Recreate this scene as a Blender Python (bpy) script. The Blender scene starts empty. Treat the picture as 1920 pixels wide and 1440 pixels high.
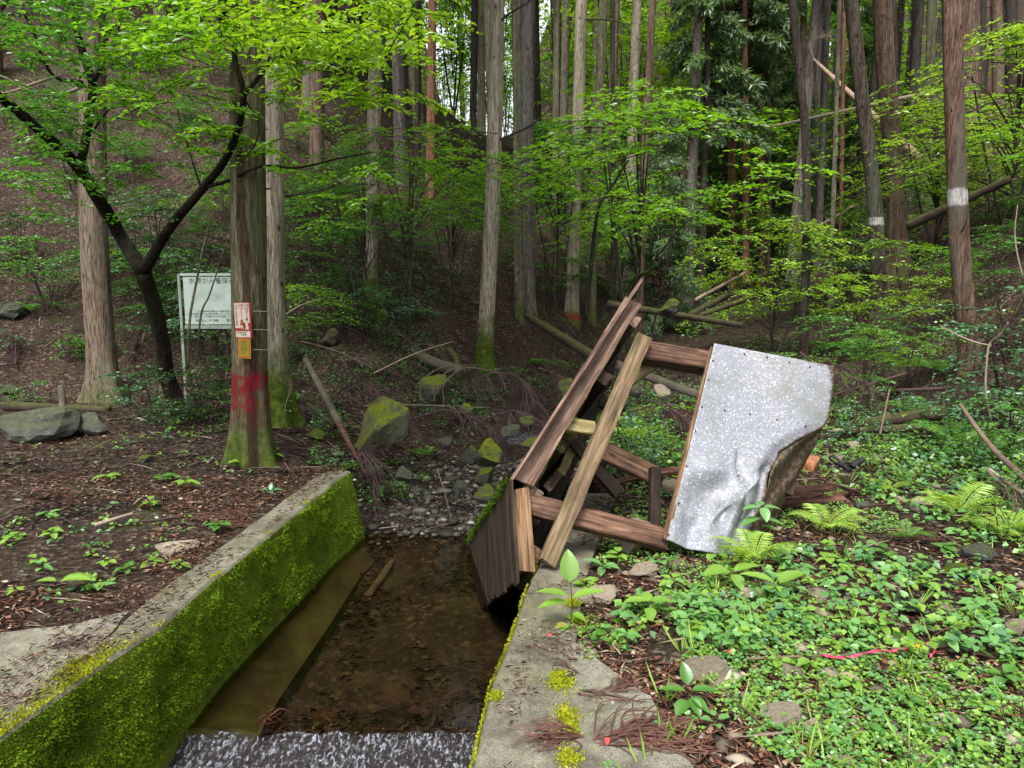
import bpy, math, random
import numpy as np
from mathutils import Vector, Matrix

S = bpy.context.scene
COL = S.collection
rng = np.random.default_rng(7)
random.seed(7)

# ------------------------------------------------------------------ camera, sky, sun, exposure
FPX = 1335.0
CAMZ = 1.6
PITCH = math.radians(7.68)
cam = bpy.data.cameras.new("camera")
cam.sensor_width = 36.0
cam.lens = FPX / 1920 * 36
cam.clip_start = 0.05
cam.clip_end = 900
camo = bpy.data.objects.new("camera", cam)
camo.location = (0, 0, CAMZ)
camo.rotation_euler = (math.pi / 2 - PITCH, 0, 0)
COL.objects.link(camo)
S.camera = camo

SUN_EL, SUN_AZ = 62, 200       # soft high light from behind the camera
w = bpy.data.worlds.new("World")
S.world = w
w.use_nodes = True
nt = w.node_tree
nt.nodes.clear()
sky = nt.nodes.new("ShaderNodeTexSky")
sky.sky_type = 'NISHITA'
sky.sun_disc = False
sky.sun_elevation = math.radians(SUN_EL)
sky.sun_rotation = math.radians(SUN_AZ)
sky.air_density = 1.0
sky.dust_density = 3.0
hs = nt.nodes.new("ShaderNodeHueSaturation")
hs.inputs['Saturation'].default_value = 0.2
bg = nt.nodes.new("ShaderNodeBackground")
bg.inputs['Strength'].default_value = 0.15
wo = nt.nodes.new("ShaderNodeOutputWorld")
nt.links.new(sky.outputs[0], hs.inputs['Color'])
nt.links.new(hs.outputs[0], bg.inputs['Color'])
nt.links.new(bg.outputs[0], wo.inputs[0])

sl = bpy.data.lights.new("sun", 'SUN')
sl.energy = 1.5
sl.angle = math.radians(14)
sl.color = (1.0, 0.96, 0.9)
so = bpy.data.objects.new("sun", sl)
az = math.radians(SUN_AZ)
sd = Vector((math.sin(az) * math.cos(math.radians(SUN_EL)), math.cos(az) * math.cos(math.radians(SUN_EL)), math.sin(math.radians(SUN_EL))))
so.rotation_euler = sd.to_track_quat('Z', 'Y').to_euler()
so.location = sd * 30
COL.objects.link(so)

S.view_settings.view_transform = 'Standard'
S.view_settings.look = 'None'
S.view_settings.exposure = 1.5
S.view_settings.gamma = 1.0
S.cycles.max_bounces = 6
S.cycles.diffuse_bounces = 3
S.cycles.glossy_bounces = 3
S.cycles.transmission_bounces = 4
S.cycles.transparent_max_bounces = 8
S.cycles.sample_clamp_indirect = 6
S.cycles.caustics_reflective = False
S.cycles.caustics_refractive = False

# ------------------------------------------------------------------ geometry of the view (used to read positions off the photograph)
CP, SP = math.cos(PITCH), math.sin(PITCH)


def ray(px, py):
    a = (px - 960) / FPX
    b = (720 - py) / FPX
    return np.array([a, CP + b * SP, -SP + b * CP])


def P(px, py, Y):
    r = ray(px, py)
    return np.array([0, 0, CAMZ]) + r * (Y / r[1])


def G(px, py, z=0.0):
    r = ray(px, py)
    return np.array([0, 0, CAMZ]) + r * ((z - CAMZ) / r[2])


# ------------------------------------------------------------------ numpy noise
def _hash(ix, iy, s):
    h = (ix.astype(np.int64) * 374761393 + iy.astype(np.int64) * 668265263 + s * 974634777) & 0x7fffffff
    h = (h ^ (h >> 13)) * 1274126177 & 0x7fffffff
    h = h ^ (h >> 16)
    return (h & 0xffff) / 65535.0


def vnoise(x, y, s=0):
    ix, iy = np.floor(x), np.floor(y)
    fx, fy = x - ix, y - iy
    fx = fx * fx * (3 - 2 * fx)
    fy = fy * fy * (3 - 2 * fy)
    a = _hash(ix, iy, s); b = _hash(ix + 1, iy, s); c = _hash(ix, iy + 1, s); d = _hash(ix + 1, iy + 1, s)
    return (a * (1 - fx) + b * fx) * (1 - fy) + (c * (1 - fx) + d * fx) * fy - 0.5


def fbm(x, y, o=4, s=0):
    r = 0; k = 1.0
    for i in range(o):
        r = r + vnoise(x * k, y * k, s + i) / k
        k *= 2.03
    return r


def sstep(a, b, x):
    t = np.clip((x - a) / (b - a), 0, 1)
    return t * t * (3 - 2 * t)


# ------------------------------------------------------------------ materials
def new_mat(name):
    m = bpy.data.materials.new(name)
    m.use_nodes = True
    n = m.node_tree
    n.nodes.clear()
    out = n.nodes.new("ShaderNodeOutputMaterial")
    return m, n, out


def N(n, t, **kw):
    x = n.nodes.new(t)
    for k, v in kw.items():
        if k.startswith('_'):
            setattr(x, k[1:], v)
        else:
            x.inputs[k.replace('__', ' ')].default_value = v
    return x


def L(n, a, b):
    n.links.new(a, b)


def ramp(n, src, stops):
    r = n.nodes.new("ShaderNodeValToRGB")
    e = r.color_ramp.elements
    while len(e) < len(stops):
        e.new(0.5)
    for i, (p, c) in enumerate(stops):
        e[i].position = p
        e[i].color = (c[0], c[1], c[2], 1) if hasattr(c, '__len__') else (c, c, c, 1)
    L(n, src, r.inputs[0])
    return r.outputs[0]


def mixc(n, f, a, b, bt='MIX'):
    m = n.nodes.new("ShaderNodeMix")
    m.data_type = 'RGBA'
    m.blend_type = bt
    for s, v in ((m.inputs[0], f), (m.inputs[6], a), (m.inputs[7], b)):
        if isinstance(v, bpy.types.NodeSocket):
            L(n, v, s)
        elif isinstance(v, (int, float)):
            s.default_value = v
        else:
            s.default_value = (v[0], v[1], v[2], 1)
    return m.outputs[2]


def coords(n, scale=(1, 1, 1), kind='Object'):
    tc = n.nodes.new("ShaderNodeTexCoord")
    mp = n.nodes.new("ShaderNodeMapping")
    mp.inputs['Scale'].default_value = scale
    L(n, tc.outputs[kind], mp.inputs[0])
    return mp.outputs[0]


def noise(n, vec, scale, detail=5, rough=0.6, dist=0.0):
    x = N(n, "ShaderNodeTexNoise", Scale=scale, Detail=detail, Roughness=rough, Distortion=dist)
    L(n, vec, x.inputs['Vector'])
    return x.outputs['Fac']


def vor(n, vec, scale, out='Color', feature='F1'):
    x = N(n, "ShaderNodeTexVoronoi", Scale=scale)
    x.feature = feature
    L(n, vec, x.inputs['Vector'])
    return x.outputs[out]


def math_(n, op, a, b=None, clamp=False):
    m = n.nodes.new("ShaderNodeMath")
    m.operation = op
    m.use_clamp = clamp
    for s, v in ((m.inputs[0], a), (m.inputs[1], b)):
        if v is None:
            continue
        if isinstance(v, bpy.types.NodeSocket):
            L(n, v, s)
        else:
            s.default_value = v
    return m.outputs[0]


def principled(n, out, color, rough=0.8, bump=None, bstr=0.5, bdist=0.02, metal=0.0, spec=0.3):
    b = N(n, "ShaderNodeBsdfPrincipled")
    for k, v in (('Base Color', color), ('Roughness', rough), ('Metallic', metal), ('Specular IOR Level', spec)):
        if isinstance(v, bpy.types.NodeSocket):
            L(n, v, b.inputs[k])
        elif hasattr(v, '__len__'):
            b.inputs[k].default_value = (*v[:3], 1)
        else:
            b.inputs[k].default_value = v
    if bump is not None:
        bp = N(n, "ShaderNodeBump", Strength=bstr, Distance=bdist)
        L(n, bump, bp.inputs['Height'])
        L(n, bp.outputs[0], b.inputs['Normal'])
    L(n, b.outputs[0], out.inputs[0])
    return b


def sepz(n, vec, axis=2):
    s = n.nodes.new("ShaderNodeSeparateXYZ")
    L(n, vec, s.inputs[0])
    return s.outputs[axis]


def mat_ground():
    m, n, out = new_mat("forest_soil")
    v = coords(n)
    big = noise(n, v, 0.9, 5, 0.6)
    col = ramp(n, big, [(0.3, (.010, .007, .005)), (0.5, (.027, .017, .012)), (0.7, (.052, .031, .022))])
    fl = vor(n, v, 38)
    s = n.nodes.new("ShaderNodeSeparateColor"); L(n, fl, s.inputs[0])
    leafc = ramp(n, s.outputs[0], [(0.0, (.010, .007, .006)), (0.4, (.036, .022, .016)), (0.65, (.075, .040, .028)), (0.85, (.085, .06, .045)), (0.96, (.20, .165, .125))])
    f2 = noise(n, v, 3.5, 4, 0.6)
    f2 = ramp(n, f2, [(0.35, 0.25), (0.65, 0.95)])
    col = mixc(n, f2, col, leafc)
    g = noise(n, v, 1.7, 6, 0.7, 0.3)
    gm = ramp(n, g, [(0.54, 0.0), (0.68, 0.75)])
    col = mixc(n, gm, col, (.045, .062, .018))
    vs = coords(n, (1.0, 3.0, 1.0))
    hb = noise(n, v, 42, 6, 0.75)
    hb2 = math_(n, 'ADD', hb, math_(n, 'MULTIPLY', vor(n, v, 38, 'Distance'), 0.8))
    principled(n, out, col, 0.9, hb2, 0.9, 0.03, spec=0.15)
    return m


def mat_gravelbed():
    m, n, out = new_mat("stream_silt")
    v = coords(n)
    a = noise(n, v, 2.6, 10, 0.78)
    col = ramp(n, a, [(0.36, (.004, .003, .002)), (0.48, (.016, .012, .007)), (0.56, (.036, .029, .019)), (0.68, (.072, .060, .043))])
    s = n.nodes.new("ShaderNodeSeparateColor"); L(n, vor(n, v, 30), s.inputs[0])
    c2 = ramp(n, s.outputs[0], [(0, (.004, .004, .003)), (0.5, (.018, .012, .007)), (0.8, (.036, .020, .011)), (0.96, (.09, .072, .046))])
    col = mixc(n, ramp(n, noise(n, v, 5, 6, .7), [(0.4, .15), (0.6, .8)]), col, c2)
    principled(n, out, col, 0.9, noise(n, v, 30), 0.7, 0.03)
    return m


def mat_concrete(name="weathered_concrete", mossy=0.5, tint=(.30, .29, .24)):
    m, n, out = new_mat(name)
    v = coords(n)
    a = noise(n, v, 9, 10, 0.82)
    t = np.array(tint)
    col = ramp(n, a, [(0.32, t * .30), (0.45, t * .75), (0.58, t * 1.1), (0.75, t * 1.5)])
    sp = noise(n, v, 150, 4, 0.7)
    col = mixc(n, ramp(n, sp, [(0.40, 0.75), (0.52, 0.0)]), col, t * .30)
    sq = vor(n, v, 70, 'Distance')
    col = mixc(n, ramp(n, sq, [(0.10, 0.5), (0.2, 0.0)]), col, t * 1.7)
    g = noise(n, v, 2.3, 9, 0.78, 0.5)
    col = mixc(n, ramp(n, g, [(0.44, 0.0), (0.6, mossy)]), col, (.085, .10, .03))
    st = noise(n, v, 2.6, 6, 0.7)
    col = mixc(n, ramp(n, st, [(0.46, 0.0), (0.64, 0.75)]), col, (.06, .045, .035))
    principled(n, out, col, 0.92, math_(n, 'ADD', a, math_(n, 'MULTIPLY', sp, 0.5)), 0.7, 0.015, spec=0.2)
    return m


def mat_mosswall():
    m, n, out = new_mat("moss_covered_concrete")
    v = coords(n)
    a = noise(n, v, 5, 8, 0.75)
    col = ramp(n, a, [(0.3, (.05, .07, .008)), (0.5, (.12, .165, .014)), (0.72, (.20, .26, .02))])
    z = sepz(n, v)
    w_ = math_(n, 'ADD', z, math_(n, 'MULTIPLY', math_(n, 'SUBTRACT', noise(n, v, 6, 4), 0.5), 0.35))
    wet = ramp(n, math_(n, 'ADD', w_, 1.0), [(0.22, 1.0), (0.42, 0.0)])
    col = mixc(n, wet, col, (.065, .07, .04))
    principled(n, out, col, 0.95, math_(n, 'ADD', noise(n, v, 60, 5, 0.7), a), 1.0, 0.03, spec=0.1)
    return m


def mat_moss(name, c1, c2):
    m, n, out = new_mat(name)
    g = n.nodes.new("ShaderNodeNewGeometry")
    v = coords(n)
    col = ramp(n, g.outputs['Random Per Island'], [(0.0, c1), (0.55, [(a + b) / 2 for a, b in zip(c1, c2)]), (1.0, c2)])
    big = noise(n, v, 3.0, 5, 0.65)
    col = mixc(n, ramp(n, big, [(0.36, 0.6), (0.52, 0.0)]), col, [c * .4 for c in c1])
    b = N(n, "ShaderNodeBsdfDiffuse"); L(n, col, b.inputs[0])
    t = N(n, "ShaderNodeBsdfTranslucent"); L(n, col, t.inputs[0])
    mx = N(n, "ShaderNodeMixShader", Fac=0.3)
    L(n, b.outputs[0], mx.inputs[1]); L(n, t.outputs[0], mx.inputs[2]); L(n, mx.outputs[0], out.inputs[0])
    return m


def mat_leaf(name, c1, c2, trans=0.45, gloss=0.05, tsat=1.0):
    """leaf blade: reflects c1..c2, lets yellower light through"""
    m, n, out = new_mat(name)
    g = n.nodes.new("ShaderNodeNewGeometry")
    oi = n.nodes.new("ShaderNodeObjectInfo")
    col = ramp(n, g.outputs['Random Per Island'], [(0.0, c1), (1.0, c2)])
    col = mixc(n, math_(n, 'MULTIPLY', oi.outputs['Random'], 0.35), col, [c1[0] * .7, c1[1] * .7, c1[2] * .9])
    tr = mixc(n, 1.0, col, (1.5 * tsat, 1.55, 0.45), 'MULTIPLY')
    b = N(n, "ShaderNodeBsdfDiffuse"); L(n, col, b.inputs[0])
    t = N(n, "ShaderNodeBsdfTranslucent"); L(n, tr, t.inputs[0])
    mx = N(n, "ShaderNodeMixShader", Fac=trans)
    L(n, b.outputs[0], mx.inputs[1]); L(n, t.outputs[0], mx.inputs[2])
    gl = N(n, "ShaderNodeBsdfGlossy", Roughness=0.38)
    gl.inputs[0].default_value = (.9, 1, .95, 1)
    m2 = N(n, "ShaderNodeMixShader", Fac=gloss)
    L(n, mx.outputs[0], m2.inputs[1]); L(n, gl.outputs[0], m2.inputs[2]); L(n, m2.outputs[0], out.inputs[0])
    return m


def mat_bark(name, dark, light, moss_h=0.0, moss=0.8, paint=None, band=None, patch=(.10, .12, .06), vscale=1.0, pf=0.6, seam=None):
    """dark/light fibre colours; moss_h: height to which moss climbs; paint: (colour, z0, z1, strength)"""
    m, n, out = new_mat(name)
    v = coords(n, (60 * vscale, 60 * vscale, 6.5 * vscale))
    v0 = coords(n)
    f = noise(n, v, 1.0, 7, 0.7, 0.4)
    col = ramp(n, f, [(0.34, [c * .2 for c in dark]), (0.44, dark), (0.56, light), (0.72, [min(1, c * 1.3) for c in light])])
    broad = noise(n, coords(n, (14, 14, .7)), 1.0, 4, 0.6)
    col = mixc(n, ramp(n, broad, [(0.38, 0.65), (0.55, 0.0)]), col, [c * .45 for c in dark])
    p = noise(n, coords(n, (5, 5, 1.1)), 1.0, 5, 0.6)
    col = mixc(n, ramp(n, p, [(0.45, 0.0), (0.62, pf)]), col, patch)
    lich = noise(n, coords(n, (9, 9, 2.2)), 1.0, 6, 0.7)
    col = mixc(n, ramp(n, lich, [(0.55, 0.0), (0.7, 0.45)]), col, [min(1, c * 1.3 + .03) for c in light])
    kn = vor(n, coords(n, (6.5, 6.5, 3.6)), 1.0, 'Distance')
    col = mixc(n, ramp(n, kn, [(0.09, 0.85), (0.17, 0.0)]), col, (.02, .014, .01))
    z = sepz(n, v0)
    if moss_h > 0:
        zz = math_(n, 'ADD', z, math_(n, 'MULTIPLY', math_(n, 'SUBTRACT', noise(n, v0, 5, 5, 0.7), 0.5), moss_h * 1.6))
        mr = N(n, "ShaderNodeMapRange"); mr.inputs['From Min'].default_value = 0.0; mr.inputs['From Max'].default_value = moss_h
        mr.inputs['From Min'].default_value = moss_h * .35; mr.inputs['To Min'].default_value = moss; mr.inputs['To Max'].default_value = 0.0
        L(n, zz, mr.inputs['Value'])
        mg = ramp(n, noise(n, v0, 14, 5, 0.7), [(0.3, (.02, .03, .006)), (0.55, (.07, .10, .014)), (0.75, (.15, .19, .02))])
        col = mixc(n, mr.outputs[0], col, mg)
    if seam:
        xx = math_(n, 'ADD', sepz(n, v0, 0), math_(n, 'MULTIPLY', math_(n, 'SUBTRACT', noise(n, coords(n, (8, 8, 1.5)), 1.0, 4), 0.5), 0.10))
        sm = math_(n, 'MULTIPLY', math_(n, 'MULTIPLY', math_(n, 'SUBTRACT', xx, seam[0]), 60, True), math_(n, 'MULTIPLY', math_(n, 'SUBTRACT', seam[1], xx), 60, True))
        col = mixc(n, math_(n, 'MULTIPLY', sm, 0.85), col, ramp(n, f, [(0.35, (.02, .012, .009)), (0.65, (.085, .05, .036))]))
    for pt in (paint if isinstance(paint, list) else [paint] if paint else []) + ([band] if band else []):
        pc, z0, z1, st, thr = pt
        e = math_(n, 'MULTIPLY', math_(n, 'SUBTRACT', noise(n, coords(n, (14, 14, 5)), 1.0, 5, 0.7), 0.5), 0.18 * thr)
        zz = math_(n, 'ADD', z, e)
        up = math_(n, 'MULTIPLY', math_(n, 'SUBTRACT', zz, z0), 30, True)
        dn = math_(n, 'MULTIPLY', math_(n, 'SUBTRACT', z1, zz), 30, True)
        msk = math_(n, 'MULTIPLY', up, dn)
        grain = ramp(n, f, [(0.36, 0.1), (0.5, 1.0)])
        blot = ramp(n, noise(n, coords(n, (6, 6, 7)), 1.0, 3, 0.5), [(0.40, max(0.0, 1.0 - 0.75 * thr)), (0.56, 1.0)])
        msk = math_(n, 'MULTIPLY', math_(n, 'MULTIPLY', msk, grain), math_(n, 'MULTIPLY', blot, st))
        col = mixc(n, msk, col, pc)
    hh = math_(n, 'ADD', f, math_(n, 'MULTIPLY', p, 0.4))
    principled(n, out, col, 0.95, hh, 1.0, 0.035, spec=0.1)
    return m


def mat_wood(name, dark, mid, light, green=0.0, wet=0.0):
    m, n, out = new_mat(name)
    oi = n.nodes.new("ShaderNodeObjectInfo")
    tc = n.nodes.new("ShaderNodeTexCoord")
    ad = n.nodes.new("ShaderNodeVectorMath"); ad.operation = 'ADD'
    L(n, tc.outputs['Object'], ad.inputs[0])
    cb = n.nodes.new("ShaderNodeCombineXYZ")
    for i in range(3):
        L(n, math_(n, 'MULTIPLY', oi.outputs['Random'], 13.0 + 7 * i), cb.inputs[i])
    L(n, cb.outputs[0], ad.inputs[1])
    mp = n.nodes.new("ShaderNodeMapping"); mp.inputs['Scale'].default_value = (2.2, 45, 45)
    L(n, ad.outputs[0], mp.inputs[0])
    f = noise(n, mp.outputs[0], 1.0, 8, 0.72, 0.7)
    col = ramp(n, f, [(0.27, [c * .4 for c in dark]), (0.4, dark), (0.53, mid), (0.72, light)])
    mp2 = n.nodes.new("ShaderNodeMapping"); mp2.inputs['Scale'].default_value = (2.5, 6, 6)
    L(n, ad.outputs[0], mp2.inputs[0])
    st = noise(n, mp2.outputs[0], 1.0, 5, 0.65)
    col = mixc(n, ramp(n, st, [(0.38, 0.7), (0.55, 0.0)]), col, [c * .5 for c in dark])
    if green > 0:
        g = noise(n, mp2.outputs[0], 1.7, 4, 0.6)
        col = mixc(n, ramp(n, g, [(0.42, 0.0), (0.6, green)]), col, (.10, .095, .03))
    kn = vor(n, mp2.outputs[0], 0.9, 'Distance')
    col = mixc(n, ramp(n, kn, [(0.05, 0.8), (0.11, 0.0)]), col, (.02, .012, .008))
    principled(n, out, col, 0.8 - wet, math_(n, 'ADD', f, math_(n, 'MULTIPLY', st, .3)), 0.9, 0.012, spec=0.25)
    return m


def mat_metal():
    m, n, out = new_mat("galvanised_sheet")
    v = coords(n)
    s = n.nodes.new("ShaderNodeSeparateColor"); L(n, vor(n, v, 125), s.inputs[0])
    sp = ramp(n, s.outputs[0], [(0.0, .215), (0.6, .25), (0.86, .31), (0.98, .50)])
    big = noise(n, v, 2.2, 4, 0.55)
    col = mixc(n, 0.9, sp, ramp(n, big, [(0.35, (.78, .82, .98)), (0.65, (.93, .95, 1.0))]), 'MULTIPLY')
    dirt = noise(n, v, 3.0, 6, 0.65, 0.4)
    col = mixc(n, ramp(n, dirt, [(0.50, 0.0), (0.70, 0.6)]), col, (.13, .14, .10))
    rough = ramp(n, s.outputs[1], [(0.0, .55), (1.0, .75)])
    at = n.nodes.new("ShaderNodeAttribute"); at.attribute_name = "rust"
    rn = noise(n, v, 16, 6, 0.75)
    rm = math_(n, 'MULTIPLY', math_(n, 'ADD', at.outputs['Fac'], math_(n, 'SUBTRACT', rn, 0.62)), 5.0, True)
    rc = ramp(n, noise(n, v, 30, 5), [(0.3, (.016, .013, .010)), (0.5, (.06, .035, .02)), (0.7, (.17, .13, .085))])
    col = mixc(n, rm, col, rc)
    b = principled(n, out, col, rough, s.outputs[2], 0.10, 0.003, 0.35, 0.4)
    L(n, math_(n, 'SUBTRACT', 0.22, math_(n, 'MULTIPLY', rm, 0.22)), b.inputs['Metallic'])
    return m


def mat_simple(name, c, rough=0.8, var=0.35, scale=12, bump=0.4, spec=0.25):
    m, n, out = new_mat(name)
    v = coords(n)
    a = noise(n, v, scale, 6, 0.7)
    col = ramp(n, a, [(0.3, [x * (1 - var) for x in c]), (0.7, [min(1, x * (1 + var)) for x in c])])
    principled(n, out, col, rough, a, bump, 0.02, spec=spec)
    return m


def mat_rock(name, dark, light, mossy=0.0, mosscol=(.09, .125, .012)):
    m, n, out = new_mat(name)
    v = coords(n)
    oi = n.nodes.new("ShaderNodeObjectInfo")
    a = noise(n, v, 6, 8, 0.7, 0.6)
    col = ramp(n, a, [(0.3, dark), (0.62, light), (0.8, [c * 1.3 for c in light])])
    col = mixc(n, 1.0, col, ramp(n, oi.outputs['Random'], [(0, .65), (1, 1.2)]), 'MULTIPLY')
    sp = noise(n, v, 60, 4, 0.7)
    if mossy > 0:
        g = n.nodes.new("ShaderNodeNewGeometry")
        nz = sepz(n, g.outputs['Normal'])
        k = math_(n, 'ADD', nz, math_(n, 'MULTIPLY', math_(n, 'SUBTRACT', noise(n, v, 5, 6, 0.7), 0.5), 1.8))
        mr = ramp(n, k, [(0.25, 0.0), (0.6, mossy)])
        mc = ramp(n, noise(n, v, 26, 5, 0.75), [(0.32, [c * .35 for c in mosscol]), (0.55, mosscol), (0.75, [min(1, c * 1.6) for c in mosscol])])
        col = mixc(n, mr, col, mc)
    principled(n, out, col, 0.9, math_(n, 'ADD', a, math_(n, 'MULTIPLY', sp, .5)), 1.0, 0.03, spec=0.2)
    return m


def mat_litter(name, stops, rough=0.8):
    m, n, out = new_mat(name)
    g = n.nodes.new("ShaderNodeNewGeometry")
    col = ramp(n, g.outputs['Random Per Island'], stops)
    principled(n, out, col, rough, spec=0.15)
    return m


def mat_water(name, ripple, scale, tint, rough=0.015, stretch=(1, 1, 1), painted_glint=0):
    m, n, out = new_mat(name)
    v = coords(n, stretch)
    h = noise(n, v, scale, 4, 0.6, 0.5)
    bp = N(n, "ShaderNodeBump", Strength=1.0, Distance=ripple); L(n, h, bp.inputs['Height'])
    fr = N(n, "ShaderNodeFresnel", IOR=1.33); L(n, bp.outputs[0], fr.inputs['Normal'])
    t = N(n, "ShaderNodeBsdfTransparent"); t.inputs[0].default_value = (*tint, 1)
    g = N(n, "ShaderNodeBsdfGlossy", Roughness=rough); L(n, bp.outputs[0], g.inputs['Normal'])
    mx = n.nodes.new("ShaderNodeMixShader")
    L(n, fr.outputs[0], mx.inputs[0]); L(n, t.outputs[0], mx.inputs[1]); L(n, g.outputs[0], mx.inputs[2])
    if painted_glint:
        glint_mask = ramp(n, noise(n, coords(n, (58, 26, 40)), 1.0, 3, 0.5, 0.8), [(0.51, 0.02), (0.70, painted_glint)])  # sky glints on the ripples, painted as pale bluish noise streaks
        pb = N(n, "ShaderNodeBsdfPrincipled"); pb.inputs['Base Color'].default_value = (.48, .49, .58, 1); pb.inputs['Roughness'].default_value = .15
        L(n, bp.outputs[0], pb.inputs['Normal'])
        m2 = n.nodes.new("ShaderNodeMixShader"); L(n, glint_mask, m2.inputs[0]); L(n, mx.outputs[0], m2.inputs[1]); L(n, pb.outputs[0], m2.inputs[2])
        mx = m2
    L(n, mx.outputs[0], out.inputs[0])
    return m


M = {}
M['ground'] = mat_ground()
M['bed'] = mat_gravelbed()
M['concrete'] = mat_concrete()
M['slab'] = mat_concrete("pale_concrete", 0.35, (.27, .25, .20))
M['mosswall'] = mat_mosswall()
M['coping'] = mat_concrete("stained_coping", 0.45, (.22, .205, .155))
M['moss'] = mat_moss("wall_moss", (.075, .135, .010), (.20, .30, .02))
M['mosspatch'] = mat_moss("yellow_moss", (.22, .27, .01), (.42, .42, .03))
M['mosstree'] = mat_moss("dark_moss", (.03, .06, .006), (.10, .16, .02))
M['leaf_bright'] = mat_leaf("bright_leaf", (.10, .25, .015), (.24, .44, .03), 0.55)
M['leaf_yellow'] = mat_leaf("yellow_green_leaf", (.17, .33, .02), (.33, .48, .045), 0.5)
M['leaf_mid'] = mat_leaf("green_leaf", (.05, .16, .022), (.12, .29, .04), 0.45)
M['leaf_blue'] = mat_leaf("blue_green_leaf", (.045, .14, .055), (.10, .24, .09), 0.35, 0.08)
M['leaf_dark'] = mat_leaf("dark_leaf", (.02, .07, .016), (.06, .14, .03), 0.35)
M['leaf_ground'] = mat_leaf("ground_cover_leaf", (.12, .26, .032), (.27, .44, .065), 0.4, 0.04)
M['leaf_ground2'] = mat_leaf("heart_leaf", (.09, .23, .065), (.18, .36, .10), 0.35, 0.025)
M['leaf_fern'] = mat_leaf("fern_leaf", (.26, .42, .07), (.40, .54, .12), 0.45, 0.03)
M['leaf_fern_dark'] = mat_leaf("green_fern_leaf", (.10, .24, .05), (.18, .34, .08), 0.45, 0.03)
M['needle'] = mat_leaf("cedar_needle", (.04, .10, .03), (.12, .21, .06), 0.35, 0.04)
M['needle_grey'] = mat_leaf("grey_cedar_needle", (.09, .16, .075), (.22, .32, .16), 0.4, 0.04)
M['needle_brown'] = mat_leaf("brown_cedar_needle", (.22, .12, .07), (.36, .22, .15), 0.3, 0.0)
M['bark_pale'] = mat_bark("pale_cedar_bark", (.22, .18, .13), (.46, .40, .31), 0.0, patch=(.25, .24, .17), pf=.5)
M['bark_pale_moss'] = mat_bark("pale_bark_with_mossy_foot", (.22, .18, .13), (.46, .40, .31), 1.25, 1.0, patch=(.24, .24, .17), pf=.5)
M['bark_redfoot'] = mat_bark("pale_bark_with_red_paint_spot", (.16, .13, .09), (.36, .31, .235), 0.5, 0.6, paint=((.45, .012, .015), .12, .62, .95, 1.0), patch=(.24, .24, .17), pf=.5)
M['bark_brown'] = mat_bark("brown_cedar_bark", (.10, .06, .042), (.22, .15, .115), 0.4, 0.5, patch=(.16, .14, .10))
M['bark_left'] = mat_bark("fibrous_brown_bark", (.13, .085, .06), (.28, .22, .165), 0.35, 0.5, patch=(.17, .16, .11))
M['bark_red'] = mat_bark("red_cedar_bark", (.16, .07, .045), (.36, .18, .115), 0.0, patch=(.26, .15, .10))
M['bark_dark'] = mat_bark("dark_cedar_bark", (.035, .026, .022), (.09, .068, .056), 0.0, patch=(.06, .06, .05))
M['bark_green'] = mat_bark("greenish_bark", (.10, .085, .05), (.24, .22, .145), 0.5, 0.7, patch=(.15, .17, .10))
M['bark_main'] = mat_bark("bark_with_red_paint", (.095, .075, .042), (.21, .185, .115), 0.55, 0.9, paint=((.33, .008, .018), .55, .93, .98, 1.0), patch=(.10, .11, .05), pf=.75)
M['bark_white'] = mat_bark("bark_with_white_band", (.09, .05, .036), (.24, .15, .11), 0.0, band=((.78, .76, .74), 1.86, 2.13, 1.0, .15), patch=(.11, .11, .085))
M['bark_whitespot'] = mat_bark("dark_bark_with_white_band", (.045, .035, .028), (.12, .095, .075), 0.0, band=((.6, .58, .56), .62, .80, .8, .4), patch=(.08, .09, .07))
M['bark_curve'] = mat_bark("black_wet_bark", (.012, .009, .007), (.035, .027, .021), 0.0, patch=(.03, .035, .012), vscale=.8)
M['bark_grey'] = mat_bark("grey_brown_bark", (.10, .08, .07), (.24, .20, .175), 0.0, patch=(.14, .14, .12))
M['log_moss'] = mat_rock("mossy_log_bark", (.02, .015, .011), (.075, .055, .04), 0.6, (.07, .085, .018))
M['log_pale'] = mat_simple("bare_log_wood", (.30, .21, .15), .8, .4, 9)
M['log_grey'] = mat_rock("damp_log_bark", (.05, .04, .032), (.17, .14, .11), 0.35, (.08, .09, .03))
M['twig'] = mat_simple("dead_twig", (.12, .085, .062), .85, .4, 6)
M['twig_purple'] = mat_simple("dead_brush_twig", (.055, .032, .030), .85, .4, 6)
M['twig_pale'] = mat_simple("bleached_twig", (.25, .20, .15), .85, .3, 6)
M['sprig'] = mat_simple("dry_cedar_sprig", (.085, .04, .028), .85, .5, 8)
M['rock_moss'] = mat_rock("mossy_rock", (.03, .03, .024), (.12, .115, .09), 1.0, (.11, .145, .01))
M['rock_yellow'] = mat_rock("thick_mossed_rock", (.04, .04, .02), (.13, .13, .08), 1.0, (.17, .21, .01))
M['rock_grey'] = mat_rock("grey_boulder", (.045, .045, .04), (.15, .15, .13), 0.4, (.08, .10, .02))
M['rock_tan'] = mat_rock("tan_rock", (.28, .225, .16), (.56, .47, .36), 0.08, (.13, .15, .03))
M['pebble'] = mat_litter("pebbles", [(0, (.015, .013, .010)), (.45, (.042, .038, .030)), (.8, (.09, .083, .068)), (.97, (.24, .225, .19))], .6)
M['stone_tan'] = mat_litter("tan_stones", [(0, (.06, .048, .036)), (.5, (.15, .12, .085)), (.85, (.25, .205, .155)), (.98, (.38, .34, .28))])
M['litter'] = mat_litter("leaf_litter", [(0, (.022, .013, .009)), (.3, (.06, .028, .018)), (.6, (.125, .052, .032)), (.82, (.18, .095, .06)), (.95, (.34, .26, .18))])
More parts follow.
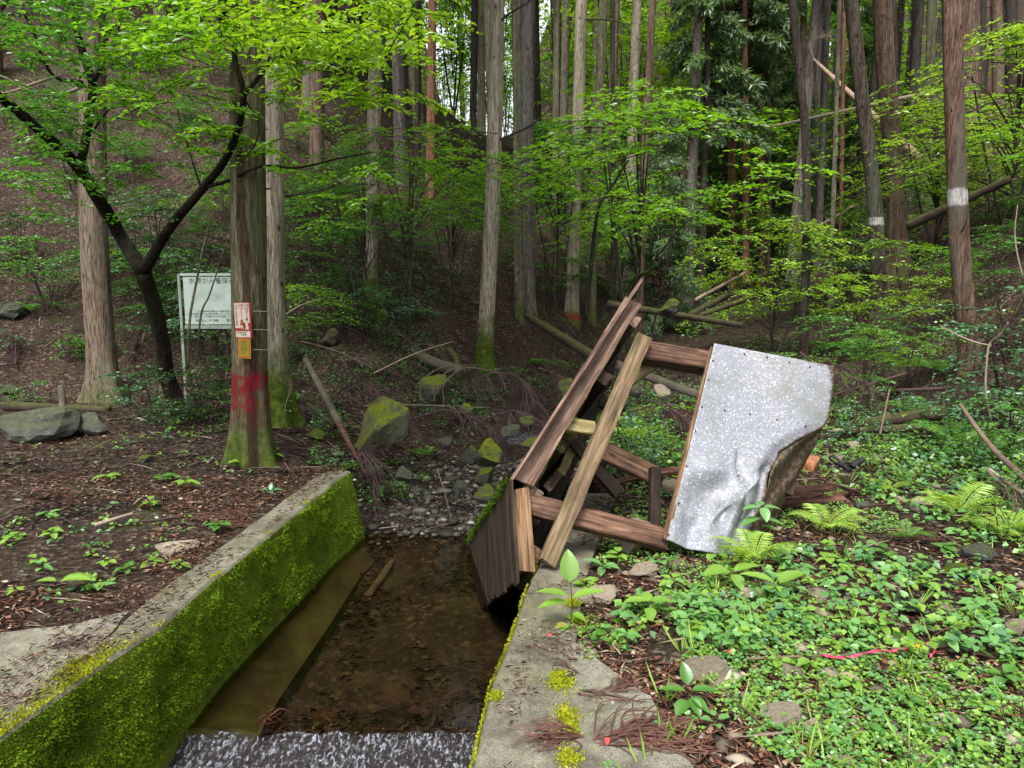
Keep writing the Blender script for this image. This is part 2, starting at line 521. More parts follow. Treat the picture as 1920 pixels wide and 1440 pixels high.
M['litter_dark'] = mat_litter("old_leaf_litter", [(0, (.010, .008, .007)), (.45, (.032, .022, .017)), (.78, (.07, .048, .037)), (.95, (.21, .175, .135))])
M['litter_sunk'] = mat_litter("sunken_leaf_litter", [(0, (.008, .006, .005)), (.5, (.022, .013, .009)), (.82, (.05, .026, .016)), (.97, (.12, .09, .05))])
M['footing'] = mat_concrete("algae_footing", 0.7, (.046, .045, .020))
M['twiglitter'] = mat_litter("fallen_twigs", [(0, (.02, .013, .011)), (.5, (.07, .045, .035)), (.8, (.16, .12, .09)), (.97, (.34, .28, .21))])
M['wood_grey'] = mat_wood("weathered_board", (.085, .05, .036), (.20, .125, .09), (.34, .25, .195))
M['wood_tie'] = mat_wood("weathered_beam", (.07, .042, .024), (.17, .11, .065), (.31, .23, .155), 0.4)
M['wood_brown'] = mat_wood("brown_beam", (.055, .028, .018), (.165, .088, .055), (.30, .19, .13))
M['wood_orange'] = mat_wood("orange_brown_board", (.09, .048, .024), (.23, .135, .072), (.38, .26, .16))
M['wood_green'] = mat_wood("greenish_beam", (.13, .10, .045), (.27, .22, .10), (.42, .37, .21), 0.6)
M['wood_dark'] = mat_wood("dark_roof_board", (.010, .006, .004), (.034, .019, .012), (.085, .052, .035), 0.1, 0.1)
M['wood_rot'] = mat_wood("rotten_board", (.045, .02, .013), (.12, .055, .038), (.22, .13, .10))
M['metal'] = mat_metal()
M['flap'] = mat_simple("dull_sheet_back", (.34, .34, .24), .55, .3, 5, .1, .4)
M['rustsoil'] = mat_simple("orange_sawdust", (.28, .12, .06), .95, .4, 18, .8)
M['char'] = mat_simple("charred_wood", (.014, .014, .018), .6, .5, 20, .8, .4)
M['board_white'] = mat_simple("sign_panel_paint", (.33, .40, .35), .6, .12, 4, .0, .3)
M['frame_grey'] = mat_simple("sign_frame_metal", (.20, .23, .19), .6, .3, 8, .1, .3)
M['ink'] = mat_simple("black_ink", (.03, .035, .035), .7, .05, 4, 0)
M['ink_pale'] = mat_simple("faded_ink", (.36, .46, .42), .7, .12, 40, 0)
M['poster_white'] = mat_simple("poster_paper", (.42, .37, .30), .7, .2, 30, 0)
M['poster_red'] = mat_simple("poster_red_print", (.20, .022, .012), .6, .3, 20, 0)
M['poster_pink'] = mat_simple("faded_red_print", (.40, .16, .14), .7, .2, 40, 0)
M['tag_orange'] = mat_simple("notice_orange", (.30, .12, .008), .6, .12, 20, 0)
M['tag_yellow'] = mat_simple("notice_yellow", (.22, .17, .012), .6, .12, 20, 0)
M['wire'] = mat_simple("tie_wire", (.35, .33, .25), .5, .2, 20, 0)
M['tape_pink'] = mat_simple("pink_tape", (.60, .045, .12), .5, .25, 20, .2)
M['tape_yellow'] = mat_simple("yellow_tape", (.75, .55, .03), .5, .2, 20, .2)
M['white_post'] = mat_simple("white_post_paint", (.50, .50, .48), .6, .15, 10, 0)
M['nail'] = mat_simple("nail_rust", (.03, .018, .014), .7, .4, 30, 0)
M['water'] = mat_water("still_water", 0.003, 7, (.72, .62, .48), 0.012, (1, .5, 1))
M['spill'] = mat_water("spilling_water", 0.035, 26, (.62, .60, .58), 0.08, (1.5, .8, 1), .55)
M['spillbed'] = mat_simple("wet_spillway_concrete", (.055, .042, .038), .3, .5, 40, .8, .5)
M['redberry'] = mat_simple("red_leaf", (.55, .06, .05), .6, .2, 20, 0)


# ------------------------------------------------------------------ object helpers
def setp(o, label=None, cat=None, group=None, kind=None):
    if label: o['label'] = label
    if cat: o['category'] = cat
    if group: o['group'] = group
    if kind: o['kind'] = kind
    return o


def empty(name, loc=(0, 0, 0), rz=0.0, label=None, cat=None, group=None):
    o = bpy.data.objects.new(name, None)
    o.empty_display_size = 0.1
    o.location = loc
    o.rotation_euler = (0, 0, rz)
    COL.objects.link(o)
    return setp(o, label, cat, group)


def mk_mesh(name, V, F, mats=(), idx=None, smooth=False):
    V = np.asarray(V, dtype=np.float32).reshape(-1, 3)
    me = bpy.data.meshes.new(name)
    if isinstance(F, np.ndarray):
        k = F.shape[1]
        nf = len(F)
        me.vertices.add(len(V)); me.vertices.foreach_set('co', V.ravel())
        me.loops.add(nf * k); me.loops.foreach_set('vertex_index', F.astype(np.int32).ravel())
        me.polygons.add(nf)
        me.polygons.foreach_set('loop_start', np.arange(0, nf * k, k, dtype=np.int32))
        me.update(calc_edges=True)
    else:
        me.from_pydata([tuple(map(float, v)) for v in V], [], [tuple(map(int, f)) for f in F])
        me.update()
    for mt in mats:
        me.materials.append(mt)
    if idx is not None:
        me.polygons.foreach_set('material_index', np.asarray(idx, dtype=np.int32))
    if smooth:
        me.polygons.foreach_set('use_smooth', np.ones(len(me.polygons), dtype=bool))
    return me


def obj(name, me, parent=None, loc=None, rot=None, mat=None):
    o = bpy.data.objects.new(name, me)
    COL.objects.link(o)
    if parent is not None: o.parent = parent
    if loc is not None: o.location = loc
    if rot is not None: o.rotation_euler = rot
    if mat is not None:
        if not me.materials:
            me.materials.append(mat)
        o.material_slots[0].link = 'OBJECT'
        o.material_slots[0].material = mat
    return o


def copy_tree(src, parent=None):
    c = src.copy()
    COL.objects.link(c)
    c.parent = parent
    for ch in list(src.children):
        copy_tree(ch, c)
    return c


class Acc:
    """collects pieces into one mesh"""
    def __init__(s): s.V = []; s.F = []; s.n = 0
    def add(s, V, F):
        V = np.asarray(V, dtype=float)
        s.V.append(V); s.F += [tuple(i + s.n for i in f) for f in F]; s.n += len(V)
    def mesh(s, name, mats=(), smooth=False):
        return mk_mesh(name, np.vstack(s.V), s.F, mats, smooth=smooth)


def smooth_path(pts, n):
    """Catmull-Rom through pts (array m x k) sampled n times"""
    pts = np.asarray(pts, float)
    m = len(pts)
    if m < 3:
        t = np.linspace(0, 1, n)[:, None]
        return pts[0] * (1 - t) + pts[-1] * t
    ext = np.vstack([2 * pts[0] - pts[1], pts, 2 * pts[-1] - pts[-2]])
    out = []
    for t in np.linspace(0, m - 1 - 1e-6, n):
        i = int(t); f = t - i
        p0, p1, p2, p3 = ext[i], ext[i + 1], ext[i + 2], ext[i + 3]
        out.append(.5 * ((2 * p1) + (-p0 + p2) * f + (2 * p0 - 5 * p1 + 4 * p2 - p3) * f * f + (-p0 + 3 * p1 - 3 * p2 + p3) * f ** 3))
    return np.array(out)


def tube(pts, rad, sides=8, cap=True, lump=0.0, seed=0):
    pts = np.asarray(pts, float); n = len(pts)
    rad = np.broadcast_to(np.asarray(rad, float), (n,))
    T = np.gradient(pts, axis=0)
    T /= np.linalg.norm(T, axis=1)[:, None] + 1e-9
    up = np.array([0, 0, 1.0]) if abs(T[0][2]) < .8 else np.array([1.0, 0, 0])
    a = np.cross(T[0], up); a /= np.linalg.norm(a)
    V = []
    r_ = np.random.default_rng(seed)
    ph = r_.uniform(0, 6.28, 4)
    ang = np.linspace(0, 2 * math.pi, sides, endpoint=False)
    for i in range(n):
        a = a - T[i] * a.dot(T[i]); a /= np.linalg.norm(a) + 1e-9
        b = np.cross(T[i], a)
        k = 1 + lump * (np.sin(3 * ang + ph[0] + i * .7) * .5 + np.sin(5 * ang + ph[1] - i * .9) * .3 + math.sin(i * 1.7 + ph[2]) * .4)
        V.append(pts[i] + rad[i] * k[:, None] * (np.cos(ang)[:, None] * a + np.sin(ang)[:, None] * b))
    V = np.vstack(V)
    F = []
    for i in range(n - 1):
        for j in range(sides):
            k = (j + 1) % sides
            F.append((i * sides + j, i * sides + k, (i + 1) * sides + k, (i + 1) * sides + j))
    if cap:
        F.append(tuple(range(sides))[::-1]); F.append(tuple((n - 1) * sides + j for j in range(sides)))
    return V, F


def to_rgb_frame(x, n):
    x = np.asarray(x, float); x = x / np.linalg.norm(x)
    n = np.asarray(n, float); n = n - x * n.dot(x); n /= np.linalg.norm(n)
    y = np.cross(n, x)
    return Matrix(((x[0], y[0], n[0], 0), (x[1], y[1], n[1], 0), (x[2], y[2], n[2], 0), (0, 0, 0, 1)))


def beam_obj(name, p, q, wid, th, nrm, mat, parent, off=0.0, rough=0.004, split=False, seed=None):
    """a sawn timber from p to q; wid across, th along nrm; local x runs along the grain"""
    p, q = np.asarray(p, float), np.asarray(q, float)
    Ln = np.linalg.norm(q - p)
    k = max(3, int(Ln / .09))
    r_ = np.random.default_rng(int(abs(p.sum() * 997 + q.sum() * 313)) if seed is None else seed)
    xs = np.linspace(0, Ln, k)
    prof = [(-.5, -.5), (-.42, -.5), (.42, -.5), (.5, -.5 + .06), (.5, .5 - .06), (.42, .5), (-.42, .5), (-.5, .42)]
    V = []
    for i, x in enumerate(xs):
        for (a, b) in prof:
            V.append((x + (r_.uniform(-.012, .012) if i in (0, k - 1) else 0), a * wid + r_.normal(0, rough * .5), b * th + r_.normal(0, rough * .3)))
    s = len(prof)
    F = [(i * s + j, (i + 1) * s + j, (i + 1) * s + (j + 1) % s, i * s + (j + 1) % s) for i in range(k - 1) for j in range(s)]
    F.append(tuple(range(s))); F.append(tuple((k - 1) * s + j for j in range(s))[::-1])
    me = mk_mesh(name, V, F, [mat])
    o = bpy.data.objects.new(name, me)
    COL.objects.link(o)
    mx = to_rgb_frame(q - p, nrm)
    n = np.asarray(nrm, float); n /= np.linalg.norm(n)
    mx.translation = Vector(p + n * off)
    if parent is not None:
        o.parent = parent
        o.matrix_local = Matrix.Translation(-Vector(parent.location)) @ mx
    else:
        o.matrix_world = mx
    return o


def leaf_mesh(name, Pp, D, Nn, size, ratio=.5, mats=(), idx=None, fold=.12, shape='kite'):
    """many leaf blades in one mesh. Pp base points, D directions, Nn normals, size lengths"""
    Pp = np.asarray(Pp, float); n = len(Pp)
    D = D / (np.linalg.norm(D, axis=1)[:, None] + 1e-9)
    Nn = Nn - D * (Nn * D).sum(1)[:, None]
    Nn = Nn / (np.linalg.norm(Nn, axis=1)[:, None] + 1e-9)
    B = np.cross(Nn, D)
    size = np.broadcast_to(np.asarray(size, float), (n,))[:, None]
    ratio = np.broadcast_to(np.asarray(ratio, float), (n,))[:, None]
    if shape == 'kite':
        tp = [(0, 0, 0), (.45, -.5, 1), (1, 0, -.3), (.45, .5, 1)]
        fs = [(0, 1, 2), (0, 2, 3)]
    elif shape == 'quad':
        tp = [(0, -.35, 0), (1, -.5, 0), (1, .5, 0), (0, .35, 0)]
        fs = [(0, 1, 2), (0, 2, 3)]
    elif shape == 'heart':
        tp = [(.06, 0, 0), (-.06, -.34, .6), (.28, -.5, 1), (.68, -.30, .7), (1, 0, -.5), (.68, .30, .7), (.28, .5, 1), (-.06, .34, .6)]
        fs = [(0, 1, 2), (0, 2, 3), (0, 3, 4), (0, 4, 5), (0, 5, 6), (0, 6, 7)]
    else:
        tp = [(0, 0, 0), (.22, -.38, .8), (.58, -.46, 1), (1, 0, -.6), (.58, .46, 1), (.22, .38, .8)]
        fs = [(0, 1, 2), (0, 2, 3), (0, 3, 4), (0, 4, 5)]
    V = np.stack([Pp + D * (size * a) + B * (size * ratio * b) + Nn * (size * fold * c) for a, b, c in tp], 1)
    k = len(tp)
    base = (np.arange(n) * k)[:, None, None]
    F = (base + np.array(fs)[None]).reshape(-1, 3)
    fi = None if idx is None else np.repeat(idx, len(fs))
    return mk_mesh(name, V.reshape(-1, 3), F, mats, fi)


def spray_leaves(r_, centers, phis, length, spacing, lsize, tilt=.25, spread=.5):
    """horizontal twigs carrying two rows of leaves each; returns P, D, N, size and twig end points"""
    Ps, Ds, Ns, Ss, tw = [], [], [], [], []
    for c, ph in zip(centers, phis):
        ln = length * r_.uniform(.6, 1.25)
        d = np.array([math.cos(ph), math.sin(ph), r_.normal(0, .12)])
        k = max(3, int(ln / spacing))
        t = np.linspace(.08, 1, k)
        sag = -.28 * ln * t ** 2
        side = np.array([-d[1], d[0], 0])
        pts = c + d * (t * ln)[:, None]; pts[:, 2] += sag
        for s_ in (-1, 1):
            dd = d * .75 + side * s_ * .9
            jit = r_.normal(0, spread * .35, (k, 3))
            Ps.append(pts + r_.normal(0, lsize * .15, (k, 3)))
            Ds.append(dd + jit + np.array([0, 0, -.22]))
            Ns.append(np.array([0, 0, 1.0]) + r_.normal(0, tilt, (k, 3)))
            Ss.append(lsize * r_.uniform(.65, 1.25, k) * (1 - .25 * t))
        # side twigs
        for q in range(r_.integers(1, 4)):
            t0 = r_.uniform(.2, .8); s_ = r_.choice([-1, 1])
            d2 = d * .6 + side * s_ * .8; d2 /= np.linalg.norm(d2)
            l2 = ln * .55 * (1.1 - t0); k2 = max(2, int(l2 / spacing))
            t2 = np.linspace(.1, 1, k2)
            p2 = c + d * (t0 * ln) + d2 * (t2 * l2)[:, None]; p2[:, 2] += -.28 * ln * t0 ** 2 - .2 * l2 * t2 ** 2
            sd2 = np.array([-d2[1], d2[0], 0])
            for s3 in (-1, 1):
                Ps.append(p2 + r_.normal(0, lsize * .15, (k2, 3)))
                Ds.append(d2 * .75 + sd2 * s3 * .9 + r_.normal(0, spread * .35, (k2, 3)) + np.array([0, 0, -.22]))
                Ns.append(np.array([0, 0, 1.0]) + r_.normal(0, tilt, (k2, 3)))
                Ss.append(lsize * r_.uniform(.65, 1.25, k2))
        tw.append((c, pts[-1]))
    return np.vstack(Ps), np.vstack(Ds), np.vstack(Ns), np.concatenate(Ss), tw

# ------------------------------------------------------------------ terrain shape
SX_Y = np.array([-8, -3, 0, 7, 8.5, 10, 12, 14, 17, 20, 30, 45, 80, 140, 260])
SX_X = np.array([-2.2, -1.7, -1.3, -.5, -.25, .15, .8, 1.6, 3.0, 4.3, 9, 15, 29, 52, 95])
BZ_Y = np.array([-8, 9, 12, 16, 20, 30, 45, 80, 140, 260])
BZ_Z = np.array([0, 0, .12, .5, .9, 2.4, 6.2, 18, 42, 80])
LT = np.array([(-60, -8), (-30, 3), (-14, 8.0), (-7.5, 9.9), (-4, 9.6), (-2.6, 8.9), (-1.6, 9.4), (-.9, 10.6), (.2, 13), (2.2, 17), (5.6, 24), (11, 38), (21, 60), (44, 112), (90, 220)], float)
RT = np.array([(4.3, -12), (4.15, 3), (4.2, 6), (4.4, 8), (4.9, 11), (5.8, 14.5), (7.3, 20), (10.5, 28), (15.5, 40), (26, 62), (50, 114), (98, 222)], float)


def sdist(x, y, poly):
    """signed distance to polyline, positive on the left of its direction"""
    best = np.full(np.shape(x), 1e9); sg = np.zeros(np.shape(x))
    for (ax, ay), (bx, by) in zip(poly[:-1], poly[1:]):
        dx, dy = bx - ax, by - ay
        l2 = dx * dx + dy * dy
        t = np.clip(((x - ax) * dx + (y - ay) * dy) / l2, 0, 1)
        d = np.hypot(x - ax - t * dx, y - ay - t * dy)
        c = dx * (y - ay) - dy * (x - ax)
        m = d < best
        best = np.where(m, d, best); sg = np.where(m, np.sign(c), sg)
    return best * sg


WL = np.array([G(px, py, 0) for px, py in [(0, 1386), (133, 1290), (304, 1173), (396, 1090), (500, 1007), (640, 894), (657, 883)]])
WLb = np.array([G(px, py, -.58) for px, py in [(300, 1428), (362, 1352), (421, 1277), (558, 1132), (625, 1057), (684, 1006)]])
WR = np.array([G(px, py, 0) for px, py in [(888, 1440), (923, 1283), (957, 1202), (985, 1112), (1008, 1062), (1048, 985), (1085, 925)]])


def extend(W, y0):
    d = W[1] - W[0]
    return np.vstack([W[0] + d * ((y0 - W[0][1]) / d[1]), W])


WL, WLb, WR = extend(WL, -2.5), extend(WLb, -2.5), extend(WR, -2.5)
WL[0][0] = WL[1][0] - .45; WLb[0][0] = WL[0][0] + .05
CH_END = 6.1


def terrain(x, y, detail=True):
    x = np.asarray(x, float); y = np.asarray(y, float)
    base = np.interp(y, BZ_Y, BZ_Z)
    dl = sdist(x, y, LT)
    dr = -sdist(x, y, RT)
    hl = np.where(dl > 0, .64 * (np.sqrt(dl * dl + .25) - .5) * (1 - .0012 * np.clip(dl, 0, 150)), 0)
    hr = np.where(dr > 0, .80 * (np.sqrt(dr * dr + .36) - .6) * (1 - .002 * np.clip(dr, 0, 110)), 0)
    z = base + hl + hr
    # valley far off: shallower floor stays, sides rise
    az_ = np.degrees(np.arctan2(x, np.maximum(y, .1))); rr_ = np.hypot(x, y)
    nk = np.exp(-((az_ + 2.5) / 5.5) ** 2) * sstep(26, 46, rr_) * (y > 0)
    z = z * (1 - nk) + np.minimum(z, 1.5 + rr_ * .13) * nk
    u = x - np.interp(y, SX_Y, SX_X)
    dep = np.interp(y, [6.0, 7.4, 9, 12, 20, 40, 60], [.6, .66, .66, .62, .6, .5, .0])
    wd = np.interp(y, [6, 7.5, 9, 12, 20], [1.15, 1.2, 1.5, 1.7, 2.0])
    dip = dep * np.exp(-(np.abs(u) / wd) ** 3) * sstep(5.8, 6.6, y)
    z = z - dip
    if detail:
        k = sstep(6, 14, y) * .6 + .4
        amp = np.where(dl > 0, 1.0, .35) * np.where(dr > 0, 1.2, 1.0)
        z = z + fbm(x * .55, y * .55, 4, 3) * .34 * k * amp * sstep(-1, 3, np.maximum(dl, dr) + 1.5) + fbm(x * 3.1, y * 3.1, 3, 9) * .055 * k * (1 + .8 * sstep(0, 2, np.maximum(dl, dr))) + fbm(x * 1.3, y * 1.3, 3, 29) * .20 * sstep(.3, 2.5, np.maximum(dl, dr))
        z = z + fbm(x * .08, y * .08, 3, 5) * 3.0 * sstep(20, 60, y)
        # mound round the big tree and the far end of the left bank
        z = z + .06 * np.exp(-((x + 2.6) ** 2 + (y - 7.2) ** 2) / .8)
    # keep the banks beside the channel low and level
    near = (y < 6.4)
    xl = np.interp(y, WL[:, 1], WL[:, 0]); xr = np.interp(y, WR[:, 1], WR[:, 0])
    flatk = near * np.exp(-np.clip(np.minimum(np.abs(x - xl + .15), np.abs(x - xr - .17)) - .4, 0, 9) / .5)
    z = z * (1 - flatk) + (-.035) * flatk
    # the channel itself
    inside = (x > xl - .10) & (x < xr + .10) & (y < CH_END)
    bed = np.interp(y, [-3, 3.0, 3.1, 3.3, 5.0, 5.8, 6.15, 7.0], [-1.55, -1.1, -1.0, -.84, -.80, -.74, -.61, -.54])
    bed = bed + (fbm(x * 4, y * 4, 3, 21) * .06)
    z = np.where(inside, bed, z)
    # gravel bar beyond the water
    bar = (u > -1.05) & (u < 1.2) & (y >= CH_END) & (y < 8.2)
    gz = np.interp(y, [6.1, 6.55, 7.0, 7.6, 8.2], [-.61, -.56, -.52, -.48, -.42]) + fbm(x * 5, y * 5, 3, 33) * .06
    kk = np.clip(1 - (np.abs(u) - .75) / .45, 0, 1)
    z = np.where(bar, np.minimum(z, gz * kk + z * (1 - kk)), z)
    return z


def T(px, py, y0=2.0, y1=200.0):
    """where the sight line through a pixel of the photograph meets the ground"""
    r = ray(px, py)
    ys = np.exp(np.linspace(math.log(y0), math.log(y1), 900))
    p = np.array([0, 0, CAMZ])[None] + r[None] * (ys / r[1])[:, None]
    h = p[:, 2] - terrain(p[:, 0], p[:, 1])
    k = np.argmax(h < 0)
    if h[k] >= 0:
        k = len(ys) - 1
    q = p[k].copy(); q[2] = terrain(q[0], q[1])
    return q


def TY(px, Y):
    """ground point seen in column px at distance Y"""
    x = (px - 960) / FPX * Y / (CP + 0.0)
    for _ in range(4):
        z = float(terrain(x, Y))
        # column: a = x / s where s = distance along the axis
        s = Y * CP - (z - CAMZ) * SP
        x = (px - 960) / FPX * s
    return np.array([x, Y, float(terrain(x, Y))])


def build_ground():
    ys = np.concatenate([np.arange(-6, 1.5, .5), np.arange(1.5, 12, .085), 12 * np.exp(np.linspace(0, math.log(250 / 12), 230))])
    xs_in = np.arange(-5.5, 5.5, .085)
    out = 5.5 * np.exp(np.linspace(0, math.log(220 / 5.5), 110))
    xs = np.concatenate([-out[::-1], xs_in[1:], out])
    X, Y = np.meshgrid(xs, ys)
    Z = terrain(X, Y)
    V = np.stack([X, Y, Z], -1).reshape(-1, 3)
    nx = len(xs); ny = len(ys)
    i = np.arange(ny - 1)[:, None] * nx + np.arange(nx - 1)[None]
    F = np.stack([i, i + 1, i + nx + 1, i + nx], -1).reshape(-1, 4)
    cx = V[F].mean(1)
    u = np.abs(cx[:, 0] - np.interp(cx[:, 1], SX_Y, SX_X))
    xl = np.interp(cx[:, 1], WL[:, 1], WL[:, 0]); xr = np.interp(cx[:, 1], WR[:, 1], WR[:, 0])
    bed = ((cx[:, 1] < CH_END) & (cx[:, 0] > xl - .05) & (cx[:, 0] < xr + .1)) | ((cx[:, 1] >= CH_END) & (cx[:, 1] < 8.3) & (u < 1.0))
    me = mk_mesh("ground", V, F, [M['ground'], M['bed']], bed.astype(int), smooth=True)
    setp(obj("ground", me), kind='structure')


build_ground()


# ------------------------------------------------------------------ channel walls, slabs, water
def wall_mesh(name, top, bot, wid, side, zb, mats, endslope=0.0):
    """retaining wall following polyline top (inner upper edge) and bot (inner foot); side -1: body lies to the left"""
    n = 60
    yt = np.linspace(top[0][1], top[-1][1], n)
    yb = np.linspace(bot[0][1], bot[-1][1], n)
    xt = np.interp(yt, top[:, 1], top[:, 0]); xb = np.interp(yb, bot[:, 1], bot[:, 0])
    rows = []
    r_ = np.random.default_rng(5)
    zz = fbm(yt * 4, yt * 0 + 2, 3, 8) * .012
    for i in range(n):
        a = np.array([xt[i], yt[i], .0 + zz[i]]); b = np.array([xb[i], yb[i], bot[0][2]])
        d = (b - a)
        f = a + d * ((zb - a[2]) / d[2])
        e = a + d * .02; a2 = a + np.array([side * .012, 0, .0])
        o = a + np.array([side * wid, 0, 0])
        rows.append([f, b, a + d * .5, e, a2 + np.array([0, 0, .002]), a + np.array([side * wid * .5, 0, r_.normal(0, .003)]), o, np.array([o[0], o[1], zb])])
    m = len(rows[0])
    V = np.array(rows).reshape(-1, 3)
    F = [(i * m + j, i * m + (j + 1) % m, (i + 1) * m + (j + 1) % m, (i + 1) * m + j) for i in range(n - 1) for j in range(m)]
    F.append(tuple(range(m))); F.append(tuple((n - 1) * m + j for j in range(m))[::-1])
    idx = [(0 if (k % m) < 3 else 1) for k in range((n - 1) * m)] + [0, 0]
    if side < 0:
        F = [f[::-1] for f in F]
    return mk_mesh(name, V, F, mats, idx)


wl = empty("retaining_wall", (0, 0, 0), label="moss covered concrete channel wall on the left of the water", cat="wall")
wl_face = obj("wall", wall_mesh("wall", WL, WLb, .21, -1, -1.4, [M['mosswall'], M['coping']]), wl)
WRb = WR.copy(); WRb[:, 2] = -.58; WRb[:, 0] -= .03
wr = empty("retaining_wall", (0, 0, 0), label="bare concrete channel wall on the right under the fallen wooden frame", cat="wall")
obj("wall", wall_mesh("wall", WR, WRb, .30, 1, -1.4, [M['mosswall'], M['coping']]), wr)


def slab(name, pix, z, th, mat, label, seed=0):
    pts = [G(px, py, z) for px, py in pix]
    # subdivide the outline and roughen it
    r_ = np.random.default_rng(seed)
    ring = []
    for i in range(len(pts)):
        a, b = pts[i], pts[(i + 1) % len(pts)]
        k = max(2, int(np.linalg.norm(b - a) / .06))
        for j in range(k):
            p = a + (b - a) * j / k
            ring.append(p + np.array([r_.normal(0, .008), r_.normal(0, .008), 0]))
    n = len(ring)
    c = np.mean(ring, 0)
    V = ring + [p - np.array([0, 0, th]) for p in ring]
    F = [tuple(range(n))] + [(i, i + n, (i + 1) % n + n, (i + 1) % n) for i in range(n)]
    me = mk_mesh(name, V, F, [mat])
    o = obj(name, me)
    return setp(o, kind='structure')


slab("concrete_path", [(-400, 1440), (-300, 1240), (0, 1186), (120, 1172), (242, 1146), (196, 1200), (120, 1262), (60, 1312), (-20, 1376), (-150, 1470), (-330, 1600)], .006, .12, M['slab'], "", 1)
slab("concrete_apron", [(1052, 1196), (1085, 1208), (1140, 1252), (1196, 1292), (1216, 1304), (1240, 1345), (1296, 1440), (1380, 1600), (1000, 1600), (1000, 1440), (1040, 1300)], .008, .12, M['slab'], "", 2)

# spillway: a level lip with the water running down a shallow slope towards the camera
LIP = [G(318, 1372, -.59), G(893, 1368, -.59)]


def spill_pts(z_off, z_base=-.605):
    V = []; F = []
    nx, ny = 44, 44
    r0 = LIP[0] + (LIP[0] - LIP[1]) * .05; r1 = LIP[1] + (LIP[1] - LIP[0]) * .12
    for j in range(ny):
        t = j / (ny - 1)
        for i in range(nx):
            s = i / (nx - 1)
            p = r0 + (r1 - r0) * s
            yy = p[1] - t * 3.0
            z = z_base - .30 * t - .04 * min(1, t * 8) + z_off
            V.append((p[0] + (.0 if s > .5 else -.35 * t * (1 - s)), yy, z + float(fbm(np.array(p[0] * 9), np.array(yy * 7), 3, 4)) * .012))
    V = np.array(V)
    F = [(j * nx + i, j * nx + i + 1, (j + 1) * nx + i + 1, (j + 1) * nx + i) for j in range(ny - 1) for i in range(nx - 1)]
    return V, [f[::-1] for f in F]


Vs, Fs = spill_pts(-.03)
b0 = len(Vs)
back = Vs[:44].copy(); back[:, 2] -= .6
Vs2 = np.vstack([Vs, back]); Fs2 = Fs + [(i, i + 1, b0 + i + 1, b0 + i) for i in range(43)]
setp(obj("spillway", mk_mesh("spillway", Vs2, Fs2, [M['spillbed']])), kind='structure')
Vw, Fw = spill_pts(.0)
Vw[:, 2] += fbm(Vw[:, 0] * 22, Vw[:, 1] * 14, 3, 41) * .022
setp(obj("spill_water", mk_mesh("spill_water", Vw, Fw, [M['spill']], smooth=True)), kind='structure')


def water_sheet():
    ys = np.linspace(LIP[0][1] - .02, 6.4, 40)
    xl = np.interp(ys, WLb[:, 1], WLb[:, 0]) - .02
    xr = np.interp(ys, WR[:, 1], WR[:, 0]) + .02
    
    V = []; F = []
    for i, y in enumerate(ys):
        for s in np.linspace(0, 1, 48):
            x = xl[i] + (xr[i] - xl[i]) * s
            yy = y
            if i == 0:
                yy = LIP[0][1] + (LIP[1][1] - LIP[0][1]) * s + .02 * math.sin(s * 19) + .012 * math.sin(s * 47)
            V.append((x, yy, -.585))
    F = [(j * 48 + i, j * 48 + i + 1, (j + 1) * 48 + i + 1, (j + 1) * 48 + i) for j in range(39) for i in range(47)]
    setp(obj("water", mk_mesh("water", V, F, [M['water']])), kind='structure')


water_sheet()


def footing():
    """sunken concrete footing along the foot of the left wall"""
    ys = np.linspace(LIP[0][1] + .02, WLb[-1][1], 30)
    xl = np.interp(ys, WLb[:, 1], WLb[:, 0])
    wd = np.interp(ys, [ys[0], ys[-1]], [.30, .16])
    V = []
    for x, y, w_ in zip(xl, ys, wd):
        V += [(x - .03, y, -.62), (x + w_, y, -.72), (x + w_ + .01, y, -1.0)]
    F = [(i * 3 + j, i * 3 + j + 1, i * 3 + j + 4, i * 3 + j + 3) for i in range(29) for j in range(2)]
    setp(obj("channel_footing", mk_mesh("channel_footing", V, F, [M['footing']])), kind='structure')


footing()


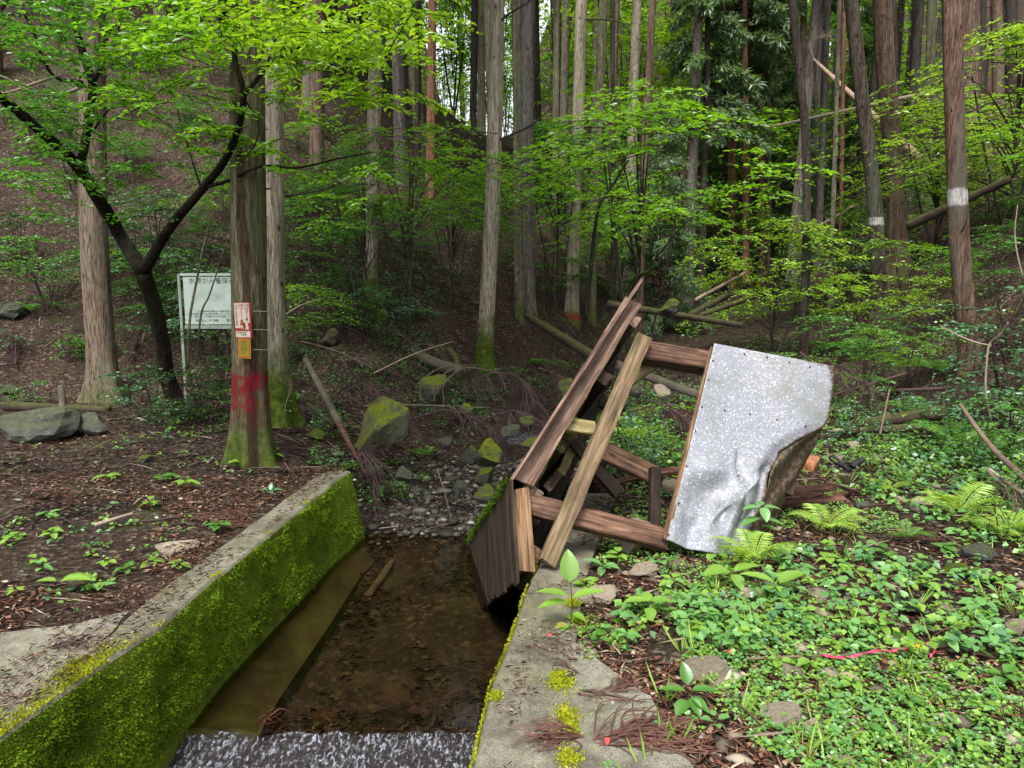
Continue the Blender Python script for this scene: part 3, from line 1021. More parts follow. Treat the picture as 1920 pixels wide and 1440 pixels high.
# ------------------------------------------------------------------ wall moss (nobody could count it)
def wall_moss():
    r_ = np.random.default_rng(12)
    n = 120000
    t = r_.uniform(0, 1, n)
    yt = 1.6 + (WL[-1][1] - 1.6) * t ** 1.15
    s = r_.beta(1.25, 1.5, n)
    xt = np.interp(yt, WL[:, 1], WL[:, 0])
    tb = (yt - WL[0][1]) / (WL[-1][1] - WL[0][1])
    yb = WLb[0][1] + tb * (WLb[-1][1] - WLb[0][1])
    xb = np.interp(yb, WLb[:, 1], WLb[:, 0])
    a = np.stack([xt, yt, np.zeros(n)], 1); b = np.stack([xb, yb, np.full(n, -.58)], 1)
    p = a + (b - a) * s[:, None]
    keep = (fbm(p[:, 1] * 2.5, p[:, 2] * 4, 4, 17) > -.55 + .45 * sstep(.70, .97, s)) & ((s < .93) | (r_.random(n) < .25))
    keep &= r_.random(n) < np.interp(yt, [4.3, 5.6], [1, .30]) * np.clip(1.2 + 2.2 * fbm(p[:, 1] * 3, p[:, 2] * 3, 4, 27), .12, 1)
    p = p[keep]; n = len(p)
    D = np.stack([np.full(n, .8), r_.normal(0, .5, n), r_.normal(-.35, .5, n)], 1)
    Nn = r_.normal(0, 1, (n, 3))
    th = .006 + .022 * np.clip(fbm(p[:, 1] * 7, p[:, 2] * 9, 4, 19) + .45, .1, 1)
    me = leaf_mesh("moss", p + np.stack([th * .5, 0 * th, 0 * th], 1), D, Nn, th * r_.uniform(.4, 1.1, n), r_.uniform(.35, .8, n), [M['moss']], shape='kite')
    setp(obj("moss", me, wl), kind='stuff')
    # cushions creeping over the upper edge and on the two wall tops
    n = 26000
    P_, S_ = [], []
    c = []
    for px, py, rr in [(30, 1400, .16), (-40, 1440, .2), (110, 1335, .10), (170, 1290, .13), (215, 1245, .12), (70, 1372, .12), (330, 1165, .06), (420, 1080, .05), (520, 1003, .05), (590, 945, .06), (150, 1255, .09)]:
        g = G(px, py, .0); c.append((g[0], g[1], rr))
    for cx, cy, rr in c:
        k = int(rr * 14000)
        q = r_.normal(0, rr * .6, (k, 2))
        x = cx + q[:, 0] * 1.0; y = cy + q[:, 1] * 1.6
        ok = (x < np.interp(y, WL[:, 1], WL[:, 0]) + .004) & (fbm(x * 14, y * 14, 3, 6) > -.15)
        P_.append(np.stack([x[ok], y[ok], np.full(ok.sum(), .008)], 1))
    Pp = np.vstack(P_); k = len(Pp)
    D = np.stack([r_.normal(0, .5, k), r_.normal(0, .5, k), np.full(k, .8)], 1)
    me = leaf_mesh("moss", Pp, D, r_.normal(0, 1, (k, 3)), r_.uniform(.006, .016, k), .6, [M['mosspatch']])
    setp(obj("moss", me, wl), kind='stuff')
    P_ = []
    for px, py, rr in [(1053, 1285, .045), (1062, 1345, .04), (1070, 1372, .03), (1068, 1425, .035), (1050, 1275, .03), (930, 1310, .02), (1075, 1135, .03), (1085, 1165, .03)]:
        g = G(px, py, .0); k = int(rr * 13000)
        q = r_.normal(0, rr * .6, (k, 2))
        P_.append(np.stack([g[0] + q[:, 0], g[1] + q[:, 1] * 1.4, np.full(k, .010)], 1))
    # bright strip along the inner edge
    yy = r_.uniform(1.7, 4.4, 5000)
    xx = np.interp(yy, WR[:, 1], WR[:, 0])
    sd_ = np.abs(r_.normal(0, .05, 5000))
    ok = (fbm(yy * 5, sd_ * 10, 3, 2) > -.2 + sd_ * 2)
    P_.append(np.stack([xx - .008 - sd_ * .04, yy, -sd_ * 1.1], 1)[ok])
    Pp = np.vstack(P_); k = len(Pp)
    D = np.stack([r_.normal(-.3, .5, k), r_.normal(0, .5, k), np.full(k, .6)], 1)
    me = leaf_mesh("moss", Pp, D, r_.normal(0, 1, (k, 3)), r_.uniform(.006, .016, k), .6, [M['mosspatch']])
    setp(obj("moss", me, wr), kind='stuff')


wall_moss()


# ------------------------------------------------------------------ litter, gravel, ground cover
def polar(n, r0, r1, a0=-44, a1=44, seed=0, pw=0.0):
    r_ = np.random.default_rng(seed)
    u = r_.random(n)
    r = r0 * (r1 / r0) ** (u ** (1 + pw))
    a = np.radians(r_.uniform(a0, a1, n))
    return r * np.sin(a), r * np.cos(a), r_


def in_channel(x, y, pad=0.0):
    xl = np.interp(y, WL[:, 1], WL[:, 0]); xr = np.interp(y, WR[:, 1], WR[:, 0])
    return (x > xl - pad) & (x < xr + pad) & (y < 6.4)


def litter():
    x, y, r_ = polar(190000, 1.7, 34, seed=3)
    z = terrain(x, y)
    u = np.abs(x - np.interp(y, SX_Y, SX_X))
    xl = np.interp(y, WL[:, 1], WL[:, 0])
    path = (x < xl) & (x > xl - .75) & (y < 3.9)
    ok = ~in_channel(x, y, .34) & ~((u < 1.0) & (y < 8.5) & (r_.random(len(x)) < .6)) & ~(path & (r_.random(len(x)) < .82))
    right = (x > .2) & (y < 6)
    ok &= ~(right & (r_.random(len(x)) < .35))
    ok &= fbm(x * 1.3, y * 1.3, 4, 77) > -.28
    x, y, z = x[ok], y[ok], z[ok]; n = len(x)
    red = (fbm(x * .9, y * .9, 3, 15) + .22 * (y < 6) - .25 * (y > 8) - .12 * (x > .3) > -.02)
    ang = r_.uniform(0, 6.28, n)
    D = np.stack([np.cos(ang), np.sin(ang), r_.normal(0.02, .18, n)], 1)
    Nn = np.array([0, 0, 1.0]) + r_.normal(0, .32, (n, 3))
    kind = r_.random(n)
    size = np.where(kind < .55, r_.uniform(.015, .045, n), r_.uniform(.03, .10, n))
    ratio = np.where(kind < .55, .55, .10)
    for nm, msk, mt in (("leaf_litter", red, M['litter']), ("leaf_litter", ~red, M['litter_dark'])):
        me = leaf_mesh(nm, np.stack([x, y, z + .012], 1)[msk], D[msk], Nn[msk], size[msk], ratio[msk], [mt], fold=.08)
        setp(obj(nm, me), kind='stuff')
    # fallen twigs strewn over banks and slopes
    x, y, _ = polar(9000, 2.2, 34, seed=13)
    u = np.abs(x - np.interp(y, SX_Y, SX_X))
    ok = ~in_channel(x, y, .3) & ((y > 6.5) | (x < 0) | (r_.random(len(x)) < .3)) & (fbm(x * .8, y * .8, 3, 44) > -.1)
    x, y = x[ok], y[ok]; n = len(x); ang = r_.uniform(0, 6.28, n)
    ln = r_.uniform(.08, .45, n) * np.interp(y, [2, 8], [.5, 1.2])
    e_ = .1
    gx = (terrain(x + e_, y) - terrain(x - e_, y)) / (2 * e_); gy = (terrain(x, y + e_) - terrain(x, y - e_)) / (2 * e_)
    D = np.stack([np.cos(ang), np.sin(ang), gx * np.cos(ang) + gy * np.sin(ang) + r_.normal(.03, .10, n)], 1)
    me = leaf_mesh("fallen_twigs", np.stack([x, y, terrain(x, y) + .02], 1), D, np.stack([-gx, -gy - .3, np.ones(n)], 1) + r_.normal(0, .5, (n, 3)), ln, r_.uniform(.02, .05, n), [M['twiglitter']], fold=.03)
    setp(obj("fallen_twigs", me), kind='stuff')
    # in the water
    n = 5200
    yy = r_.uniform(3.2, 6.2, n); xl = np.interp(yy, WLb[:, 1], WLb[:, 0]); xr = np.interp(yy, WR[:, 1], WR[:, 0])
    xx = xl + (xr - xl) * r_.random(n)
    ok = fbm(xx * 2.2, yy * 2.2, 3, 51) + .35 * (xx < -1.0) - .18 > -.05
    xx, yy = xx[ok], yy[ok]; n = len(xx); ang = r_.uniform(0, 6.28, n)
    D = np.stack([np.cos(ang), np.sin(ang), r_.normal(0, .1, n)], 1)
    kind = r_.random(n)
    me = leaf_mesh("leaf_litter", np.stack([xx, yy, terrain(xx, yy) + .02], 1), D, np.array([0, 0, 1.0]) + r_.normal(0, .25, (n, 3)),
                   np.where(kind < .6, .028, .09), np.where(kind < .6, .5, .04), [M['litter_sunk']])
    setp(obj("leaf_litter", me), kind='stuff')
    # on the spillway, path and wall tops
    n = 9000
    yy = r_.uniform(1.8, 6.3, n)
    sd_ = r_.random(n)
    xx = np.where(sd_ < .6, np.interp(yy, WL[:, 1], WL[:, 0]) - np.abs(r_.normal(.25, .22, n)) - .04, np.interp(yy, WR[:, 1], WR[:, 0]) + np.abs(r_.normal(.22, .12, n)) + .03)
    ok = (fbm(xx * 4, yy * 3, 3, 61) + .25 * (sd_ < .6) > .06)
    xx, yy = xx[ok], yy[ok]; n = len(xx); ang = r_.uniform(0, 6.28, n)
    D = np.stack([np.cos(ang), np.sin(ang), r_.normal(0, .05, n)], 1)
    kind = r_.random(n)
    me = leaf_mesh("leaf_litter", np.stack([xx, yy, np.full(n, .018)], 1), D, np.array([0, 0, 1.0]) + r_.normal(0, .2, (n, 3)),
                   np.where(kind < .4, .018, .04), np.where(kind < .4, .5, .07), [M['litter']])
    setp(obj("leaf_litter", me), kind='stuff')


litter()


def rock_base(seed, sub=2, flat=.7, ang=.35):
    import bmesh
    bm = bmesh.new()
    bmesh.ops.create_icosphere(bm, subdivisions=sub, radius=1)
    r_ = np.random.default_rng(seed)
    V = np.array([v.co[:] for v in bm.verts])
    F = [tuple(v.index for v in f.verts) for f in bm.faces]
    bm.free()
    # cut by random planes for facets
    for _ in range(9):
        d = r_.normal(0, 1, 3); d /= np.linalg.norm(d)
        h = r_.uniform(.42, .8)
        k = V @ d
        V = V - np.outer(np.clip(k - h, 0, None) * .92, d)
    q = V * 2.3
    V = V * (1 + ang * .6 * (fbm(q[:, 0] + seed, q[:, 1] + q[:, 2] * 1.7, 4, seed))[:, None])
    V[:, 2] *= flat
    return V, F


def gravel():
    r_ = np.random.default_rng(8)
    bases = [rock_base(i, 1, .55) for i in range(6)]
    Vs, Fs, n0 = [], [], 0
    n = 4300
    yy = r_.uniform(6.0, 9.2, n) ; uu = r_.normal(0, .62, n)
    xx = np.interp(yy, SX_Y, SX_X) + uu
    # small stones on the right bank and the left terrace
    x2, y2, _ = polar(2600, 2.2, 9.5, -42, 42, 19)
    ok = ~in_channel(x2, y2, .38) & ~((x2 < 0) & (np.random.default_rng(1).random(2600) < .6))
    x2, y2 = x2[ok], y2[ok]
    xx = np.concatenate([xx, x2]); yy = np.concatenate([yy, y2])
    zz = terrain(xx, yy)
    for i in range(len(xx)):
        V, F = bases[i % 6]
        s = (r_.lognormal(-3.95, .62) if i < n else r_.lognormal(-4.35, .5))
        s = min(s, .10)
        a = r_.uniform(0, 6.28); ca, sa = math.cos(a), math.sin(a)
        e = np.array([s * r_.uniform(.8, 1.5), s * r_.uniform(.7, 1.1), s])
        W = V * e
        W = np.stack([W[:, 0] * ca - W[:, 1] * sa + xx[i], W[:, 0] * sa + W[:, 1] * ca + yy[i], W[:, 2] + zz[i] + s * .2], 1)
        Vs.append(W); Fs.append(np.array(F) + n0); n0 += len(W)
    me = mk_mesh("gravel", np.vstack(Vs), np.vstack(Fs), [M['pebble']])
    setp(obj("gravel", me), kind='stuff')


gravel()


def stones():
    r_ = np.random.default_rng(9)
    bases = [rock_base(i + 40, 1, .6) for i in range(5)]
    x, y, _ = polar(1700, 2.0, 9.0, -2, 45, 29)
    xr = np.interp(y, WR[:, 1], WR[:, 0])
    ok = (x > xr + .36) & (fbm(x * 1.4, y * 1.4, 3, 12) > -.15)
    x, y = x[ok], y[ok]; z = terrain(x, y)
    Vs, Fs, n0 = [], [], 0
    for i in range(len(x)):
        V, F = bases[i % 5]; s_ = min(r_.lognormal(-3.9, .55), .075); a = r_.uniform(0, 6.28); ca, sa = math.cos(a), math.sin(a)
        W = V * np.array([s_ * r_.uniform(1, 1.8), s_, s_ * .8])
        W = np.stack([W[:, 0] * ca - W[:, 1] * sa + x[i], W[:, 0] * sa + W[:, 1] * ca + y[i], W[:, 2] + z[i] + s_ * .25], 1)
        Vs.append(W); Fs.append(np.array(F) + n0); n0 += len(W)
    setp(obj("loose_stones", mk_mesh("loose_stones", np.vstack(Vs), np.vstack(Fs), [M['stone_tan']])), kind='stuff')


stones()


def ground_cover():
    """low leafy weeds: tight on the right bank, thin elsewhere"""
    r_ = np.random.default_rng(23)
    allP = {k: [[], [], [], []] for k in ('leaf_ground', 'leaf_ground2', 'leaf_mid', 'leaf_blue', 'leaf_dark')}

    def plants(x, y, hmin, hmax, smin, smax, kmin, kmax, names, probs):
        z = terrain(x, y)
        n = len(x)
        which = r_.choice(len(names), n, p=probs)
        cnt = r_.integers(kmin, kmax + 1, n)
        for wi, nm in enumerate(names):
            m = which == wi
            c = cnt[m]; rep = np.repeat(np.arange(m.sum()), c)
            X, Y, Z = x[m][rep], y[m][rep], z[m][rep]
            k = len(rep)
            a = r_.uniform(0, 6.28, k)
            h = r_.uniform(hmin, hmax, m.sum())[rep] * r_.uniform(.5, 1.1, k)
            s = r_.uniform(smin, smax, m.sum())[rep] * r_.uniform(.7, 1.2, k)
            rad = s * r_.uniform(.1, .6, k)
            d = np.stack([np.cos(a), np.sin(a), r_.normal(-.12, .25, k)], 1)
            p = np.stack([X + np.cos(a) * rad, Y + np.sin(a) * rad, Z + h], 1)
            A = allP[nm]
            A[0].append(p); A[1].append(d); A[2].append(np.array([0, -.25, 1.0]) + r_.normal(0, .28, (k, 3))); A[3].append(s)

    # right bank, close and thick
    x, y, _ = polar(17000, 1.9, 9, 1, 46, 31, .0)
    d1 = fbm(x * 1.6, y * 1.6, 4, 71)
    xr = np.interp(y, WR[:, 1], WR[:, 0])
    edge = G(1216, 1304)[0]
    ok = (x > xr + .32) & (d1 + .5 * fbm(x * 5, y * 5, 2, 73) > -.10) & ~((y < 2.9) & (x < .75 + (2.9 - y) * .2) & (r_.random(len(x)) < .9))
    # the frame stands on a shaded strip with fewer weeds
    x, y = x[ok], y[ok]
    plants(x, y, .01, .055, .012, .026, 3, 7, ['leaf_ground', 'leaf_ground2', 'leaf_mid'], [.6, .25, .15])
    x, y, _ = polar(2600, 2.0, 8, 2, 46, 32)
    d2 = fbm(x * .9, y * .9, 3, 81)
    xr = np.interp(y, WR[:, 1], WR[:, 0])
    ok = (x > xr + .5) & (d2 > -.12) & ~((y < 2.9) & (x < .8))
    plants(x[ok], y[ok], .04, .12, .03, .055, 3, 6, ['leaf_ground2', 'leaf_ground', 'leaf_blue'], [.5, .35, .15])
    # right slope
    x, y, _ = polar(7500, 6, 30, 8, 46, 33)
    ok = fbm(x * .5, y * .5, 3, 91) > -.12
    plants(x[ok], y[ok], .05, .3, .03, .06, 3, 7, ['leaf_mid', 'leaf_blue', 'leaf_ground'], [.45, .35, .2])
    # stream sides and centre
    x, y, _ = polar(5200, 6.6, 34, -16, 12, 34)
    u = np.abs(x - np.interp(y, SX_Y, SX_X))
    ok = (u > .7) & (fbm(x * .6, y * .6, 3, 95) > .04)
    plants(x[ok], y[ok], .04, .25, .03, .055, 3, 7, ['leaf_mid', 'leaf_blue', 'leaf_dark'], [.4, .3, .3])
    # left terrace, sparse
    x, y, _ = polar(1500, 2.6, 10, -44, -6, 35)
    ok = ~in_channel(x, y, .5) & (fbm(x * 1.1, y * 1.1, 3, 55) > .08) & ((x < -1.9) | (y > 7))
    plants(x[ok], y[ok], .015, .06, .018, .042, 3, 6, ['leaf_ground', 'leaf_blue', 'leaf_mid'], [.45, .3, .25])
    # left hill
    x, y, _ = polar(13000, 9.5, 40, -44, -2, 36)
    ok = fbm(x * .45, y * .45, 3, 57) + .12 * sstep(12, 22, y) > .05
    plants(x[ok], y[ok], .05, .3, .03, .055, 3, 7, ['leaf_mid', 'leaf_dark', 'leaf_blue'], [.4, .35, .25])
    for nm, (p, d, q, s) in allP.items():
        if not p: continue
        me = leaf_mesh("ground_cover", np.vstack(p), np.vstack(d), np.vstack(q), np.concatenate(s), .8 if nm != 'leaf_mid' else .55, [M[nm]],
                       shape='heart' if nm == 'leaf_ground2' else 'kite', fold=.10)
        setp(obj("ground_cover", me), kind='stuff')


ground_cover()


def grass():
    r_ = np.random.default_rng(71)
    P_, D_, N_, S_ = [], [], [], []
    x, y, _ = polar(110, 2.1, 8, 3, 45, 72)
    xr = np.interp(y, WR[:, 1], WR[:, 0])
    ok = (x > xr + .5); x, y = x[ok], y[ok]; z = terrain(x, y)
    for i in range(len(x)):
        k = r_.integers(3, 9); a = r_.uniform(0, 6.28, k)
        P_.append(np.stack([x[i] + .01 * np.cos(a), y[i] + .01 * np.sin(a), np.full(k, z[i])], 1))
        D_.append(np.stack([np.cos(a) * .6, np.sin(a) * .6, r_.uniform(.5, 1.4, k)], 1)); N_.append(r_.normal(0, 1, (k, 3))); S_.append(r_.uniform(.05, .17, k))
    me = leaf_mesh("grass", np.vstack(P_), np.vstack(D_), np.vstack(N_), np.concatenate(S_), .045, [M['leaf_fern']], shape='leaf', fold=.04)
    setp(obj("grass", me), kind='stuff')


grass()

# ------------------------------------------------------------------ the collapsed wooden frame with its metal sheet
NV = np.array([-.1666, .8529, -.4947]); NV /= np.linalg.norm(NV)
C0 = G(1012, 1062, .02)


def FP(px, py, k=0.0):
    """point on the frame's front plane (moved k metres back) seen at a pixel"""
    r = ray(px, py)
    o = np.array([0, 0, CAMZ])
    t = (C0 - o).dot(NV) / r.dot(NV)
    return o + r * t + NV * k


SH = empty("collapsed_shelter", tuple(C0), label="toppled wooden roof frame with a dented galvanised sheet leaning over the channel", cat="wooden frame")


def bm_(name, a, b, wpx, th, mat, k=0.0, off=0.0, ext=0.0):
    p, q = FP(*a, k), FP(*b, k)
    d = (q - p) / np.linalg.norm(q - p)
    p, q = p - d * ext, q + d * ext
    s = np.linalg.norm(p - np.array([0, 0, CAMZ])) * .97
    return beam_obj(name, p, q, wpx, th, -NV, M[mat], SH, off)


LEN = 1.15
RLEN = 2.0
# truss: long fascia, short gable board, tie beam
bm_("fascia_board", (981, 905), (1186, 566), .118, .035, 'wood_grey')
bm_("fascia_board", (977, 918), (986, 1071), .100, .04, 'wood_orange')
bm_("tie_beam", (1024, 1058), (1206, 634), .105, .06, 'wood_tie', 0, .012)
bm_("post", (1208, 650), (1350, 673), .135, .12, 'wood_brown', .09)
bm_("post", (992, 940), (1262, 1008), .125, .10, 'wood_brown', .09)
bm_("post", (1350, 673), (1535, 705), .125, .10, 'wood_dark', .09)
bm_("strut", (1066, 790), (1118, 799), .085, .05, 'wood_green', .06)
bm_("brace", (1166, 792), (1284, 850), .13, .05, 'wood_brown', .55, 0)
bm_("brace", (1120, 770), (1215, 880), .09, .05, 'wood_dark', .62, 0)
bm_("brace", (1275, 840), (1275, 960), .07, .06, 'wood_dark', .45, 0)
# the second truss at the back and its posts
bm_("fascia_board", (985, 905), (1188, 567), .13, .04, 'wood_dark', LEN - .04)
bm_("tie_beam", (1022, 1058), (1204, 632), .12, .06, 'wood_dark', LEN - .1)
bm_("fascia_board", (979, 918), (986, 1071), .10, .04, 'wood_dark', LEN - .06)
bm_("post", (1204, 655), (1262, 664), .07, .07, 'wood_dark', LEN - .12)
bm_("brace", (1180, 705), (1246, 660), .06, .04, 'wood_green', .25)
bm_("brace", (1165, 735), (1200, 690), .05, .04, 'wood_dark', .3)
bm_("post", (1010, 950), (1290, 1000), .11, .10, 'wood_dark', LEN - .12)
# rafters between, and purlins running to the back
for k in (.34, .66, .98):
    bm_("rafter", (1000, 905), (1186, 590), .07, .04, 'wood_green' if k < .5 else 'wood_dark', k)
    bm_("rafter", (1000, 930), (1004, 1050), .07, .04, 'wood_dark', k)
for px, py, mt in ((1187, 600, 'wood_grey'), (1136, 702, 'wood_dark'), (1084, 790, 'wood_green'), (1006, 925, 'wood_grey'), (1006, 1035, 'wood_brown')):
    p = FP(px, py, .0 if py == 600 else .05); q = FP(px, py, RLEN - .15)
    side = (FP(1188, 567) - FP(985, 905)); side /= np.linalg.norm(side)
    beam_obj("purlin", p, q, .085, .085, side, M[mt], SH)
# diagonal lattice seen inside the roof
for a, b, k0, k1, mt in (((1060, 830), (1165, 660), .15, 1.1, 'wood_green'), ((1075, 860), (1175, 700), .3, 1.2, 'wood_green'), ((1040, 900), (1130, 790), .2, 1.15, 'wood_grey'), ((1020, 960), (1110, 850), .3, 1.2, 'wood_grey'),
                          ((1120, 660), (1080, 800), .5, .9, 'wood_green'), ((1150, 640), (1120, 760), .5, .9, 'wood_green'), ((1040, 860), (1020, 980), .6, 1.0, 'wood_grey')):
    p, q = FP(*a, k0), FP(*b, k1)
    beam_obj("brace", p, q, .06, .025, -NV, M[mt], SH)
# roof boards: both slopes, each board runs down the slope
A0, E0, B0 = FP(956, 908), FP(969, 1092), FP(1196, 540)
nb = 15
NV2 = (P(1146, 722, 6.67) - B0) / RLEN
for q_ in (.18, .36, .54, .72, .90):
    a_ = (985 + (1024 - 985) * q_, 905 + (1058 - 905) * q_); b_ = (1188 + (1206 - 1188) * q_, 567 + (634 - 567) * q_)
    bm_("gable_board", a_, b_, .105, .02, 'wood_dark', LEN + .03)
for s_, (p0, q0, mt) in enumerate(((A0, E0, 'wood_dark'), (A0, B0, 'wood_grey'))):
    ax = (q0 - p0); Lx = np.linalg.norm(ax); ax /= Lx
    nr = np.cross(ax, NV); nr /= np.linalg.norm(nr)
    if nr[0] > 0: nr = -nr
    for j in range(nb + 1):
        c = -.03 + j * RLEN / nb
        r_ = np.random.default_rng(50 + j + 20 * s_)
        p = p0 + NV * c - ax * r_.uniform(0, .012) + nr * (.006 + (j % 2) * .0025)
        q = q0 + (NV if s_ == 0 else NV2) * c + ax * r_.uniform(-.01, .02) + nr * (.006 + (j % 2) * .0025)
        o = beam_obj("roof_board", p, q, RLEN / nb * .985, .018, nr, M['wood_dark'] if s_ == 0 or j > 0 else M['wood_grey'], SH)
# moss fringe along the ridge
r_ = np.random.default_rng(5)
n = 2600
t = r_.random(n)
rp = A0[None] + NV[None] * ((t * RLEN)[:, None]) + np.array([-.02, 0, .01]) + r_.normal(0, .012, (n, 3))
me = leaf_mesh("moss", rp - C0, r_.normal(0, .5, (n, 3)) + np.array([-.1, 0, .5]), r_.normal(0, 1, (n, 3)), r_.uniform(.01, .03, n), .5, [M['mosstree']])
setp(obj("moss", me, SH), kind='stuff')


def sheet():
    nu, nv = 90, 110
    Lx = lambda v: (1338 + (1250 - 1338) * v, 645 + (1012 - 645) * v)
    # right boundary (pixel polyline) measured along v
    rp_ = np.array([(0, 1562, 688), (.14, 1560, 730), (.30, 1554, 782), (.335, 1543, 800), (.38, 1500, 822), (.45, 1467, 842), (.58, 1446, 885), (.66, 1442, 915), (.78, 1428, 955), (.90, 1402, 1006), (1.0, 1388, 1036)])
    V = []; rust = []
    r_ = np.random.default_rng(2)
    vs = np.linspace(0, 1, nv); us = np.linspace(0, 1, nu)
    U, W = np.meshgrid(us, vs)
    ph = fbm(U * 3.2, W * 4.0, 3, 14)
    dents = ((.36, .72, .22, .14, .055), (.75, .66, .12, .14, -.035), (.62, .80, .10, .06, .06), (.86, .84, .10, .12, .08), (.30, .62, .17, .05, -.028), (.55, .92, .18, .06, -.045), (.25, .90, .13, .08, .03), (.92, .58, .06, .08, .05), (.68, .74, .05, .05, -.05))
    dz = np.zeros_like(U)
    for (a, b, sa, sb, h) in dents:
        sb_ = np.where(W < b, sb * .55, sb * 1.5)
        dz += h * np.exp(-((U - a) / sa) ** 2 - ((W - b) / sb_) ** 2)
    low = sstep(.42, .75, W)
    dz += ph * .035 * low + fbm(U * 1.5, W * 1.5, 2, 4) * .006
    dz += .035 * sstep(.82, 1.0, U) * sstep(.2, .5, W)
    # creases
    dz += -.03 * np.exp(-np.abs((U - .55) * .6 + (W - .80)) / .02) * sstep(.35, .6, U) * (1 - sstep(.85, 1, U))
    dz += .03 * np.exp(-np.abs((U - .72) * 1.0 - (W - .70)) / .02) * sstep(.5, .6, U)
    botpy = lambda u: 12 * math.sin(u * math.pi * .8)
    for j, v in enumerate(vs):
        lx, ly = Lx(v)
        rx = np.interp(v, rp_[:, 0], rp_[:, 1]); ry = np.interp(v, rp_[:, 0], rp_[:, 2])
        for i, u in enumerate(us):
            px = lx + (rx - lx) * u; py = ly + (ry - ly) * u
            py += v ** 3 * botpy(u)
            p = FP(px, py, -.012 + dz[j, i])
            V.append(p - C0)
            e = min(1 - u, 1) * 1.0
            rs = .0 + .42 * math.exp(-(1 - u) / .03) * (v > .0) + .25 * math.exp(-v / .012) * (u > .75)
            rust.append(rs)
    F = [(j * nu + i, j * nu + i + 1, (j + 1) * nu + i + 1, (j + 1) * nu + i) for j in range(nv - 1) for i in range(nu - 1)]
    # turned-back, crumpled side below the fold
    b0 = len(V)
    nvf, nuf = 60, 14
    fold = rp_[rp_[:, 0] >= .30]
    out = np.array([(1548, 790), (1541, 806), (1528, 832), (1512, 860), (1496, 895), (1478, 930), (1462, 965), (1440, 1000), (1425, 1030), (1412, 1060)], float)
    for j in range(nvf):
        t = j / (nvf - 1)
        v = .30 + .70 * t
        rx = np.interp(v, rp_[:, 0], rp_[:, 1]); ry = np.interp(v, rp_[:, 0], rp_[:, 2]) + v ** 3 * botpy(1)
        q = t * (len(out) - 1); i0 = min(int(q), len(out) - 2); f = q - i0
        ox, oy = out[i0] * (1 - f) + out[i0 + 1] * f
        jj = int(round(v * (nv - 1)))
        z0 = -.012 + dz[min(jj, nv - 1), nu - 1]
        for i in range(nuf):
            s = i / (nuf - 1)
            k = z0 + (.30 * t + .05) * s ** .8 + .03 * math.sin(s * 9 + t * 7) * s
            # keep the true position behind the fold: interpolate in space, not on the plane
            a = FP(rx, ry, z0); b = FP(ox, oy, 0); b = b + NV * 0
            ro = ray(ox, oy); o = np.array([0, 0, CAMZ]); tt = (C0 + NV * (.05 + .32 * min(1, t * 1.6)) - o).dot(NV) / ro.dot(NV)
            b = o + ro * tt
            V.append(a + (b - a) * s + NV * .025 * math.sin(s * 8 + t * 11) - C0)
            rust.append(.30 + .15 * s * (t > .1) + .32 * (i > nuf - 3) + .2 * (i < 2))
    F += [(b0 + j * nuf + i, b0 + j * nuf + i + 1, b0 + (j + 1) * nuf + i + 1, b0 + (j + 1) * nuf + i) for j in range(nvf - 1) for i in range(nuf - 1)]
    me = mk_mesh("metal_sheet", V, F, [M['metal']], smooth=True)
    at = me.attributes.new("rust", 'FLOAT', 'POINT')
    at.data.foreach_set('value', np.array(rust, dtype=np.float32))
    o = obj("metal_sheet", me, SH)
    md = o.modifiers.new("thickness", 'SOLIDIFY'); md.thickness = .003; md.offset = 0
    # nail heads
    for px, py in [(1335, 678), (1326, 713), (1314, 765), (1302, 810), (1285, 875), (1271, 945), (1252, 1003), (1394, 666), (1436, 672), (1477, 681), (1516, 690), (1555, 700), (1357, 771), (1404, 778), (1454, 788), (1508, 800), (1331, 882), (1383, 893)]:
        V, Fq = tube([FP(px, py, -.022), FP(px, py, -.005)], [.0052, .0045], 7)
        oo = obj("nail", mk_mesh("nail", V - C0, Fq, [M['nail']]), SH)
    # corner post, rear sheet
    bm_("corner_post", (1520, 800), (1492, 935), .12, .10, 'wood_dark', .42)
    bm_("corner_post", (1548, 700), (1515, 905), .10, .08, 'wood_dark', .30)
    bm_("rail", (1262, 700), (1262, 995), .05, .04, 'wood_orange', .02) if False else None
    bm_("edge_batten", (1337, 652), (1248, 1010), .03, .025, 'wood_orange', .012)
    V = []; F2 = []
    pts = [[(1552, 792), (1560, 800), (1566, 812)], [(1545, 825), (1560, 828), (1577, 838)], [(1532, 865), (1556, 862), (1584, 868)], [(1520, 905), (1550, 893), (1592, 886)]]
    for r in pts:
        a = smooth_path([(x, y, 0) for x, y in r], 7)
        for i, q in enumerate(a):
            V.append(FP(q[0], q[1], .62 + .05 * math.sin(i * 1.1)) - C0)
    F2 = [(j * 7 + i, j * 7 + i + 1, (j + 1) * 7 + i + 1, (j + 1) * 7 + i) for j in range(3) for i in range(6)]
    o = obj("rear_sheet", mk_mesh("rear_sheet", V, F2, [M['flap']], smooth=True), SH)
    md = o.modifiers.new("thickness", 'SOLIDIFY'); md.thickness = .004


sheet()

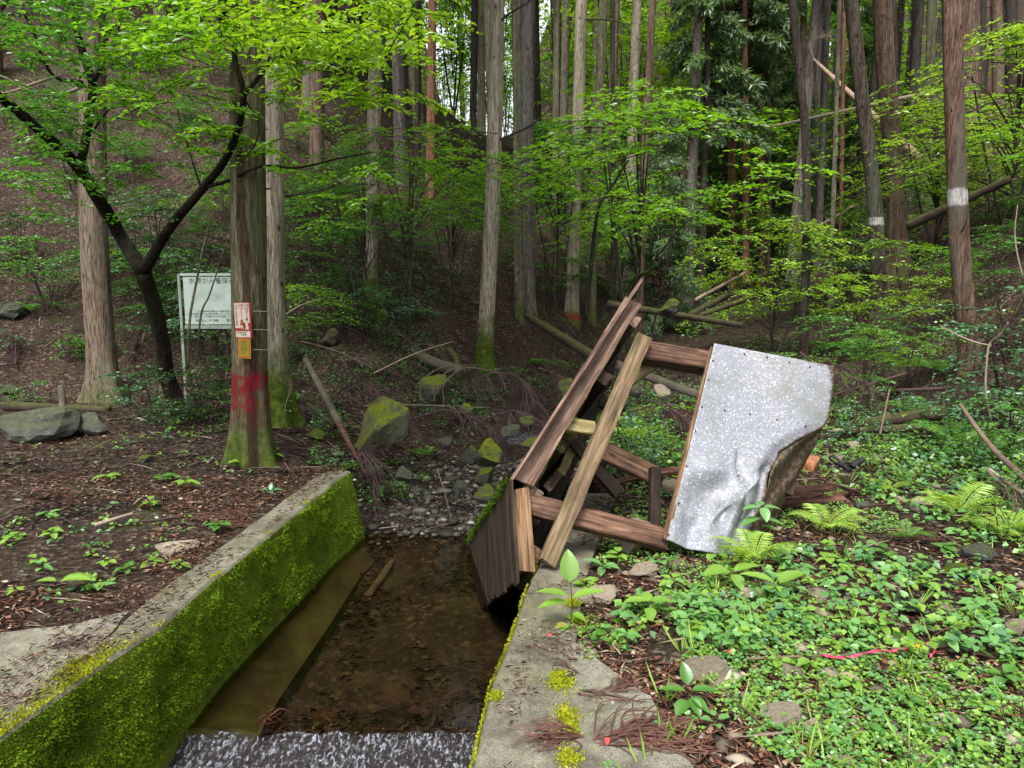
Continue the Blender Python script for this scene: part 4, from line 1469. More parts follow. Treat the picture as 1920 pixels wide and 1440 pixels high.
# ------------------------------------------------------------------ trunks
def trunk_mesh(name, pts, rad, mat, sides=20, flare=.0, lobes=5, seed=0, fz=.28, rough=.05):
    """pts in local coordinates from the ground up"""
    r_ = np.random.default_rng(seed)
    pts = np.asarray(pts, float)
    n = len(pts)
    ang = np.linspace(0, 2 * math.pi, sides, endpoint=False)
    ph = r_.uniform(0, 6.28, 6)
    lob = np.clip(.45 + .55 * np.cos(lobes * ang + ph[0]) + .35 * np.cos(2 * ang + ph[1]), 0, 2)
    V = []
    T_ = np.gradient(pts, axis=0); T_ /= np.linalg.norm(T_, axis=1)[:, None]
    for i in range(n):
        t = T_[i]
        a = np.array([1, 0, 0]) - t * t[0]; a /= np.linalg.norm(a); b = np.cross(t, a)
        z = max(pts[i][2], 0) + .02
        f = flare * math.exp(-z / fz)
        k = 1 + f * (.35 + .65 * lob) + rough * (np.cos(3 * ang + ph[2] + z * .5) * .5 + np.cos(7 * ang + ph[3] - z * .9) * .4 + np.cos(9 * ang + ph[4] + z * 2.7) * .35)
        V.append(pts[i] + rad[i] * k[:, None] * (np.cos(ang)[:, None] * a + np.sin(ang)[:, None] * b))
    F = [(i * sides + j, i * sides + (j + 1) % sides, (i + 1) * sides + (j + 1) % sides, (i + 1) * sides + j) for i in range(n - 1) for j in range(sides)]
    F.append(tuple((n - 1) * sides + j for j in range(sides)))
    return mk_mesh(name, np.vstack(V), F, [mat], smooth=True)


def cedar_crown(seed, h, r, nb=46, droop=.55, dens=1.0, clump=.34):
    """drooping needle sprays round an axis from 0 to h; returns a leaf mesh and a branch mesh"""
    r_ = np.random.default_rng(seed)
    P_, D_, N_, S_ = [], [], [], []
    A = Acc()
    for b in range(nb):
        z = max(0.0, h * (b + r_.uniform(-.4, .4)) / nb)
        ph = r_.uniform(0, 6.28)
        ln = r * (1 - min(1.0, z / h) ** 1.4) * r_.uniform(.55, 1.15) + .25
        d = np.array([math.cos(ph), math.sin(ph), 0])
        t = np.linspace(0, 1, 7)
        pts = d * (t * ln)[:, None] + np.array([0, 0, z]); pts[:, 2] += .22 * ln * t - droop * ln * t ** 2
        V, F = tube(pts, np.linspace(.03, .008, 7) * (1 + r * .1), 4, False); A.add(V, F)
        m = int(16 * ln * dens) + 6
        tt = r_.uniform(.25, 1, m)
        base = np.stack([np.interp(tt, t, pts[:, i]) for i in range(3)], 1)
        for q in range(7):
            off = r_.normal(0, .10, (m, 3)) * np.array([1, 1, .6])
            P_.append(base + off)
            dd = d[None] * .5 + r_.normal(0, .55, (m, 3)); dd[:, 2] -= .55
            D_.append(dd); N_.append(r_.normal(0, .6, (m, 3)) + np.array([0, 0, .8])); S_.append(r_.uniform(.5, 1.2, m) * clump)
    me = leaf_mesh("crown", np.vstack(P_), np.vstack(D_), np.vstack(N_), np.concatenate(S_), .24, [], fold=.05)
    mb = A.mesh("limbs")
    return me, mb


def broad_crown(seed, r, h, ns, lsize, length, spacing=.045, zmin=.25, flat=True):
    """layers of horizontal leafy twigs; origin at the ground"""
    r_ = np.random.default_rng(seed)
    C_, PH = [], []
    A = Acc()
    layers = max(4, int(ns / 11))
    for l in range(layers):
        z = h * (zmin + (1 - zmin) * (l + .5) / layers) + r_.normal(0, .03 * h)
        rr = r * math.sin(math.pi * min(.98, (.18 + .72 * (z / h - zmin) / (1 - zmin)))) * r_.uniform(.7, 1.1)
        ph0 = r_.uniform(0, 6.28)
        cx = np.array([math.cos(ph0), math.sin(ph0)]) * rr * r_.uniform(.1, .75)
        for q in range(max(3, int(ns / layers))):
            ph = ph0 + r_.normal(0, 1.1)
            c = np.array([cx[0] + r_.normal(0, rr * .28), cx[1] + r_.normal(0, rr * .28), z + r_.normal(0, .02 * h)])
            C_.append(c); PH.append(ph)
        V, F = tube(smooth_path([(0, 0, z * .55), (cx[0] * .5, cx[1] * .5, z * .85), (cx[0], cx[1], z)], 6), np.linspace(.008 * h ** .5, .003, 6), 4, False)
        A.add(V, F)
    p, d, n_, s, tw = spray_leaves(r_, C_, PH, length, spacing, lsize, .45)
    for a, b in tw:
        V, F = tube([a, (a + b) / 2 + np.array([0, 0, .02]), b], [.006, .004, .002], 3, False); A.add(V, F)
    me = leaf_mesh("crown", p, d, n_, s, .48, [], fold=.12)
    for q in range(3):
        ph = r_.uniform(0, 6.28)
        V, F = tube(smooth_path([(r_.normal(0, .03), r_.normal(0, .03), -.1), (math.cos(ph) * r * .12, math.sin(ph) * r * .12, h * .3), (math.cos(ph) * r * .25, math.sin(ph) * r * .25, h * .8)], 8), np.linspace(.012, .005, 8) * h ** .6, 5, False)
        A.add(V, F)
    return me, A.mesh("stem")


SHRUB = [broad_crown(s, 1.0, 1.3, 62, .058, .50, .05, .35) for s in (1, 2, 3, 4)]
SMALLT = [broad_crown(s, 2.0, 3.0, 135, .078, .75, .062, .58) for s in (11, 12, 13)]
BUSH = [broad_crown(s, .55, .6, 26, .05, .30, .045, .1) for s in (21, 22, 23)]
DENSE = [broad_crown(s, 1.5, 1.6, 210, .048, .45, .040, .35) for s in (61, 62)]
BIGT = [broad_crown(s, 3.4, 8.5, 150, .22, 1.7, .20, .30) for s in (31, 32, 33)]
CEDAR = [cedar_crown(s, 10, 2.1, 60) for s in (41, 42, 43, 44)]
YOUNG = [cedar_crown(s, 6, 1.5, 70, .6, 2.6, .125) for s in (51, 52, 53)]


def plant(name, cat, protos, i, base, scale, leafmat, label, group=None, stem='bark_dark', sz=1.0, rz=None, lift=0):
    e = empty(name, tuple(base), random.uniform(0, 6.28) if rz is None else rz, label, cat, group)
    e.scale = (scale, scale, scale * sz)
    c, s = protos[i % len(protos)]
    o = obj("crown", c, e, mat=M[leafmat], loc=(0, 0, lift))
    o2 = setp(obj("stems", s, e, mat=M[stem], loc=(0, 0, lift)), kind='stuff')
    return e


def tree(px, py, ptop, wpx, mat, label, group=None, Y=None, H=15, flare=.5, bend=None, crown=None, paint=None, moss_h=0, sides=20, bark=None, name="cedar_tree", stubs=5, seed=None, seam=None, taper=.022, ztop_py=0, lobes=5, branches=True):
    seed = int(px * 7 + py) if seed is None else seed
    b = T(px, py) if Y is None else TY(px, Y)
    if Y is not None and py is not None:
        q = P(px, py, Y); b = np.array([q[0], q[1], min(b[2], q[2]) - .05 if abs(b[2] - q[2]) < 1.2 else b[2]])
    Yb = b[1]
    if bark:
        dark, light, patch = bark
        s_per = Yb / FPX
        zf = lambda pyy: float(P(px, pyy, Yb)[2] - b[2])
        pr = None
        if paint:
            pr = [(q[0], zf(q[2]), zf(q[1]), q[3], q[4]) for q in (paint if isinstance(paint, list) else [paint])]
        mt = mat_bark("painted_bark", dark, light, moss_h, .85, paint=pr, patch=patch, pf=.7, seam=seam)
    else:
        mt = M[mat]
    top = P(ptop, ztop_py, Yb)
    d = top - b
    r0 = wpx / 2 * Yb / FPX
    pts = [np.zeros(3) - np.array([0, 0, .25])]
    mid = [np.array([P(x, y, Yb)[0] - b[0], 0, P(x, y, Yb)[2] - b[2]]) for x, y in (bend or [])]
    ctrl = [np.zeros(3)] + mid + [d]
    ex = d + (d - ctrl[-2]) / np.linalg.norm(d - ctrl[-2]) * max(1.0, H - d[2])
    ctrl.append(ex)
    path = smooth_path(ctrl, 46)
    low = np.linspace(0, 1, 14)[1:-1, None] * (path[2] - path[0]) + path[0]
    path = np.vstack([path[:1] - np.array([0, 0, .25]), path[:1], low, path[2:]])
    o = np.argsort(path[:, 2]) if not bend else np.arange(len(path))
    path = path[o]
    rad = r0 * np.clip(1.04 - taper * np.clip(path[:, 2], 0, None), .35, 1.1)
    e = empty(name, tuple(b), 0, label, "tree", group)
    obj("trunk", trunk_mesh("trunk", path, rad, mt, sides, flare, lobes, seed), e)
    r_ = np.random.default_rng(seed)
    for k in range(stubs):
        z = r_.uniform(1.6, max(3, d[2] * 1.05)); ph = r_.uniform(0, 6.28)
        i = int(np.argmin(np.abs(path[:, 2] - z)))
        ln = r_.choice([.06, .1, .5, 1.0]) * r_.uniform(.6, 1.2)
        dd = np.array([math.cos(ph), math.sin(ph) * .6, .0])
        c = path[i]
        q = [c + dd * rad[i] * .8, c + dd * (rad[i] + ln * .5) + np.array([0, 0, .12 * ln]), c + dd * (rad[i] + ln) + np.array([0, 0, r_.uniform(-.1, .5) * ln])]
        V, F = tube(smooth_path(q, 6), np.linspace(.013, .004, 6), 5)
        obj("dead_branch", mk_mesh("dead_branch", V, F, [M['bark_dark']], smooth=True), e)
    if crown is None and branches and (px < 720 or (px > 1600 and seed % 2)):
        crown = (max(7.5, 1.6 + Yb * .43), 1.0 + (seed % 5) * .08, seed, 'needle')
    if crown is not None:
        z0, sc, pi, lm = crown
        i = int(np.argmin(np.abs(path[:, 2] - z0)))
        c, s = CEDAR[pi % 4]
        obj("crown", c, e, loc=tuple(path[i]), mat=M[lm]).scale = (sc, sc, sc)
        obj("limbs", s, e, loc=tuple(path[i]), mat=M['bark_dark']).scale = (sc, sc, sc)
    return e, b, path


PALE = ((.22, .18, .13), (.46, .40, .31), (.30, .29, .20))
# left side
tree(196, 752, 172, 47, 'bark_left', "brown ribbed tree with a pale flared foot behind the boulders at left", bend=[(188, 650), (176, 420)], flare=1.0, sides=28)
main, main_b, main_path = tree(470, 864, 462, 62, None, "thick cedar with red paint on its trunk carrying a poster and an orange notice", bark=((.085, .07, .038), (.21, .19, .12), (.10, .11, .05)),
     seam=(.045, .14), paint=[((.085, .022, .018), 674, 800, .6, 1.1), ((.20, .004, .014), 696, 764, .85, 1.33)], moss_h=.45, flare=.75, sides=44, bend=[(467, 600)], lobes=6)
tree(528, 800, 508, 42, 'bark_pale_moss', "pale grey cedar with a mossy foot close behind the red painted cedar", bend=[(512, 560)], flare=1.7, sides=28)
tree(600, 492, 598, 24, 'bark_brown', "reddish brown trunk on the slope right of the notice tree, above the dark bank", Y=17.5)
tree(710, 596, 706, 25, 'bark_pale_moss', "pale trunk on the left slope whose foot curves over a long bare root", bend=[(695, 520), (698, 400)], flare=.4)
tree(786, 540, 784, 12, 'bark_dark', "thin dark red trunk just left of the orange brown trunk", Y=20)
tree(808, 528, 811, 16, 'bark_red', "orange brown trunk left of the central pale cedar, bare lower stem", Y=19)
tree(887, 500, 890, 13, 'bark_dark', "slim dark trunk between the orange brown trunk and the central pale cedar", Y=24, crown=(9, 1.0, 0, 'needle'))
tree(908, 690, 932, 29, 'bark_pale_moss', "tall pale cedar in the middle with a mossy foot above the stream brush", bend=[(918, 500), (926, 300)], flare=.8, sides=28)
tree(974, 602, 968, 17, 'bark_green', "narrow greenish trunk with mossy foot touching the thick pinkish cedar", flare=.5)
tree(990, 560, 986, 26, 'bark_grey', "thick pinkish grey cedar right of the central pale cedar", Y=16.5)
tree(1040, 548, 1044, 13, 'bark_green', "slender dark greenish trunk between the pinkish cedar and the red spotted one", Y=22, crown=(8, .8, 2, 'needle'))
tree(1072, 602, 1090, 23, None, "straight pale cedar with a small red paint spot at its foot", bark=PALE, paint=((.30, .008, .01), 584, 601, .9, 1.1), moss_h=.3, bend=[(1078, 420), (1086, 160)], flare=.5)
tree(1108, 600, 1132, 18, 'bark_green', "mossy green trunk just right of the red spotted pale cedar", bend=[(1112, 420), (1122, 240)])
tree(1200, 560, 1224, 14, 'bark_brown', "dark brown trunk right above the peak of the fallen frame", bend=[(1208, 300)], Y=16)
tree(1152, 575, 1148, 9, 'bark_dark', "thin blackish trunk left of the fallen frame's top", Y=18)
tree(228, 500, 226, 12, 'bark_brown', "thin brown trunk right behind the ribbed left tree", Y=20)
tree(14, 420, 10, 12, 'bark_grey', "thin grey trunk high on the left slope at the picture edge", Y=22)
tree(305, 330, 300, 13, 'bark_dark', "dark trunk on the left slope half hidden by maple leaves", Y=24)
tree(575, 380, 580, 10, 'bark_red', "thin reddish trunk touching the brown trunk on the left slope", Y=21)
# right side
tree(1518, 474, 1486, 15, 'bark_dark', "slim leaning dark trunk in front of the fallen poles", bend=[(1512, 300)], Y=13)
tree(1655, 532, 1596, 25, None, "dark leaning cedar with two faint white paint marks", bark=((.045, .035, .028), (.13, .10, .08), (.09, .10, .075)), paint=((.55, .53, .50), 407, 424, .9, .4), bend=[(1640, 380), (1615, 170)], Y=14)
tree(1688, 462, 1654, 33, 'bark_brown', "thick brown cedar with spreading roots right of the leaning dark cedar", bend=[(1680, 350), (1660, 120)], flare=1.2, Y=15.5)
tree(1690, 330, 1672, 18, 'bark_dark', "dark trunk directly behind the thick brown cedar on the right slope", Y=20)
tree(1818, 692, 1784, 33, None, "red brown cedar with a white painted band on the right slope", bark=((.09, .05, .036), (.24, .15, .11), (.11, .11, .085)), paint=((.55, .53, .51), 353, 389, .9, .5), bend=[(1800, 480), (1792, 300)], flare=.35, sides=28)
tree(1826, 268, 1816, 36, 'bark_brown', "broad brown trunk behind the white banded cedar", Y=17)
tree(1846, 230, 1842, 14, 'bark_dark', "narrow dark trunk beside the broad brown trunk at right", Y=20)
tree(1888, 190, 1868, 19, 'bark_brown', "brown trunk above the bright green bushes at the right edge", Y=18)
tree(1740, 330, 1748, 17, 'bark_green', "greenish trunk left of the white banded cedar, behind the pole", Y=22)
tree(1712, 200, 1725, 17, 'bark_grey', "grey trunk behind the bright pole on the right slope", Y=27)
tree(1905, 130, 1898, 18, 'bark_dark', "dark trunk cut off by the top right corner", Y=20)
tree(1378, 455, 1372, 15, 'bark_red', "reddish trunk in the small group right of the valley, left one", Y=26, crown=(7.0, .8, 1, 'needle_grey'))
tree(1404, 455, 1396, 12, 'bark_red', "reddish trunk in the small group right of the valley, second one", Y=25, crown=(8, .8, 2, 'needle_grey'))
tree(1435, 428, 1426, 11, 'bark_red', "dark red trunk beside the pale green stem in the valley group", Y=27, crown=(8, .7, 3, 'needle_grey'))
tree(1445, 425, 1442, 9, 'bark_green', "pale green slender stem at the end of the valley trunk group", Y=27)
tree(1322, 400, 1328, 12, 'bark_dark', "dark trunk at the valley mouth beneath grey cedar foliage", Y=24, crown=(5.5, .8, 0, 'needle_grey'))
tree(1566, 420, 1574, 8, 'bark_pale', "very thin cream coloured stem left of the leaning dark cedar", Y=17, stubs=2)
tree(1585, 360, 1583, 7, 'bark_red', "hair thin reddish stem left of the leaning dark cedar", Y=19, stubs=2)
tree(1514, 320, 1508, 11, 'bark_brown', "brown trunk behind the slim leaning dark trunk", Y=24)
tree(1545, 280, 1552, 13, 'bark_grey', "grey trunk behind the top of the leaning broken log", Y=26)

# ------------------------------------------------------------------ labels told by landmarks
MARKS = [(-9999, "left edge"), (196, "ribbed tree"), (466, "notice tree"), (706, "curved foot trunk"), (925, "central cedar"), (1080, "spotted cedar"), (1210, "frame peak"), (1390, "reddish trunks"), (1512, "slim trunk"), (1640, "leaning cedar"), (1800, "banded cedar"), (9999, "right edge")]
ORD = "first second third fourth fifth sixth seventh eighth ninth tenth eleventh twelfth thirteenth fourteenth fifteenth sixteenth seventeenth eighteenth nineteenth twentieth".split()
AUTO = []


def pix(p):
    x, y, z = p[0], p[1], p[2] - CAMZ
    s = y * CP - z * SP
    return 960 + FPX * x / s, 720 - FPX * (y * SP + z * CP) / s


def auto(e, desc):
    px, py = pix(e.location)
    AUTO.append((desc, px, e))


def finish_labels():
    by = {}
    for desc, px, e in AUTO:
        k = max(i for i, (m, _) in enumerate(MARKS) if px >= m)
        by.setdefault((desc, k), []).append((px, e))
    for (desc, k), L_ in by.items():
        L_.sort(key=lambda t: t[0])
        a, b = MARKS[k][1], MARKS[k + 1][1]
        for i, (px, e) in enumerate(L_):
            o = (ORD[min(i, 19)] + " ") if len(L_) > 1 else ""
            e['label'] = f"{o}{desc} between {a} and {b}" + (", from left" if o else "")


# trunks further back on both slopes, placed one by one
far = []
r_ = np.random.default_rng(99)
lab_l = ["slender dark trunk far up the left slope among green leaves", "tall grey trunk deep in the left wood"]
cnt = 0
tries = 0
spots = []
while cnt < 170 and tries < 8000:
    tries += 1
    rr = 20 * (88 / 20) ** r_.random(); a = math.radians(r_.uniform(-38, 38))
    x, y = rr * math.sin(a), rr * math.cos(a)
    if any((x - sx) ** 2 + (y - sy) ** 2 < (1.1 + rr * .02) ** 2 for sx, sy in spots): continue
    if rr < 30 and (-12 < math.degrees(a) < 16 and r_.random() < .5 or math.degrees(a) > 12 and rr < 23): continue
    if -6.5 < math.degrees(a) < .5 and rr > 34 and r_.random() < .75: continue
    spots.append((x, y)); cnt += 1
zone_lab = {0: "far cedar on the left slope behind the notice tree", 1: "far cedar at the head of the valley in the middle", 2: "far cedar high on the right slope beyond the poles"}
zone_grp = {0: "far cedars on the left slope", 1: "far cedars at the valley head", 2: "far cedars on the right slope"}
PT = []
for k in range(5):
    hh = 17 + 2 * k
    pth = np.stack([np.sin(np.linspace(0, 3, 14) + k) * .12, np.cos(np.linspace(0, 2.5, 14) + k) * .10, np.linspace(-.5, hh, 14)], 1)
    PT.append(trunk_mesh("trunk", pth, np.linspace(.19, .06, 14), M['bark_brown'], 9, .3, 4, k))
barks = ['bark_brown', 'bark_pale', 'bark_grey', 'bark_dark', 'bark_green', 'bark_pale']
for i, (x, y) in enumerate(spots):
    z = float(terrain(x, y))
    an = math.degrees(math.atan2(x, y))
    zn = 0 if an < -8 else (1 if an < 12 else 2)
    e = empty("far_cedar", (x, y, z), 0, None, "tree", zone_grp[zn])
    e.rotation_euler = (r_.normal(0, .02), r_.normal(0, .02), r_.uniform(0, 6.28))
    bk = barks[r_.integers(0, 6)]
    if zn == 2: bk = ['bark_brown', 'bark_dark', 'bark_grey', 'bark_brown'][r_.integers(0, 4)]
    obj("trunk", PT[i % 5], e, mat=M[bk])
    auto(e, {'bark_brown': "brown", 'bark_dark': "dark", 'bark_grey': "grey", 'bark_red': "reddish", 'bark_green': "greenish", 'bark_pale': "pale"}[bk] + " far cedar")
    sc = r_.uniform(.65, .95)
    c, s = CEDAR[i % 4]
    z0 = r_.uniform(9.5, 14)
    lm = ['needle', 'needle_grey', 'needle_grey', 'leaf_mid'][r_.integers(0, 4)]
    o1 = obj("crown", c, e, loc=(0, 0, z0), mat=M[lm]); o1.scale = (sc, sc, sc)
    o2 = obj("limbs", s, e, loc=(0, 0, z0), mat=M['bark_dark']); o2.scale = (sc, sc, sc)

# young cedars with low grey-green foliage to the right of the middle
for i, (px, py, Y, sc, lm, lb) in enumerate([
    (1235, 470, 20, 1.0, 'needle_grey', "young cedar with drooping foliage above the fallen frame"),
    (1290, 455, 30, 1.3, 'needle_grey', "dense young cedar left of the reddish trunk group"),
    (1410, 400, 30, 1.6, 'needle_grey', "grey green cedar with brown tips behind the reddish trunks"),
    (1468, 410, 28, 1.3, 'needle', "dark young cedar just left of the slim leaning trunk"),
    (1375, 330, 33, 1.5, 'needle_brown', "cedar with dry brownish pink foliage over the valley"),
    (1062, 200, 24, .9, 'needle_brown', "dead brown hanging cedar top right of the pinkish cedar"),
    (1600, 240, 30, 1.4, 'needle', "dark young cedar behind the leaning cedar"),
    (395, 260, 26, 1.3, 'needle', "dark evergreen high on the slope left of the notice tree"),
    (90, 240, 25, 1.3, 'needle', "dark evergreen high on the far left slope"),
]):
    b = TY(px, Y)
    lift = 0
    if "hanging" in lb:
        continue
    plant("young_cedar", "tree", YOUNG, i, b, sc, lm, lb, lift=.3, stem='bark_brown')

# ------------------------------------------------------------------ shrubs and maples of the understorey
def shrub_at(px, py_top, py_base, Y, protos, i, lm, label=None, desc=None, cat="shrub", name="leafy_shrub", group=None, stem='bark_dark', hp=1.3, sz=1.0):
    """plant stands on the ground at distance Y in column px and reaches pixel py_top"""
    b = TY(px, Y)
    top = P(px, py_top, Y)[2]
    sc = max(.35, (top - b[2]) / (hp * sz))
    e = plant(name, cat, protos, i, b, sc, lm, label, group, stem, sz)
    if desc: auto(e, desc)
    return e


# centre left: two layered bright maples, centre right: a darker one, valley: yellow green ones
shrub_at(765, 232, 0, 12.5, SMALLT, 0, 'leaf_bright', "layered bright green maple left of the central pale cedar", cat="tree", name="maple_tree", hp=3.0)
shrub_at(690, 300, 0, 11.5, SMALLT, 1, 'leaf_mid', "green maple spreading low over the dark bank beside the notice tree", cat="tree", name="maple_tree", hp=3.0)
shrub_at(850, 330, 0, 14.5, SMALLT, 2, 'leaf_bright', "bright maple thicket touching the central pale cedar from the left", cat="tree", name="maple_tree", hp=3.0)
shrub_at(590, 330, 0, 14, SMALLT, 2, 'leaf_mid', "bluish green maple right of the notice tree", cat="tree", name="maple_tree", hp=3.0)
shrub_at(1195, 205, 0, 14.5, SMALLT, 1, 'leaf_bright', "yellowish green maple with a thin dark leaning stem above the frame's peak", cat="tree", name="maple_tree", hp=3.0)
shrub_at(1045, 245, 0, 18, SMALLT, 2, 'leaf_mid', "green maple in front of the mossy trunk right of the pinkish cedar", cat="tree", name="maple_tree", hp=3.0)
False and shrub_at(1310, 250, 0, 24, SMALLT, 0, 'leaf_mid', "dull green maple over the valley floor", cat="tree", name="maple_tree", hp=3.0)
shrub_at(1450, 415, 0, 13.5, DENSE, 0, 'leaf_yellow', "glowing yellow green maple left of the slim leaning trunk", cat="tree", name="maple_tree", hp=1.6)
shrub_at(1585, 385, 0, 18, DENSE, 1, 'leaf_bright', "bright green maple left of the leaning dark cedar", cat="tree", name="maple_tree", hp=1.6)
shrub_at(1750, 190, 0, 16, DENSE, 2, 'leaf_yellow', "bright maple just left of the white banded cedar", cat="tree", name="maple_tree", hp=1.6)
shrub_at(1890, 60, 0, 13.5, DENSE, 0, 'leaf_yellow', "glowing yellow green maple at the top right corner", cat="tree", name="maple_tree", hp=1.6)
shrub_at(1945, 180, 0, 11.5, SMALLT, 1, 'leaf_bright', "bright green maple cut by the right edge", cat="tree", name="maple_tree", hp=3.0)
shrub_at(240, 285, 0, 15.5, SMALLT, 0, 'leaf_mid', "layered maple behind the ribbed left tree", cat="tree", name="maple_tree", hp=3.0)
shrub_at(350, 265, 0, 17, SMALLT, 1, 'leaf_mid', "maple with flat layers left of the notice tree on the hill", cat="tree", name="maple_tree", hp=3.0)
shrub_at(60, 250, 0, 16, SMALLT, 2, 'leaf_mid', "leafy maple on the far left slope", cat="tree", name="maple_tree", hp=3.0)

r_ = np.random.default_rng(321)
mids = [(140, 360, 15), (300, 330, 13), (420, 330, 14), (330, 420, 11.5), (260, 400, 12.5), (400, 470, 11), (560, 420, 13), (620, 380, 15), (660, 470, 12.5), (800, 420, 16), (560, 330, 18),
         (640, 270, 20), (1030, 440, 17), (1240, 400, 20), (1150, 400, 20), (960, 430, 19), (1060, 330, 21), (1250, 350, 22),
        (1600, 490, 13), (1620, 560, 10.5), (1700, 420, 13), (1740, 500, 11), (1760, 300, 19), (1670, 330, 19), (1600, 400, 17), (1860, 420, 10.5), (1900, 350, 12), (1700, 590, 9.5), (1850, 300, 14),
        (30, 380, 13), (90, 420, 12), (480, 300, 19), (720, 330, 19), (900, 350, 20), (780, 270, 24), (540, 500, 10.8), (430, 560, 9.6), (700, 520, 11.5),
        (40, 160, 20), (110, 130, 24), (200, 120, 22), (260, 160, 20), (300, 90, 28), (350, 150, 23), (400, 190, 20), (30, 60, 30), (150, 40, 32), (250, 30, 32), (560, 130, 26), (620, 180, 24), (660, 100, 30), (560, 40, 34), (520, 240, 20), (740, 180, 28), (250, 240, 18), (100, 200, 18), (20, 250, 17), (60, 120, 26), (130, 90, 28), (180, 60, 30), (230, 110, 26), (280, 130, 24), (330, 60, 30), (370, 120, 26), (10, 110, 25), (220, 200, 20), (300, 190, 20), (350, 230, 18), (380, 90, 28), (90, 300, 16), (200, 430, 12.5), (290, 480, 11.5), (370, 520, 11), (640, 60, 32),
        (210, 370, 14), (250, 330, 16), (330, 370, 14), (390, 400, 13), (430, 350, 15), (180, 450, 12.5), (300, 440, 12), (400, 290, 17), (120, 300, 17), (560, 470, 12.5)]
for i, (px, pt, Y) in enumerate(mids):
    lm = ['leaf_mid', 'leaf_blue', 'leaf_bright', 'leaf_dark'][r_.choice(4, p=[.45, .25, .15, .15])]
    if px > 1450: lm = ['leaf_mid', 'leaf_bright', 'leaf_yellow', 'leaf_blue'][r_.choice(4, p=[.35, .3, .15, .2])]
    Yb = Y
    b = TY(px, Yb); top = P(px, pt, Yb)[2]
    if top - b[2] < .4: top = b[2] + r_.uniform(.5, 1.0)
    sc = (top - b[2]) / 1.3
    if sc > 1.8:
        e = plant("leafy_shrub", "shrub", SMALLT, i, b, sc * 1.3 / 3.0, lm, None, "understorey shrubs on the slopes")
    else:
        e = plant("leafy_shrub", "shrub", SHRUB, i, b, sc, lm, None, "understorey shrubs on the slopes", sz=.9)
    auto(e, {'leaf_mid': "green", 'leaf_blue': "bluish green", 'leaf_bright': "bright green", 'leaf_dark': "dark green", 'leaf_yellow': "yellow green"}[lm] + " leafy shrub")

# low bushes near the stream, the sign and the right bank
lows = [(372, 640, 8.8, .8, 'leaf_dark'), (330, 700, 8.6, .7, 'leaf_dark'), (400, 700, 8.3, .75, 'leaf_mid'), (360, 790, 8.0, .6, 'leaf_dark'), (290, 690, 9.2, .6, 'leaf_blue'), (240, 700, 9.6, .5, 'leaf_blue'), (210, 600, 11, .6, 'leaf_blue'),
        (440, 740, 7.9, .5, 'leaf_mid'), (640, 610, 11.2, .7, 'leaf_mid'), (600, 560, 12.4, .8, 'leaf_mid'), (760, 560, 13, .9, 'leaf_blue'), (700, 880, 7.0, .42, 'leaf_bright'), (725, 900, 6.9, .35, 'leaf_mid'), (770, 850, 7.8, .35, 'leaf_bright'),
        (950, 640, 12.4, .6, 'leaf_blue'), (1000, 590, 13.5, .7, 'leaf_mid'), (1095, 630, 11.6, .7, 'leaf_blue'), (1130, 640, 11.0, .6, 'leaf_mid'), (1150, 560, 13.4, .7, 'leaf_mid'), (1175, 855, 6.6, .5, 'leaf_bright'), (1230, 850, 6.9, .55, 'leaf_bright'), (1190, 890, 6.2, .4, 'leaf_blue'), (1245, 905, 6.1, .4, 'leaf_mid'),
        (1600, 650, 8.8, .6, 'leaf_mid'), (1690, 700, 8.2, .5, 'leaf_blue'), (1600, 760, 7.3, .45, 'leaf_blue'), (1760, 690, 7.6, .6, 'leaf_blue'), (1840, 740, 6.8, .65, 'leaf_blue'), (1880, 600, 7.6, .9, 'leaf_blue'), (1900, 520, 8.4, 1.0, 'leaf_blue'), (1850, 650, 7.2, .7, 'leaf_blue'), (1890, 690, 6.2, .7, 'leaf_mid'),
        (1750, 800, 6.4, .45, 'leaf_mid'), (1820, 830, 6.0, .5, 'leaf_mid'), (1890, 880, 5.0, .4, 'leaf_mid'), (1630, 840, 6.2, .35, 'leaf_ground'), (1700, 870, 5.7, .35, 'leaf_ground'), (1880, 960, 4.4, .32, 'leaf_ground'), (1500, 560, 10.5, .7, 'leaf_mid'), (1420, 570, 11.2, .6, 'leaf_mid'), (1560, 600, 9.7, .7, 'leaf_bright'),
        (60, 690, 9.6, .4, 'leaf_mid'), (130, 640, 10.8, .5, 'leaf_mid'), (20, 600, 11, .4, 'leaf_blue'), (100, 560, 12, .6, 'leaf_mid')]
for i, (px, py, Y, h, lm) in enumerate(lows):
    b = TY(px, Y)
    e = plant("low_bush", "bush", BUSH, i, b, h / .6, lm, None, "low bushes on the forest floor", sz=.9)
    auto(e, {'leaf_mid': "green", 'leaf_blue': "bluish green", 'leaf_bright': "bright green", 'leaf_dark': "dark green", 'leaf_ground': "pale green"}[lm] + " low bush")

# broadleaf trees far off: light green mass behind the trunks
for i in range(36):
    rr = r_.uniform(26, 75); a = math.radians(r_.uniform(-36, 34))
    if i < 9: a = math.radians(r_.uniform(-14, 9)); rr = r_.uniform(28, 60)
    x, y = rr * math.sin(a), rr * math.cos(a)
    lm = ['leaf_bright', 'leaf_mid', 'leaf_yellow'][r_.choice(3, p=[.5, .15, .35])]
    e = plant("broadleaf_tree", "tree", BIGT, i, (x, y, float(terrain(x, y))), r_.uniform(.8, 1.5), lm, None, "broadleaf trees beyond the cedars", stem='bark_dark')
    auto(e, {'leaf_mid': "green", 'leaf_bright': "bright green", 'leaf_yellow': "yellow green"}[lm] + " far broadleaf tree")


